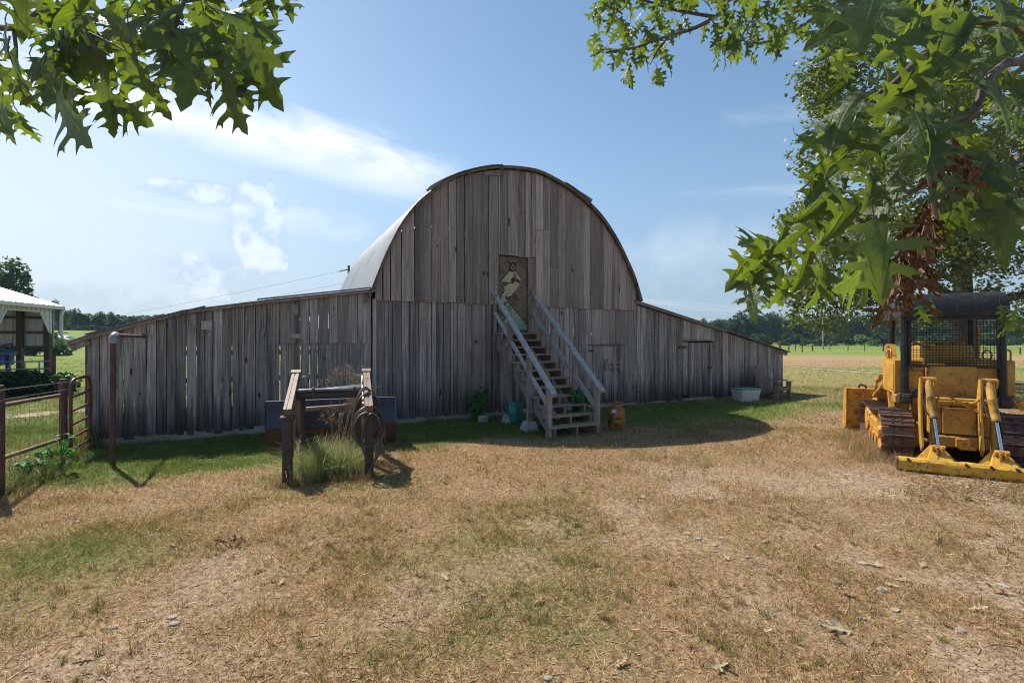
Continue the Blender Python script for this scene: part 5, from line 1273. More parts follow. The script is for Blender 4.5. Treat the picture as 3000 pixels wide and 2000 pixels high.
for i in range(15):
    px = 185 + i * 25 + random.uniform(-8, 8); Y = random.uniform(112, 135); x = (px - 1500) / F * Y
    ty = 905 + (px - 185) * .105 + random.uniform(-9, 9); h = (HC + (1000 - ty) / F * Y - float(T(x, Y))) / 10.0
    place_tree(random.choice(TREES), x, Y, (h * random.uniform(1.0, 1.3), h), 'hilltop_tree', ORD[i] + ' tree from the pole shed in the left hilltop row', 'tree', GL)
for px, ty, Y, w, lab in ((172, 882, 92, .62, 'tall tree just right of the pole shed roof'), (25, 775, 58, 1.05, 'large dark tree rising behind the pole shed roof'), (-70, 800, 62, 1.1, 'dark tree behind the pole shed at the frame edge')):
    x = (px - 1500) / F * Y; h = (HC + (1000 - ty) / F * Y - float(T(x, Y))) / 10.0; place_tree(TREES[(px + 80) % 6], x, Y, (h * w, h), 'pasture_tree', lab, 'tree', None)
for px, py, s in ((168, 985, .9), (160, 1012, .5), (100, 1035, 1.2), (40, 1035, 1.3)):
    Y = 48; x = (px - 1500) / F * Y
    place_tree(BUSHES[px % 3], x, Y, (s, s), 'pasture_bush', {168: 'bush beside the white downspout of the shed', 160: 'small bush low beside the shed corner', 100: 'bush seen under the shed end wall', 40: 'bush seen through the open shed bay'}[px], 'bush', None, .2)
wm = []
for (x0, x1, y, h, n) in ((45, 260, 168, 9.0, 16000), (-150, -60, 140, 5.5, 7000)):
    def smp(k): 
        x = RNG.random(k) * (x1 - x0) + x0; yy = y + RNG.random(k) * 8; return np.stack([x, yy, T(x, yy) + RNG.random(k) * h * (.75 + .25 * vnoise(x, yy, .1))], 1)
    v, f = leaf_cloud(n, smp, 1.5); wm.append((v, f))
v = np.concatenate([wm[0][0], wm[1][0]]); f = np.concatenate([wm[0][1], wm[1][1] + len(wm[0][0])]); tag(np_mesh('woodland', v, f, M['far_leaf']), 'deep shaded wood behind the nearer trees', 'wood', kind='stuff')
# ------------------------------------------------------------------ crawler loader
DO = Vector((5.75, 6.03, 0)); da = R(-30)
dz = thing('crawler_loader', 'small old yellow tracked loader with black roll cage and rear ripper bar', 'bulldozer', DO, da)
def db(mb, name, mat, parent=None, sm=False): return mb.build(name, M[mat], parent or dz, sm, True)
V3 = Vector
# tracks
yr, zr_, rr_o = 0.78, 0.365, 0.335
yf_, zf_, rf_o = 2.52, 0.33, 0.30
def track_path(n=240):
    pts = []
    for i in range(61):                      # round the rear sprocket, bottom to top
        a = -PI / 2 - PI * i / 60; pts.append((yr + rr_o * math.cos(a), zr_ + rr_o * math.sin(a)))
    for i in range(1, 40):
        t = i / 40; pts.append((yr + (yf_ - yr) * t, (zr_ + rr_o) * (1 - t) + (zf_ + rf_o) * t - 0.05 * math.sin(PI * t)))
    for i in range(61):
        a = PI / 2 - PI * i / 60; pts.append((yf_ + rf_o * math.cos(a), zf_ + rf_o * math.sin(a)))
    for i in range(1, 40): t = i / 40; pts.append((yf_ + (yr - yf_) * t, 0.03))
    return pts
tp = track_path()
d_ = [0]
for i in range(1, len(tp) + 1): d_.append(d_[-1] + math.hypot(tp[i % len(tp)][0] - tp[i - 1][0], tp[i % len(tp)][1] - tp[i - 1][1]))
NS = 40
shoe = MB(); shoe.box((0, 0, 0), (0.365, 0.125, 0.016)); shoe.prism([(-.1825, -.062, .008), (-.1825, -.036, .008), (-.1825, -.046, .034), (-.1825, -.058, .034)], (.365, 0, 0)); shoe.prism([(-.1825, .012, .008), (-.1825, .028, .008), (-.1825, .024, .020), (-.1825, .016, .020)], (.365, 0, 0))
shoe_me = shoe.mesh('track_shoe'); shoe_me.materials.append(M['track'])
bolt = MB()
for x in (-.05, .05):
    for y in (-.012, .042): bolt.cbox((x, y, .016), (.026, .022, .016), .004)
bolt.box((-.045, .058, .01), (.05, .02, .006)); bolt.box((.045, .058, .01), (.05, .02, .006)); bolt_me = bolt.mesh('shoe_bolts'); bolt_me.materials.append(M['blackdull'])
for s in (-1, 1):
    X = s * 0.625
    mb = MB(); link = []
    for k in (-.07, .07): link.append(k)
    for k in link:
        ring = []
        for y, z in tp: ring.append((y, z))
        vs = []
        cy, cz = 1.65, .35
        for y, z in ring:
            # inner chain, 6 cm inside the shoes
            v = V3((y - (yr if y < yr else yf_ if y > yf_ else y), z - (zr_ if y < (yr + yf_) / 2 else zf_))); v = v.normalized() if v.length > 1e-6 else V3((0, 1))
            vs.append([V3((X + k - .018, y - v.x * .02, z - v.y * .02)), V3((X + k + .018, y - v.x * .02, z - v.y * .02)), V3((X + k + .018, y - v.x * .085, z - v.y * .085)), V3((X + k - .018, y - v.x * .085, z - v.y * .085))])
        vs.append(vs[0]); mb.loft(vs, True)
    tk = db(mb, 'track', 'track')
    for i in range(NS):
        t = d_[-1] * (i + .3) / NS; j = max(q for q in range(len(d_) - 1) if d_[q] <= t); a = tp[j % len(tp)]; b_ = tp[(j + 1) % len(tp)]; f = (t - d_[j]) / max(d_[j + 1] - d_[j], 1e-9)
        p = V3((X, a[0] + (b_[0] - a[0]) * f, a[1] + (b_[1] - a[1]) * f)); tg = V3((0, b_[0] - a[0], b_[1] - a[1])).normalized(); n = V3((0, tg.z, -tg.y)) * 1.0
        # outward normal of a path that runs bottom, rear, top, front
        n = V3((1, 0, 0)).cross(tg) * -1
        cen = V3((X, min(max(p.y, yr), yf_), .35)); 
        if (p - cen).dot(n) < 0: n = -n
        m = Matrix((tg.cross(n), tg, n)).transposed().to_4x4()
        o = bpy.data.objects.new('track_shoe', shoe_me); COL.objects.link(o); o.matrix_basis = Matrix.Translation(p) @ m; o.parent = tk
        o2 = bpy.data.objects.new('shoe_bolts', bolt_me); COL.objects.link(o2); o2.matrix_basis = Matrix.Translation(p) @ m; o2.parent = tk; o2['kind'] = 'stuff'
    rx = Matrix.Rotation(R(90), 3, 'Y')
    mb = MB(); mb.lathe((X + s * .0, yr, zr_), [(.04, -.15), (.25, -.15), (.27, -.11), (.27, -.03), (.2, 0), (.2, .03), (.27, .06), (.27, .15), (.24, .165), (.22, .15), (.1, .14), (.09, .185), (.03, .19)] if s > 0 else [(.03, -.19), (.09, -.185), (.10, -.14), (.22, -.15), (.24, -.165), (.27, -.15), (.27, .1), (.04, .12)], 28, rx); db(mb, 'sprocket', 'yellow_rust', None, True)
    mb = MB(); mb.lathe((X, yf_, zf_), [(.04, -.12), (.2, -.12), (.235, -.08), (.235, .08), (.2, .12), (.04, .12)], 24, rx); db(mb, 'idler', 'yellow_rust', None, True)
    mb = MB(); mb.cbox((X, 1.65, .33), (.19, 1.35, .17), .02); mb.cbox((X + s * .08, 1.6, .24), (.05, 1.2, .10), .01); db(mb, 'track_frame', 'yellow_rust')
    for y in (1.15, 1.45, 1.75, 2.05):
        mb = MB(); mb.lathe((X, y, .145), [(.03, -.13), (.085, -.13), (.085, -.07), (.06, -.06), (.06, .06), (.085, .07), (.085, .13), (.03, .13)], 14, rx); db(mb, 'roller', 'yellow_rust', None, True)
    for y in (1.3, 1.95):
        mb = MB(); mb.cbox((X, y, .52), (.07, .1, .2), .01); mb.lathe((X, y, .57), [(.02, -.1), (.06, -.1), (.06, .1), (.02, .1)], 12, rx); db(mb, 'carrier_roller', 'yellow_rust', None, True)
    mb = MB(); mb.cbox((s * .40, 1.3, .36), (.16, 1.3, .3), .02); db(mb, 'final_drive', 'yellow_dirty')
# rear housing
mb = MB(); mb.cbox((.03, .80, .68), (.62, .6, .50), .015); body = db(mb, 'rear_housing', 'yellow_dirty')
mb = MB(); mb.cbox((.03, .487, .62), (.34, .03, .34), .006); mb.lathe((.0, .472, .60), [(.01, 0), (.062, 0), (.062, .008), (.054, .012), (.01, .012)], 20, Matrix.Rotation(R(90), 3, 'X')); mb.build('inspection_plate', M['yellow_dirty'], body, False, True)
mb = MB(); mb.cbox((.255, .475, .60), (.10, .03, .30), .006); mb.build('side_plate', M['yellow_dirty'], body, False, True)
mb = MB(); mb.box((.03, .49, .82), (.2, .02, .02)); mb.box((.03, .484, .445), (.52, .012, .025)); mb.build('slot', M['blackdull'], body, False, True)
mb = MB(); mb.cbox((.03, .56, .35), (.58, .26, .15), .015); mb.build('rear_beam', M['yellow_dirty'], body, False, True)
mb = MB(); mb.cbox((.05, .42, .345), (.14, .16, .12), .012); mb.cbox((.08, .36, .29), (.17, .1, .04), .01); mb.tube([(.08, .35, .27), (.08, .35, .37)], .022, 10); mb.build('drawbar', M['yellow_rust'], body, False, True)
mb = MB(); mb.cbox((.03, 1.5, .55), (.56, 1.6, .5), .02); db(mb, 'main_frame', 'yellow_dirty')
# tank behind the seat and the fender boxes
mb = MB(); mb.cbox((.01, .79, 1.145), (.535, .22, .46), .025); db(mb, 'fuel_tank', 'yellow_dirty')
def fender(x0, x1):
    s = 1 if x0 > 0 else -1
    mb = MB(); xo, xi = (x1, x0) if s > 0 else (x0, x1)
    pts = [(.84, 1.42), (.84, .97), (.90, .93), (1.75, .93), (1.85, 1.02), (1.85, 1.42), (1.80, 1.44), (.88, 1.44)]
    mb.prism([(xo, y, z) for y, z in pts], (xi - xo, 0, 0)); return db(mb, 'fender_box', 'yellow')
fl = fender(-.60, -.27); fr_ = fender(.29, .68)
mb = MB(); mb.cbox((-.605, 1.3, 1.18), (.012, .8, .40), .004); mb.build('side_cover', M['yellow'], fl, False, True)
mb = MB(); mb.box((-.52, .835, 1.06), (.05, .004, .07)); mb.build('data_plate', M['galv'], fl, False, True)
for x in (-.5, -.36):
    mb = MB(); mb.lathe((x, .838, 1.40), [(.003, 0), (.012, 0), (.01, .008), (.003, .008)], 10, Matrix.Rotation(R(90), 3, 'X')); mb.build('bolt_head', M['yellow_dirty'], fl, False, True)
mb = MB(); mb.lathe((-.36, .8, .95), [(.01, .0), (.06, 0), (.06, .05), (.01, .055)], 16, Matrix.Rotation(R(90), 3, 'X')); db(mb, 'fuel_cap', 'blackdull', None, True)
mb = MB(); mb.cbox((-.42, .95, .86), (.36, .3, .13), .012); mb.cbox((.46, .95, .86), (.36, .3, .13), .012); db(mb, 'fender_bracket', 'yellow_dirty')
mb = MB(); mb.prism([(-.50, .88, .80), (-.50, 1.0, .80), (-.50, .95, .55), (-.50, .74, .42), (-.50, .70, .47)], (.05, 0, 0)); db(mb, 'brace', 'yellow_rust'); mb = MB(); mb.prism([(-.58, 1.5, .93), (-.58, 1.62, .93), (-.58, 1.45, .62), (-.58, 1.36, .66)], (.06, 0, 0)); db(mb, 'brace', 'yellow_rust')
# hood, seat, small top pieces
mb = MB(); pts = [(-.09, 1.30), (-.09, 1.60), (-.05, 1.645), (.46, 1.645), (.50, 1.60), (.50, 1.30)]; mb.prism([(x, 1.75, z) for x, z in pts], (0, 1.05, 0)); hood = db(mb, 'hood', 'yellow')
mb = MB(); mb.cbox((.02, 2.0, 1.685), (.22, .5, .035), .01); mb.build('hood_cap', M['yellow'], hood, False, True)
mb = MB(); mb.cbox((.24, 1.9, 1.67), (.3, .3, .05), .015); mb.build('instrument_cowl', M['yellow_rust'], hood, False, True)
mb = MB(); mb.cbox((0.02, 1.15, 1.30), (.42, .10, .14), .03); mb.cbox((.02, 1.38, 1.26), (.42, .42, .1), .03); db(mb, 'seat', 'blackdull')
mb = MB(); mb.tube([(.48, 1.5, 1.05), (.47, 1.45, 1.9), (.44, 1.4, 1.95)], .013, 8); mb.tube([(-.36, 1.6, 1.4), (-.36, 1.6, 1.62), (-.2, 1.62, 1.66), (-.05, 1.7, 1.6)], .018, 8); db(mb, 'lever', 'yellow_rust', None, True)
mb = MB(); mb.prism([(-.58, 1.55, 1.44), (-.58, 1.8, 1.44), (-.58, 1.8, 1.62), (-.58, 1.68, 1.66)], (.12, 0, 0)); mb.tube([(-.6, 1.3, 1.44), (-.6, 1.3, 1.55), (-.6, 1.45, 1.55), (-.6, 1.45, 1.44)], .012, 8); db(mb, 'control_console', 'yellow_rust')
mb = MB(); mb.tube(loop((.55, 1.4, 1.5), .05, .07, 0, .0), .012, 6, False); db(mb, 'grab_handle', 'yellow_rust', None, True)
mb = MB(); mb.cbox((.06, 1.25, 1.02), (.5, .75, .12), .01); db(mb, 'floor_plate', 'blackdull')
mb = MB(); mb.cbox((.2, 2.35, 1.1), (.56, 1.05, .5), .02); db(mb, 'engine_side', 'yellow_dirty')
# roll cage
for x, y, zb, zt, r_, lean in ((-.50, .74, .92, 2.10, .048, .0), (.53, .74, .92, 2.10, .05, -.02), (-.50, 1.9, 1.0, 2.16, .045, .04), (.50, 1.9, 1.0, 2.16, .045, .0)):
    mb = MB(); mb.tube([(x, y, zb), (x + lean, y, zt)], r_, 14); db(mb, 'cage_post', 'black', None, True)
for x in (-.50, .53):
    mb = MB(); mb.cbox((x, .76, .88), (.15, .17, .15), .012); mb.cbox((x, .66, .88), (.09, .03, .1), .01); db(mb, 'post_socket', 'blackdull')
mb = MB(); mb.cbox((.74, .82, .86), (.24, .12, .12), .015); mb.prism([(.62, .76, .92), (.86, .78, .9), (.86, .78, .80), (.70, .76, .78)], (0, -.02, 0)); db(mb, 'cage_bracket', 'yellow_rust')
cp = [(.60, 2.045), (.575, 2.10), (.59, 2.2), (.645, 2.3), (.74, 2.36), (.9, 2.385), (1.85, 2.385), (2.02, 2.35), (2.1, 2.27), (2.12, 2.12), (2.10, 2.05)]
mb = MB(); hw = .565
mb.prism([(-hw + .03, y, z) for y, z in cp], (2 * hw - .06, 0, 0)); ro = db(mb, 'canopy', 'black', None, True)
for s in (-1, 1):
    mb = MB(); cy, cz = 1.35, 2.1
    mb.loft([[V3((s * (hw - .031), y, z)) for y, z in cp], [V3((s * (hw - .005), cy + (y - cy) * .985, cz + (z - cz) * .97)) for y, z in cp], [V3((s * hw, cy + (y - cy) * .95, cz + (z - cz) * .9)) for y, z in cp]], True, True); mb.build('canopy_end', M['black'], ro, True, True)
mb = MB(); mb.box((0, .66, 2.02), (1.03, .04, .05)); mb.box((0.015, .70, 1.355), (.98, .035, .04)); mb.box((-.445, .70, 1.69), (.025, .03, .64)); mb.box((.475, .70, 1.69), (.025, .03, .64)); scr = db(mb, 'screen_frame', 'black')
ms = MB(); nxw, nzw = 26, 18
for i in range(1, nxw): x = -.44 + .91 * i / nxw; ms.tube([(x, .70, 1.37), (x, .70, 2.0)], .0042, 5, False)
for i in range(1, nzw): z = 1.37 + .63 * i / nzw; ms.tube([(-.44, .706, z), (.47, .706, z)], .0042, 5, False)
so = ms.build('screen_wires', M['black'], scr, False, True); so['kind'] = 'stuff'
# ripper: bar, brackets, cylinders, uprights
bar = MB(); pr = []
for x in np.linspace(-.70, .72, 15):
    ring = []
    for k in range(12):
        a = 2 * PI * k / 12; sy = max(-1, min(1, math.cos(a) * 1.25)); sz = max(-1, min(1, math.sin(a) * 1.25)); ring.append(V3((x, sy * .075 + random.uniform(-.003, .003), .085 + sz * .082 + random.uniform(-.003, .003))))
    pr.append(ring)
bar.loft(pr, True, True); rb2 = db(bar, 'ripper_bar', 'yellow_flake', None, True)
mb = MB(); mb.cbox((-.705, 0, .088), (.03, .15, .165), .02); mb.build('bar_end_cap', M['rust_pipe'], rb2, False, True)
for x in (-.60, -.03, .20, .43):
    mb = MB(); mb.box((x, -.055, .155), (.022, .05, .03), Matrix.Rotation(.5, 3, 'Y')); mb.box((x + .02, -.075, .135), (.03, .02, .02)); mb.build('shank_slot', M['blackdull'], rb2, False, True)
for x in (-.29, .31):
    mb = MB(); mb.prism([(x - .20, .05, .16), (x + .20, .05, .16), (x + .06, .16, .33), (x - .04, .16, .33)], (0, .04, -.01)); mb.prism([(x - .10, -.03, .165), (x + .16, -.03, .165), (x + .04, .12, .33), (x - .03, .12, .33)], (0, .05, 0)); mb.build('bar_bracket', M['yellow_flake'], rb2, False, True)
    mb = MB(); mb.tube([(x - .045, .06, .315), (x + .085, .06, .315)], .036, 14); mb.cbox((x + .0, .06, .28), (.03, .09, .1), .008); mb.cbox((x + .05, .06, .28), (.03, .09, .1), .008); mb.build('clevis', M['yellow_rust'], rb2, True, True)
    cb_, ct = V3((x + .02, .075, .33)), V3((x - .035, .30, 1.19)); d0 = (ct - cb_).normalized(); L = (ct - cb_).length
    mb = MB(); mb.tube([cb_ + d0 * L * .42, cb_ + d0 * L * .45, cb_ + d0 * L * .46, cb_ + d0 * L * .70, cb_ + d0 * L * .71, cb_ + d0 * L * .74, cb_ + d0 * L * .75, cb_ + d0 * L * .96, ct], [.044, .05, .046, .046, .05, .05, .046, .046, .03], 16); cyl = db(mb, 'ripper_cylinder', 'yellow_dirty', None, True)
    mb = MB(); mb.tube([cb_, cb_ + d0 * L * .43], .0225, 14); mb.build('cylinder_rod', M['chrome'], cyl, True, True)
    mb = MB(); mb.tube([cb_ + d0 * L * .405, cb_ + d0 * L * .425], .045, 14); mb.build('gland', M['blackdull'], cyl, True, True)
    mb = MB(); mb.tube([ct + V3((-.075, 0, 0)), ct + V3((.08, 0, 0))], .034, 14); mb.build('top_pin', M['yellow_rust'], cyl, True, True)
    mb = MB()
    for q in (-.085, .065): mb.prism([(x + q - .035, .28, 1.22), (x + q - .035, .36, 1.2), (x + q - .035, .44, .9), (x + q - .035, .36, .35), (x + q - .035, .26, .22), (x + q - .035, .20, .30), (x + q - .035, .27, .7)], (.022, 0, 0)) if q < 0 else mb.prism([(x + q - .035, .26, 1.2), (x + q - .035, .34, 1.22), (x + q - .035, .40, 1.05), (x + q - .035, .3, 1.1)], (.022, 0, 0))
    db(mb, 'ripper_upright', 'yellow')
    mb = MB(); mb.cbox((x + .03, .36, .52), (.06, .06, .5), .01); db(mb, 'ripper_link', 'yellow_dirty')
mb = MB(); mb.cbox((.03, .42, .875), (.6, .04, .05), .006); mb.cbox((.03, .40, .80), (.56, .03, .03), .005); db(mb, 'ripper_crossbar', 'yellow_dirty')
for pts in ([(-.22, .30, .80), (-.235, .26, .93), (-.19, .25, .99), (-.1, .27, .96), (0, .33, .90), (.08, .34, .89)], [(.08, .34, .89), (.14, .32, .90), (.22, .28, .97), (.28, .27, .95), (.31, .28, .82), (.31, .28, .74)], [(.02, .34, .88), (.12, .33, .82), (.24, .3, .74), (.3, .29, .75)]):
    mb = MB(); mb.tube(curve_pts(pts, 18), .0135, 8); db(mb, 'hydraulic_hose', 'yellow_dirty', None, True)
mb = MB(); mb.cbox((.04, .34, .89), (.14, .03, .03), .006); mb.cbox((-.03, .34, .905), (.03, .035, .05), .006); db(mb, 'hose_fitting', 'yellow_rust')
mb = MB(); mb.tube(curve_pts([(-.42, .82, 1.33), (-.38, .81, 1.27), (-.3, .81, 1.29), (-.26, .8, 1.2), (-.25, .8, 1.05)], 16), .006, 6); db(mb, 'loose_wire', 'blackdull', None, True)
for x, z in [(-.25, .91), (-.1, .91), (.16, .91), (.31, .91), (-.25, .47), (.31, .47), (-.13, .77), (.19, .77), (-.13, .47), (.19, .47)]:
    mb = MB(); mb.lathe((x, .498 if abs(x) > .2 or z > .9 else .47, z), [(.003, 0), (.013, 0), (.012, .012), (.003, .013)], 6, Matrix.Rotation(R(90), 3, 'X')); mb.build('bolt_head', M['yellow_rust'], body, False, True)
for x0, x1 in ((-.325, -.36), (.275, .24)):
    mb = MB(); mb.tube(curve_pts([(x0, .30, 1.12), (x1 - .03, .27, 1.0), (x1 - .01, .2, .8), (x1 + .01, .16, .72)], 12), .009, 8); db(mb, 'hydraulic_hose', 'blackdull', None, True)
for x in (-.62, .68):
    mb = MB(); mb.tube(curve_pts([(x, 1.0, 1.44), (x, 1.0, 1.56), (x, 1.12, 1.58), (x, 1.24, 1.56), (x, 1.24, 1.44)], 14), .012, 8); db(mb, 'grab_handle', 'yellow_rust', None, True)
# loader arms and bucket in front
for s in (-1, 1):
    mb = MB(); mb.bar((s * .52, 1.95, .98), (s * .56, 2.75, .62), .09, .15); mb.bar((s * .56, 2.75, .62), (s * .58, 2.98, .5), .09, .15); db(mb, 'loader_arm', 'yellow')
    mb = MB(); mb.tube([(s * .60, 1.85, .95), (s * .62, 2.5, .74)], .042, 12); mb.tube([(s * .60, 2.0, 1.10), (s * .58, 2.55, 1.0)], .042, 12); mb.tube([(s * .58, 2.55, 1.0), (s * .58, 2.9, .72)], .02, 10); db(mb, 'lift_cylinder', 'yellow_rust', None, True)
bp = [(2.95, .80), (2.98, .55), (2.97, .25), (3.06, .10), (3.3, .03), (3.75, .02), (3.75, .045), (3.3, .055), (3.08, .12), (2.995, .26), (3.005, .55), (3.20, .80), (3.20, .815), (2.95, .815)]
mb = MB(); mb.prism([(-.98, y, z) for y, z in bp], (1.96, 0, 0)); bkt = db(mb, 'front_bucket', 'yellow_rust')
for s in (-1, 1):
    mb = MB(); mb.prism([(s * .985, 2.94, .82), (s * .985, 2.95, .25), (s * .985, 3.05, .08), (s * .985, 3.3, .015), (s * .985, 3.76, .0), (s * .985, 3.4, .75), (s * .985, 3.2, .82)], (s * .02, 0, 0)); mb.build('bucket_side', M['yellow_rust'], bkt, False, True)
for x in (-.75, -.45, .45, .75):
    mb = MB(); mb.box((x, 2.95, .5), (.03, .05, .45)); mb.build('bucket_gusset', M['yellow_rust'], bkt, False, True)
mb = MB(); mb.tube(curve_pts([(-.80, 3.02, .82), (-.79, 3.03, .88), (-.72, 3.05, .87), (-.68, 3.06, .82)], 10), .016, 8); mb.build('bucket_hook', M['blackdull'], bkt, True, True)
def dw_(x, y): c, s = math.cos(da), math.sin(da); return (DO.x + x * c - y * s, DO.y + x * s + y * c)
sp = [dw_(-.95 + random.gauss(0, .12), random.uniform(.3, 2.6)) for _ in range(40)] + [dw_(-.62 + random.gauss(0, .1), random.uniform(.15, .4)) for _ in range(5)]
tuft('dry_grass_clump', 'dry tan grass grown up along the left track', sp, 0.05, 0.28, 110, 0.10, 0.1, 0.0028, 1.2, cat='grass')
sp = [dw_(random.uniform(-.45, -.1), random.uniform(.05, .35)) for _ in range(6)] + [dw_(random.uniform(-.7, -.2), -.14) for _ in range(4)]
tuft('grass_clump', 'few long green grass blades by the ripper bar', sp, 0.05, 0.2, 14, 0.05, 0.5, 0.0035, 1.5, cat='grass')
# ------------------------------------------------------------------ oak leaf shapes
_half = [(0.006, 0.0), (0.018, 0.05), (0.06, 0.10), (0.12, 0.125), (0.175, 0.15), (0.245, 0.215), (0.18, 0.21), (0.12, 0.205), (0.08, 0.215), (0.06, 0.24), (0.055, 0.28), (0.068, 0.32), (0.10, 0.345), (0.16, 0.355), (0.225, 0.36), (0.30, 0.385), (0.345, 0.42), (0.425, 0.49), (0.345, 0.475), (0.32, 0.49), (0.34, 0.55), (0.265, 0.495), (0.20, 0.475), (0.13, 0.468), (0.085, 0.475), (0.063, 0.50), (0.058, 0.54), (0.07, 0.58), (0.105, 0.605), (0.16, 0.62), (0.215, 0.64), (0.265, 0.675), (0.35, 0.765), (0.27, 0.735), (0.24, 0.745), (0.25, 0.80), (0.185, 0.735), (0.13, 0.715), (0.085, 0.715), (0.06, 0.74), (0.055, 0.775), (0.07, 0.81), (0.11, 0.84), (0.20, 0.925), (0.12, 0.89), (0.075, 0.885), (0.05, 0.905), (0.045, 0.94), (0.055, 0.975), (0.0, 1.07)]
def oak_leaf(name, mat, seed, fold, droop, twist, wig, scale_x=1.0, veins=True, crumple=0.0):
    import bmesh
    g = random.Random(seed); bm = bmesh.new()
    ph1, ph2 = g.uniform(0, 6), g.uniform(0, 6)
    def warp(x, y):
        z = fold * abs(x) - droop * y * y + wig * (math.sin(7 * y + ph1) * x * 1.2 + .5 * math.sin(11 * abs(x) + ph2) * abs(x)) - 1.2 * droop * x * x
        if crumple: z += crumple * math.sin(13 * x + 9 * y + ph1) * (.2 + abs(x))
        a = twist * y; X = x * math.cos(a) - z * math.sin(a); Z = x * math.sin(a) + z * math.cos(a)
        if crumple: X *= (1 - crumple)
        return (X, y - droop * .3 * y * y, Z)
    mid = [bm.verts.new((0, t / 8, 0)) for t in range(0, 9)]
    for s in (-1, 1):
        k1, k2, k3, k4 = [g.uniform(.85, 1.15) for _ in range(4)]
        out = []
        for x, y in _half[1:-1]:
            x = x * .95 + .05 * math.sqrt(max(0.0, math.sin(PI * min(y, 1.0)))) * (1 - min(1, x / .45))
            k = k1 if y < .26 else k2 if y < .56 else k3 if y < .8 else k4
            out.append(bm.verts.new((s * x * scale_x * k + s * g.uniform(-.006, .006), y + g.uniform(-.006, .006), 0)))
        if s > 0: tipv = bm.verts.new((0, 1.07, 0))
        else: tipv = bm.verts.new((0, 1.07, 0))
        loop_ = out + [tipv] + mid[::-1]
        f = bm.faces.new(loop_ if s > 0 else loop_[::-1])
    bm.normal_update()
    bmesh.ops.triangulate(bm, faces=bm.faces[:], ngon_method='EAR_CLIP')
    es = [e for e in bm.edges if e.calc_length() > .16]
    if es: bmesh.ops.subdivide_edges(bm, edges=es, cuts=1)
    bmesh.ops.triangulate(bm, faces=bm.faces[:])
    bmesh.ops.remove_doubles(bm, verts=bm.verts[:], dist=1e-4)
    me = bpy.data.meshes.new(name); bm.verts.index_update(); co = [(v.co.x, v.co.y) for v in bm.verts]
    for v in bm.verts: v.co = warp(v.co.x, v.co.y)
    bmesh.ops.recalc_face_normals(bm, faces=bm.faces[:])
    bm.to_mesh(me); bm.free(); ul = me.uv_layers.new(name='leaf')
    for lp_ in me.loops: ul.data[lp_.index].uv = (.5 + co[lp_.vertex_index][0], co[lp_.vertex_index][1])
    me.polygons.foreach_set('use_smooth', [True] * len(me.polygons)); me.materials.append(mat); me.update(); return me
def oak_mat():
    k = NT('oak_leaf'); uvn = k.nd('ShaderNodeUVMap', uv_map='leaf'); sp_ = k.nd('ShaderNodeSeparateXYZ'); k.l.new(uvn.outputs[0], sp_.inputs[0])
    ax = k.math('ABSOLUTE', k.math('SUBTRACT', sp_.outputs[0], 0.5))
    rib = k.math('SUBTRACT', 1.0, k.ss(ax, 0.004, 0.012))
    wv = k.math('FRACT', k.math('MULTIPLY', k.math('SUBTRACT', sp_.outputs[1], k.math('MULTIPLY', ax, 0.75)), 6.0))
    side = k.math('MULTIPLY', k.math('SUBTRACT', 1.0, k.ss(k.math('ABSOLUTE', k.math('SUBTRACT', wv, 0.5)), 0.02, 0.06)), 0.5)
    vein = k.math('MAXIMUM', rib, side)
    n = k.noise(k.coord('Object'), 9.0, 5, 0.6); n2 = k.noise(k.coord('Object'), 40.0, 3)
    c = k.mix(k.ss(n, 0.3, 0.7), (0.016, 0.042, 0.016), (0.032, 0.07, 0.022))
    c = k.mix(k.ss(n2, .68, .74), c, (0.10, 0.07, 0.03))
    r_ = k.rnd(); c = k.mix(k.math('MULTIPLY', r_, 0.6), c, (0.055, 0.10, 0.02))
    c = k.mix(k.math('MULTIPLY', vein, 0.55), c, (0.16, 0.2, 0.08))
    geo = k.nd('ShaderNodeNewGeometry')
    rough = k.math('ADD', 0.35, k.math('MULTIPLY', n, 0.2))
    b = k.bsdf(c, rough, 0, k.bump(k.math('ADD', k.math('MULTIPLY', vein, -.6), n), 0.25, 0.05), 0.6)
    t = k.nd('ShaderNodeBsdfTranslucent'); tc_ = k.mix(k.ss(n, 0.3, 0.7), (0.19, 0.30, 0.016), (0.28, 0.37, 0.022))
    k.put(t.inputs['Color'], k.mix(k.math('MULTIPLY', vein, 0.45), tc_, (0.10, 0.15, 0.02)))
    mx = k.nd('ShaderNodeMixShader'); mx.inputs[0].default_value = 0.38; k.l.new(b, mx.inputs[1]); k.l.new(t.outputs[0], mx.inputs[2])
    return k.done(mx.outputs[0])
M['oak'] = oak_mat()
OAK = [oak_leaf('oak_leaf', M['oak'], 10 + i, f, d, tw, wg, sx) for i, (f, d, tw, wg, sx) in enumerate(((.25, .18, .2, .15, 1.0), (.45, .3, -.3, .2, .95), (.1, .1, .1, .1, 1.08), (.6, .38, .4, .3, .9), (.2, .45, -.5, .2, 1.0), (.35, .2, .6, .25, 1.05), (-.15, .25, -.2, .2, 1.0), (.8, .25, .2, .2, .95)))]
DEAD = [oak_leaf('dead_leaf', M['dead'], 40 + i, 1.0, .15, 1.2 * (-1) ** i, .4, .42, crumple=.2) for i in range(4)]
FALL = [oak_leaf('fallen_leaf', M['dry'], 60 + i, .35, -.16, .4 * (-1) ** i, .35, .9, crumple=.12) for i in range(3)] + [oak_leaf('fallen_leaf', M['dry_pale'], 70 + i, .35, -.16, .4, .35, .9, crumple=.1) for i in range(2)]
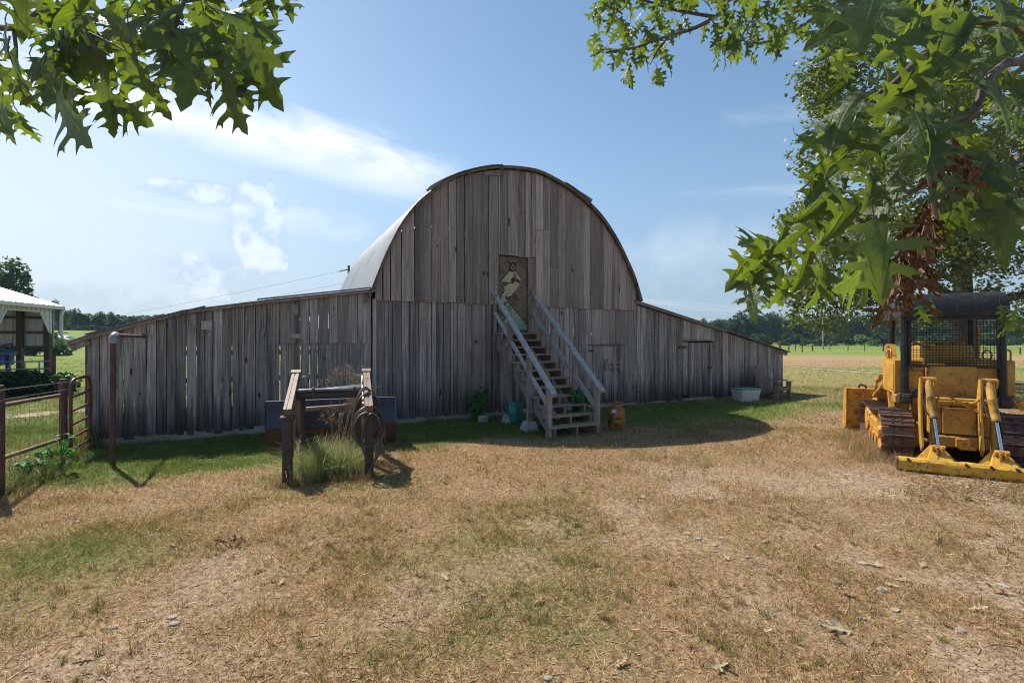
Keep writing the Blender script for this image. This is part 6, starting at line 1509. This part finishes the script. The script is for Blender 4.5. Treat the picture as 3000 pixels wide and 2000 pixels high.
def put_leaf(me, base, tip, parent, facing=None, roll=0.0, name='leaf', sx=1.0):
    y = (tip - base); L = y.length; y.normalize()
    fz = facing if facing is not None else Vector((random.gauss(0, .5), -1, random.gauss(.5, .5)))
    z = (fz - y * fz.dot(y)); z = z.normalized() if z.length > 1e-4 else y.orthogonal().normalized()
    if roll: z = Matrix.Rotation(roll, 3, y) @ z
    x = y.cross(z); m = Matrix((x * L * sx, y * L, z * L)).transposed().to_4x4()
    o = bpy.data.objects.new(name, me); COL.objects.link(o); o.matrix_basis = Matrix.Translation(base) @ m; attach(o, parent); return o
def in_poly(px, py, poly):
    c = False; n = len(poly)
    for i in range(n):
        x0, y0 = poly[i]; x1, y1 = poly[(i + 1) % n]
        if (y0 > py) != (y1 > py) and px < (x1 - x0) * (py - y0) / (y1 - y0) + x0: c = not c
    return c
def rleaf(branch, px, py, Y, L, ang=None, facing=None, twig=None, me=None, fwd=0.0):
    """hanging leaf: base at pixel, ang from straight down in degrees"""
    b_ = P(px, py, Y); a = R(ang if ang is not None else random.gauss(0, 38))
    d = Vector((math.sin(a), random.gauss(0, .35) - fwd, -math.cos(a))).normalized()
    o = put_leaf(me or random.choice(OAK), b_, b_ + d * L, branch, facing)
    if twig is not None:
        p0 = b_ - d * L * .22 + Vector((random.gauss(0, .01), random.gauss(0, .012), .012)); twig.tube([b_ + d * L * .02, b_ - d * L * .1, p0], .0011, 5, False)
    return o

def far_end(l, q):
    """limbs that start outside the picture run on to one bough"""
    a = l[0]; px, py = 1500 + F * a.x / a.y, 1000 - F * (a.z - HC) / a.y
    if 0 < px < 3000 and py > 0: return l
    if px > 3000 and py > 400: q = Vector((q.x, q.y + .8, a.z + .7))
    return [q, (q * .5 + a * .5) + Vector((0, 0, .12))] + l
# ---- left branch
bl = thing('oak_branch', 'backlit oak branch with large lobed leaves hanging at upper left', 'oak branch', P(-350, -250, 1.25))
tw = MB()
def Z7(x, y): return (x / 2.613, y / 2.613)
limbs = [[P(-350, -250, 1.35), P(-120, 40, 1.25), P(10, 82, 1.2), P(60, 70, 1.18), P(130, 18, 1.2), P(200, -60, 1.25)], [P(120, -160, 1.3), P(200, 10, 1.2), P(265, 100, 1.15), P(290, 170, 1.12)], [P(560, -160, 1.2), P(535, 10, 1.1), P(500, 110, 1.08), P(470, 215, 1.05)], [P(40, 80, 1.2), P(48, 160, 1.15), P(45, 250, 1.12)], [P(700, -150, 1.2), P(600, -20, 1.12), P(640, 40, 1.1)], [P(265, 100, 1.15), P(330, 130, 1.12), P(370, 150, 1.1)]]
for l, r0 in zip(limbs, (.009, .006, .006, .004, .005, .003)):
    l = far_end(l, Vector((-2.8, .1, 3.6)))
    cp = curve_pts(l, 22); mb = MB(); mb.tube(cp, [r0 * (1.3 - .9 * i / 22) for i in range(23)], 7); mb.build('limb', M['twig'], bl, True)
pairs = [((150, 880), (290, 1100)), ((430, 720), (610, 1090)), ((800, 600), (840, 1010)), ((970, 400), (1250, 880)), ((1500, 200), (1420, 740)), ((1680, 500), (1835, 1000)), ((1560, 90), (1700, 600)), ((1750, 180), (2050, 740)), ((1860, 270), (2130, 480)), ((1700, 90), (2060, 230)), ((2120, -90), (2260, 125)), ((740, 90), (1060, 265)), ((590, 370), (300, 740)), ((550, 130), (370, 500)), ((490, 30), (260, 190)), ((120, 350), (90, 800)), ((100, 500), (260, 930)), ((20, 760), (15, 1060)), ((230, 240), (430, 440)), ((980, 200), (1000, 640)), ((1180, 20), (1300, 480)), ((1350, 120), (1150, 420)), ((1400, 30), (960, 230)), ((1450, 300), (1560, 640)), ((860, 260), (640, 640)), ((700, 240), (560, 600)), ((60, 40), (180, 50)), ((880, -60), (920, 120)), ((1010, -40), (1060, 110)), ((1260, 330), (1240, 610)), ((640, 300), (900, 620)), ((250, 460), (440, 800)), ((1880, 60), (2000, 300)), ((1640, 560), (1530, 800)), ((1780, 560), (1910, 790)), ((350, 560), (470, 830)), ((40, 180), (20, 420)), ((1960, 0), (2040, 120)), ((760, 700), (1020, 910))]
for (a, b_) in pairs:
    Y = random.uniform(.95, 1.22); pa_, pb_ = Z7(*a), Z7(*b_); B = P(*pa_, Y); Tt = P(*pb_, Y * random.uniform(.93, 1.05))
    put_leaf(random.choice(OAK[:3] + OAK[5:7]), B, Tt, bl, Vector((random.gauss(-.1, .45), -1, random.gauss(.5, .45))), sx=random.uniform(.95, 1.2))
    d = (Tt - B).normalized(); tw.tube([B, B - d * .025, B - d * .045 + Vector((random.gauss(0, .008), .01, .015))], .0012, 5, False)
polyL = [(-60, -80), (760, -80), (700, 60), (640, 160), (560, 210), (430, 230), (330, 270), (200, 290), (60, 330), (-60, 380)]
n = 0
while n < 44:
    px, py = random.uniform(-60, 760), random.uniform(-80, 330)
    if not in_poly(px, py + 60, polyL): continue
    rleaf(bl, px, py - 40, random.uniform(1.05, 1.5), random.uniform(.11, .165), None, Vector((random.gauss(-.1, .8), -1, random.gauss(.5, .7))), tw); n += 1
tw.build('petioles', M['twig'], bl)['kind'] = 'stuff'

# ---- branch across the top right of the middle
bc_ = thing('oak_branch', 'oak branch reaching in from the top edge above the barn roof', 'oak branch', P(2500, -350, 3.9))
limbs = [[P(2500, -350, 4.0), P(2200, -60, 3.7), P(2130, 5, 3.6), P(2095, 50, 3.5), P(2030, 85, 3.4), P(1960, 105, 3.4), P(1860, 140, 3.35)], [P(2095, 50, 3.5), P(1980, 30, 3.45), P(1850, -5, 3.4), P(1770, 30, 3.3)], [P(1960, 105, 3.4), P(1920, 160, 3.3), P(1905, 190, 3.25)], [P(2700, -200, 4.2), P(2420, 30, 3.9), P(2330, 85, 3.7), P(2260, 120, 3.6), P(2180, 130, 3.5)], [P(2420, 30, 3.9), P(2260, 30, 3.8), P(2190, 90, 3.7)], [P(1860, 140, 3.35), P(1800, 150, 3.3), P(1760, 155, 3.25)]]
for l, r0 in zip(limbs, (.022, .010, .007, .018, .009, .006)):
    l = far_end(l, Vector((4.6, .2, 5.2)))
    cp = curve_pts(l, 30); mb = MB(); mb.tube(cp, [r0 * (1.35 - 1.05 * i / 30) for i in range(31)], 7); mb.build('limb', M['twig'], bc_, True)
polyC = [(1760, -90), (1745, 60), (1735, 150), (1750, 205), (1790, 225), (1880, 250), (1930, 245), (1950, 200), (1965, 130), (2030, 110), (2080, 110), (2095, 190), (2150, 215), (2210, 195), (2265, 180), (2330, 140), (2400, 130), (2460, 90), (2500, -90)]
tw = MB(); n = 0; tries = 0; allc = []
while n < 285 and tries < 9000:
    tries += 1; px, py = random.uniform(1730, 2500), random.uniform(-90, 250)
    if not in_poly(px, py, polyC): continue
    if in_poly(px, py, [(1935, 30), (1985, 30), (1990, 60), (1940, 60)]): continue
    allc.append((px, py)); rleaf(bc_, px, py - 34, random.uniform(3.1, 3.9), random.uniform(.11, .165), None, Vector((random.gauss(0, .9), -1, random.gauss(.4, .9))), tw); n += 1
tw.build('petioles', M['twig'], bc_)['kind'] = 'stuff'

# ---- right branch close to the camera
br = thing('oak_branch', 'glossy oak branch drooping close by over the yellow loader at right', 'oak branch', P(3350, -300, 1.7))
limbs = [[P(3350, -300, 1.9), P(3100, 60, 1.6), P(2870, 60, 1.4), P(2700, 170, 1.25), P(2600, 260, 1.2), P(2480, 330, 1.35), P(2400, 380, 1.5)], [P(3300, 100, 1.6), P(2960, 180, 1.2), P(2850, 330, 1.15), P(2735, 430, 1.1), P(2730, 560, 1.1), P(2745, 640, 1.1)], [P(3200, 500, 1.7), P(2800, 520, 1.6), P(2600, 600, 1.6), P(2450, 690, 1.7), P(2320, 760, 1.8), P(2220, 800, 1.85)], [P(2900, -250, 1.5), P(2760, 0, 1.3), P(2640, 60, 1.2), P(2540, 110, 1.2)], [P(2600, 600, 1.6), P(2560, 640, 1.3), P(2545, 660, 1.1)], [P(3200, 300, 1.5), P(2980, 480, 1.3), P(2900, 560, 1.3)], [P(2480, 330, 1.4), P(2400, 500, 1.5), P(2340, 560, 1.6)], [P(3200, 820, 3.2), P(3000, 900, 2.9), P(2935, 940, 2.8)]]
for l, r0 in zip(limbs, (.014, .012, .010, .010, .004, .008, .006, .01)):
    l = far_end(l, Vector((3.6, -.6, 4.0)))
    cp = curve_pts(l, 30); mb = MB(); mb.tube(cp, [r0 * (1.35 - 1.0 * i / 30) for i in range(31)], 7); mb.build('limb', M['twig'], br, True)
tw = MB()
def Z8(x, y): return (1700 + x / 1.742, y / 1.742)
hero = [((1500, 1110), (1560, 1490), .98, (-.25, -.8, .75)), ((1640, 560), (1700, 1160), .0, None), ((1700, 560), (1830, 800), .95, (-.2, -1, .9)), ((1570, 430), (1560, 600), 1.1, (.2, -1, -.2)), ((1900, 250), (1690, 420), 1.0, (-.3, -1, .8)), ((1990, 60), (1860, 330), .95, (-.2, -1, .7)), ((1560, 20), (1200, 150), 1.05, (-.5, -1, .6)), ((1500, -40), (1440, 200), 1.0, (-.3, -1, .5)), ((1440, 450), (1240, 650), 1.2, (-.4, -1, 1.1)), ((1470, 1010), (1280, 1180), 1.25, (-.1, -1, 1.2)), ((1480, 880), (1500, 1060), 1.2, (-.3, -1, .9)), ((1340, 820), (1170, 960), 1.35, (.1, -1, .6)), ((1400, 640), (1330, 850), 1.2, (.3, -1, .1)), ((1010, 1240), (780, 1420), 1.75, (0, -1, .3)), ((1000, 1250), (860, 1440), 1.7, (.3, -1, .3)), ((940, 1380), (810, 1560), 1.7, (-.3, -1, 1.0)), ((1050, 1240), (830, 1220), 1.75, (0, -1, 1.2)), ((1200, 1100), (1010, 1290), 1.5, (.1, -1, .2)), ((1290, 1160), (1240, 1280), 1.4, (.1, -1, .0)), ((1230, 1330), (1300, 1550), 1.35, (.2, -1, .5)), ((1190, 1250), (1130, 1460), 1.4, (-.3, -1, 1.0)), ((1500, 1330), (1390, 1500), 1.1, (.2, -1, -.1)), ((2080, 400), (2240, 640), 1.1, (.1, -1, .5)), ((2100, 760), (1900, 1000), 1.2, (0, -1, .4)), ((2180, 830), (2050, 1060), 1.2, (-.2, -1, .9)), ((2050, 900), (1960, 1180), 1.3, (.2, -1, .0)), ((2240, 1000), (2170, 1240), 1.15, (0, -1, .6)), ((1850, 1080), (1830, 1200), 1.4, (.1, -1, .0)), ((1950, 900), (1840, 960), 1.1, (0, -1, .5)), ((2140, 0), (2260, 200), .95, (.2, -1, .5)), ((1830, 560), (1640, 640), 1.0, (-.2, -1, 1.0)), ((1780, 620), (1870, 830), .95, (.1, -1, .8)), ((1300, 300), (1400, 460), 1.3, (.1, -1, .0)), ((1740, 130), (1640, 260), 1.1, (.1, -1, .0)), ((1900, 60), (1760, 90), 1.1, (.1, -1, -.1)), ((1330, 960), (1180, 1080), 1.4, (.2, -1, .6)), ((1410, 400), (1250, 470), 1.3, (-.1, -1, .2)), ((2000, 330), (2100, 250), 1.1, (0, -1, .1)), ((1650, 80), (1560, 170), 1.15, (0, -1, .0)), ((1060, 1420), (990, 1600), 1.7, (.2, -1, .1))]
for (a, b_, Y, fc) in hero:
    if not fc: continue
    B = P(*Z8(*a), Y); Tt = P(*Z8(*b_), Y - (random.uniform(.0, .04) if fc[2] < .3 and random.random() < .4 else random.uniform(.05, .11))); put_leaf(random.choice(OAK), B, Tt, br, Vector(fc) + Vector((random.gauss(0, .15), 0, random.gauss(0, .15))), sx=random.uniform(1.0, 1.25))
    d = (Tt - B).normalized(); tw.tube([B, B - d * .025, B - d * .05 + Vector((random.gauss(0, .008), .01, .015))], .0013, 5, False)
polyR = [(2390, -100), (2400, 60), (2440, 160), (2420, 250), (2400, 300), (2370, 360), (2320, 440), (2340, 520), (2390, 560), (2360, 620), (2330, 680), (2290, 700), (2180, 740), (2150, 830), (2190, 880), (2330, 850), (2480, 860), (2560, 800), (2600, 640), (2660, 520), (2760, 540), (2800, 640), (2900, 640), (3080, 700), (3080, -100)]
n = 0; tries = 0
while n < 330 and tries < 20000:
    tries += 1; px, py = random.uniform(2150, 3080), random.uniform(-100, 880)
    if not in_poly(px, py, polyR): continue
    if py > 450 and px > 2700 and random.random() < .55: continue
    k = min(1.0, max(0.0, (2700 - px) / 500)); Y = random.uniform(1.2, 2.1) + .35 * k; L = random.uniform(.085, .145)
    rleaf(br, px, py - L * F / Y * .45, Y, L, random.gauss(-15, 42), Vector((random.gauss(-.25, .7), -1, random.gauss(.95, .75))), tw, fwd=random.choice((0, .3, .6, .9))); n += 1
for px, py in ((2935, 935), (2950, 960), (2970, 930), (2990, 920), (2930, 900), (2975, 890), (2690, 900), (2720, 880), (2660, 860)): rleaf(br, px, py - 10, 2.6, .12, random.gauss(20, 30), None, tw)
tw.build('petioles', M['twig'], br)['kind'] = 'stuff'
# the same branches go on above the picture and shade the leaves in view
def canopy(branch, n, x0, x1, y0, y1, thick):
    k = 0
    while k < n:
        Y = random.uniform(y0, y1); x = random.uniform(x0, x1); z = HC + 0.80 * Y + random.random() * thick
        b_ = Vector((x, Y, z)); d = Vector((random.gauss(0, .6), random.gauss(0, .6), random.uniform(-1, .1))).normalized(); L = random.uniform(.13, .19)
        tz = (b_ + d * L)
        if tz.z - HC < 0.735 * tz.y: continue
        put_leaf(random.choice(OAK), b_, tz, branch, Vector((random.gauss(0, .5), random.gauss(0, .5), 1))); k += 1
canopy(br, 105, -.25, 1.9, .8, 2.6, .55)
canopy(bl, 22, -2.0, -.9, 1.1, 1.9, .4)
# dead leaf bunches
for lab, top, bot, nn, Y, spread in (('long bunch of curled brown dead leaves hanging above the loader canopy', (2735, 560), (2605, 890), 74, 1.28, 23), ('small brown dead leaf bunch high in the right branch', (2790, 410), (2830, 480), 16, 1.15, 30)):
    dt = thing('dead_leaf_bunch', lab, 'dead leaves', P(*top, Y))
    mb = MB(); mb.tube(curve_pts([P(top[0] + 10, top[1] - 100, Y), P(*top, Y), P((top[0] + bot[0]) / 2 + 20, (top[1] + bot[1]) / 2, Y), P(*bot, Y)], 14), .0035, 6); mb.build('stem', M['twig'], dt, True)
    for i in range(nn):
        t = random.random() ** .85; px = top[0] + (bot[0] - top[0]) * t + random.gauss(0, spread) * (.45 + t * .75); py = top[1] + (bot[1] - top[1]) * t + random.gauss(0, 18)
        if nn > 50 and py < 560: py = 560 + random.random() * 30
        b_ = P(px, py, Y + random.gauss(0, .04)); d = Vector((random.gauss(0, .3), random.gauss(0, .3), -1)).normalized(); put_leaf(random.choice(DEAD), b_, b_ + d * random.uniform(.07, .115), dt, Vector((random.gauss(0, 1), -1, random.gauss(0, 1))), name='dead_leaf')

# ------------------------------------------------------------------ oak tree behind the loader
OT = Vector((19.0, 20.0, 0)); oak = thing('oak_tree', 'big spreading oak tree behind the yellow loader', 'tree', OT)
trunk = MB(); trunk.tube(curve_pts([OT + Vector((.1, 0, -.2)), OT + Vector((0, 0, .4)), OT + Vector((-.05, 0, 2.2)), OT + Vector((-.15, 0, 4.5)), OT + Vector((.1, .2, 7.5)), OT + Vector((.2, .2, 11))], 20), [.62, .52, .46, .43, .42, .41, .4, .39, .38, .36, .34, .32, .3, .28, .26, .24, .21, .18, .15, .12, .08], 14); trunk.build('trunk', M['bark'], oak, True)
LB = [([(18.8, 20, 3.4), (16.6, 19.2, 4.0), (14.6, 18.6, 3.75), (12.6, 18, 3.55), (11.3, 17.8, 3.7), (10.2, 17.4, 3.0)], .17), ([(14.6, 18.6, 3.75), (13.6, 18.4, 3.4), (12.9, 18.2, 3.0), (12.2, 18, 2.95)], .06), ([(18.9, 20, 4.4), (16.5, 18.5, 5.8), (14, 17.4, 6.2), (11.8, 17, 5.9), (10.4, 17, 6.0)], .16), ([(19.1, 20, 3.2), (21, 18.2, 3.7), (23.2, 17, 3.7), (25.5, 16.4, 3.6)], .18), ([(19, 20, 5.2), (17.2, 19, 8.0), (15, 18.4, 9.6), (12.6, 18, 10.4)], .15), ([(19.1, 20, 6), (21.4, 18.8, 8.5), (24, 18, 10)], .15), ([(19.1, 20.2, 7.5), (18.2, 19, 11), (17, 18.2, 13)], .12), ([(16.6, 19.2, 4.0), (16.2, 17.6, 4.6), (15.2, 16.2, 4.7)], .07), ([(21, 18.2, 3.7), (20.5, 16.8, 4.6), (19.8, 15.8, 4.9)], .07), ([(12.6, 18, 10.4), (11.8, 17.6, 11.5)], .05), ([(19, 20, 4), (17.5, 21.5, 5.5), (15.5, 22.5, 6.5)], .12)]
ends = []
for pts, r0 in LB:
    cp = curve_pts(pts, 20); mb = MB(); mb.tube(cp, [r0 * (1 - .75 * i / 20) for i in range(21)], 8); mb.build('limb', M['bark'], oak, True)
    ends += [cp[i] for i in (9, 12, 14, 16, 18, 19, 20)]
tws = MB(); centers = []
for e in ends:
    for k in range(2):
        q = e + Vector((random.gauss(0, .55), random.gauss(0, .5), random.gauss(.15, .4))); tws.tube(curve_pts([e, e.lerp(q, .5) + Vector((0, 0, .1)), q], 5), [.03, .025, .02, .015, .01, .006], 5, False); centers.append((q, random.uniform(.5, .8)))
tws.build('twigs', M['bark'], oak)['kind'] = 'stuff'
for px, py, Y, r_ in ((2310, 635, 17, .55), (2345, 610, 17, .6), (2290, 655, 17, .35), (2400, 500, 17, .7), (2370, 230, 17.5, .9), (2420, 300, 17.5, .9), (2330, 460, 17, .45), (2350, 480, 17, .5), (2350, 885, 17.4, .4), (2400, 870, 17.6, .45), (2310, 870, 17.3, .35), (2420, 910, 17.6, .35), (2330, 920, 17.3, .3), (2310, 950, 17.2, .2), (2450, 780, 17.6, .7), (2420, 720, 17.6, .7), (2380, 660, 17.3, .6), (2440, 600, 17.5, .8), (2480, 840, 17.8, .6), (2560, 800, 18, .8), (2640, 760, 18, .9), (2640, 660, 18, .9), (2480, 150, 18, 1.0), (2500, 420, 18, 1.0), (2380, 960, 17.6, .25), (2960, 930, 17, .5), (2990, 960, 16.5, .4), (2760, 800, 17.5, .7), (2860, 790, 17.5, .8), (2960, 790, 17, .7), (2700, 830, 17.5, .6), (2990, 880, 16.6, .5), (2900, 900, 18, .5), (2740, 930, 19, .7), (2800, 910, 19.5, .7), (2680, 960, 19, .5)) + tuple((random.uniform(2540, 3080), random.uniform(330, 880), random.uniform(16.5, 21), random.uniform(.5, .9)) for _ in range(46)): centers.append((P(px, py, Y), r_ * .95))
g = np.random.default_rng(5)
for i in range(95):
    d = g.normal(size=3); d /= np.linalg.norm(d); d = d * (g.random() ** .3); q = Vector((19.3 + d[0] * 7.2, 19.6 + d[1] * 5.2, 9.6 + d[2] * 5.2))
    if q.z > 4.2: centers.append((q, random.uniform(.7, 1.15)))
cc_ = np.array([[c[0].x, c[0].y, c[0].z] for c in centers]); cr_ = np.array([c[1] for c in centers])
wts = cr_ ** 2.2; wts /= wts.sum()
def smp(k):
    i = g.choice(len(cr_), size=k, p=wts); d = g.normal(size=(k, 3)); d /= np.linalg.norm(d, axis=1)[:, None]; d[:, 2] *= .75
    return cc_[i] + d * (cr_[i] * (.25 + .85 * g.random(k)))[:, None]
v, f = leaf_cloud(56000, smp, .15, .6); o = np_mesh('crown', v, f, M['oak_far']); attach(o, oak); o['kind'] = 'stuff'

# ------------------------------------------------------------------ litter on the lawn
def lay_leaf(px, py, L, me, label, group=None, lift=.012):
    q = gp(px, py); q.z = float(T(q.x, q.y)) + lift; a = random.random() * 6.28; d = Vector((math.cos(a), math.sin(a), random.uniform(-.04, .08))).normalized(); L *= .85
    o = put_leaf(me, q - d * L * .5, q + d * L * .5, None, Vector((random.gauss(0, .22), random.gauss(0, .22), 1)), name='fallen_leaf'); return tag(o, label, 'leaf', group)
lay_leaf(2450, 1848, .20, FALL[3], 'large pale curled leaf on the lawn at lower right')
lay_leaf(2478, 1745, .12, FALL[0], 'rust brown fallen leaf standing up at lower right')
lay_leaf(2110, 1950, .16, FALL[4], 'pale green fallen leaf near the bottom edge right of centre')
lay_leaf(240, 1938, .11, FALL[1], 'reddish brown fallen leaf near the lower left corner')
Z9 = [(1070, 285), (730, 395), (250, 420), (350, 355), (865, 418), (1300, 565), (1290, 645), (2045, 620), (1190, 585), (600, 315), (2200, 700), (790, 470)]
Z10 = [(190, 320), (100, 415), (305, 310), (800, 415), (985, 530), (1485, 515), (1395, 480), (1500, 645), (1740, 655), (1790, 630), (930, 250), (1130, 45), (880, 105), (1455, 8), (590, 250), (1200, 195), (1330, 315), (1880, 565), (2180, 650), (2250, 690), (1160, 455), (1600, 80), (1540, 95), (1930, 405), (2140, 765), (500, 1010), (1160, 870), (120, 730), (2300, 160), (2340, 175), (2080, 200), (1660, 560)]
for x, y in Z9: lay_leaf(x / 1.568, 1300 + y / 1.568, random.uniform(.08, .13), random.choice(FALL), 'dry curled fallen leaf on the lawn', 'fallen leaves scattered on the lawn')
for x, y in Z10: lay_leaf(1500 + x / 1.568, 1300 + y / 1.568, random.uniform(.07, .13), random.choice(FALL), 'dry curled fallen leaf on the lawn', 'fallen leaves scattered on the lawn')
def stone(px, py, s, label, group=None):
    s *= .62; q = gp(px, py); q.z = float(T(q.x, q.y)) + .004; mb = MB(); rings = []; g_ = random.Random(px)
    for z, k in ((-.3, .8), (0, 1.0), (.2, .85), (.26, .6)): rings.append([q + Vector((math.cos(a) * s * k * g_.uniform(.8, 1.15), math.sin(a) * s * .75 * k * g_.uniform(.8, 1.15), z * s * .8)) for a in np.linspace(0, 2 * PI, 11)[:-1]])
    mb.loft(rings, True, True); return tag(mb.build('stone', M['stone'], None), label, 'stone', group)
stone(2585, 1728, .075, 'largest flat grey stone set in the lawn at lower right'); stone(1607, 1985, .045, 'pale square stone at the bottom edge of the lawn')
for x, y, s in ((770, 275, .05), (910, 250, .08), (1020, 245, .04), (965, 430, .04), (850, 440, .06), (1610, 550, .06), (1760, 765, .05), (2250, 650, .045), (2275, 660, .04), (1605, 800, .05), (430, 450, .05), (2060, 855, .06), (930, 468, .04), (1080, 522, .04)): stone(1500 + x / 1.568, 1300 + y / 1.568, s, 'small pale stone half sunk in the dry lawn', 'pale stones in the lawn')
for x, y in ((790, 800), (520, 845), (800, 830)): stone(x / 1.568, 1300 + y / 1.568, .055, 'small pale stone half sunk in the dry lawn', 'pale stones in the lawn')
# clump of dead leaves on a stick left of centre
q = gp(1055 / 1.568, 1300 + 470 / 1.568); dl = thing('dead_leaf_bunch', 'dark brown bunch of dead leaves lying on the left lawn', 'dead leaves', q)
for i in range(22):
    b_ = q + Vector((random.gauss(0, .09), random.gauss(0, .04), .01 + random.random() * .04)); d = Vector((random.gauss(0, 1), random.gauss(0, .6), random.uniform(0, .7))).normalized(); put_leaf(random.choice(DEAD), b_, b_ + d * random.uniform(.06, .1), dl, name='dead_leaf')
# chips and twigs too many to count
mb = MB(); 
for i in range(2600):
    py = 1330 + 670 * random.random() ** .8; px = random.uniform(900, 3050) if random.random() < .8 else random.uniform(0, 900)
    q = gp(px, py); q.z = float(T(q.x, q.y)) + .004; L = random.uniform(.006, .022) if random.random() < .93 else random.uniform(.05, .12)
    mb.box(q, (L, random.uniform(.003, .008), .004), Matrix.Rotation(random.random() * 6.28, 3, 'Z') @ Matrix.Rotation(random.gauss(0, .3), 3, 'X'))
tag(mb.build('bark_litter', M['dry'], None), 'scattered bark chips and twig bits on the lawn', 'litter', kind='stuff')
mb = MB()
for i in range(900):
    px = random.uniform(2650, 3050); py = 1385 + 90 * random.random(); q = gp(px, py); q.z = float(T(q.x, q.y)) + .004; L = random.uniform(.01, .05)
    mb.box(q, (L, random.uniform(.004, .014), .004), Matrix.Rotation(random.random() * 6.28, 3, 'Z') @ Matrix.Rotation(random.gauss(0, .3), 3, 'X'))
tag(mb.build('bark_litter', M['dead'], None), 'dark leaf crumbs and bark along the ripper bar', 'litter', kind='stuff')

# ------------------------------------------------------------------ thin summer haze
hb = MB(); hb.box((0, 520, 11), (1700, 1120, 30))
kz = NT('haze_air'); pv = kz.nd('ShaderNodeVolumePrincipled'); pv.inputs['Color'].default_value = (0.5, 0.78, 1.0, 1); pv.inputs['Density'].default_value = 0.0003; pv.inputs['Anisotropy'].default_value = 0.1
kz.l.new(pv.outputs[0], kz.out.inputs['Volume'])
haze = hb.build('haze', kz.m); haze['kind'] = 'stuff'; haze['label'] = 'thin pale blue summer haze over the far fields'; haze['category'] = 'haze'
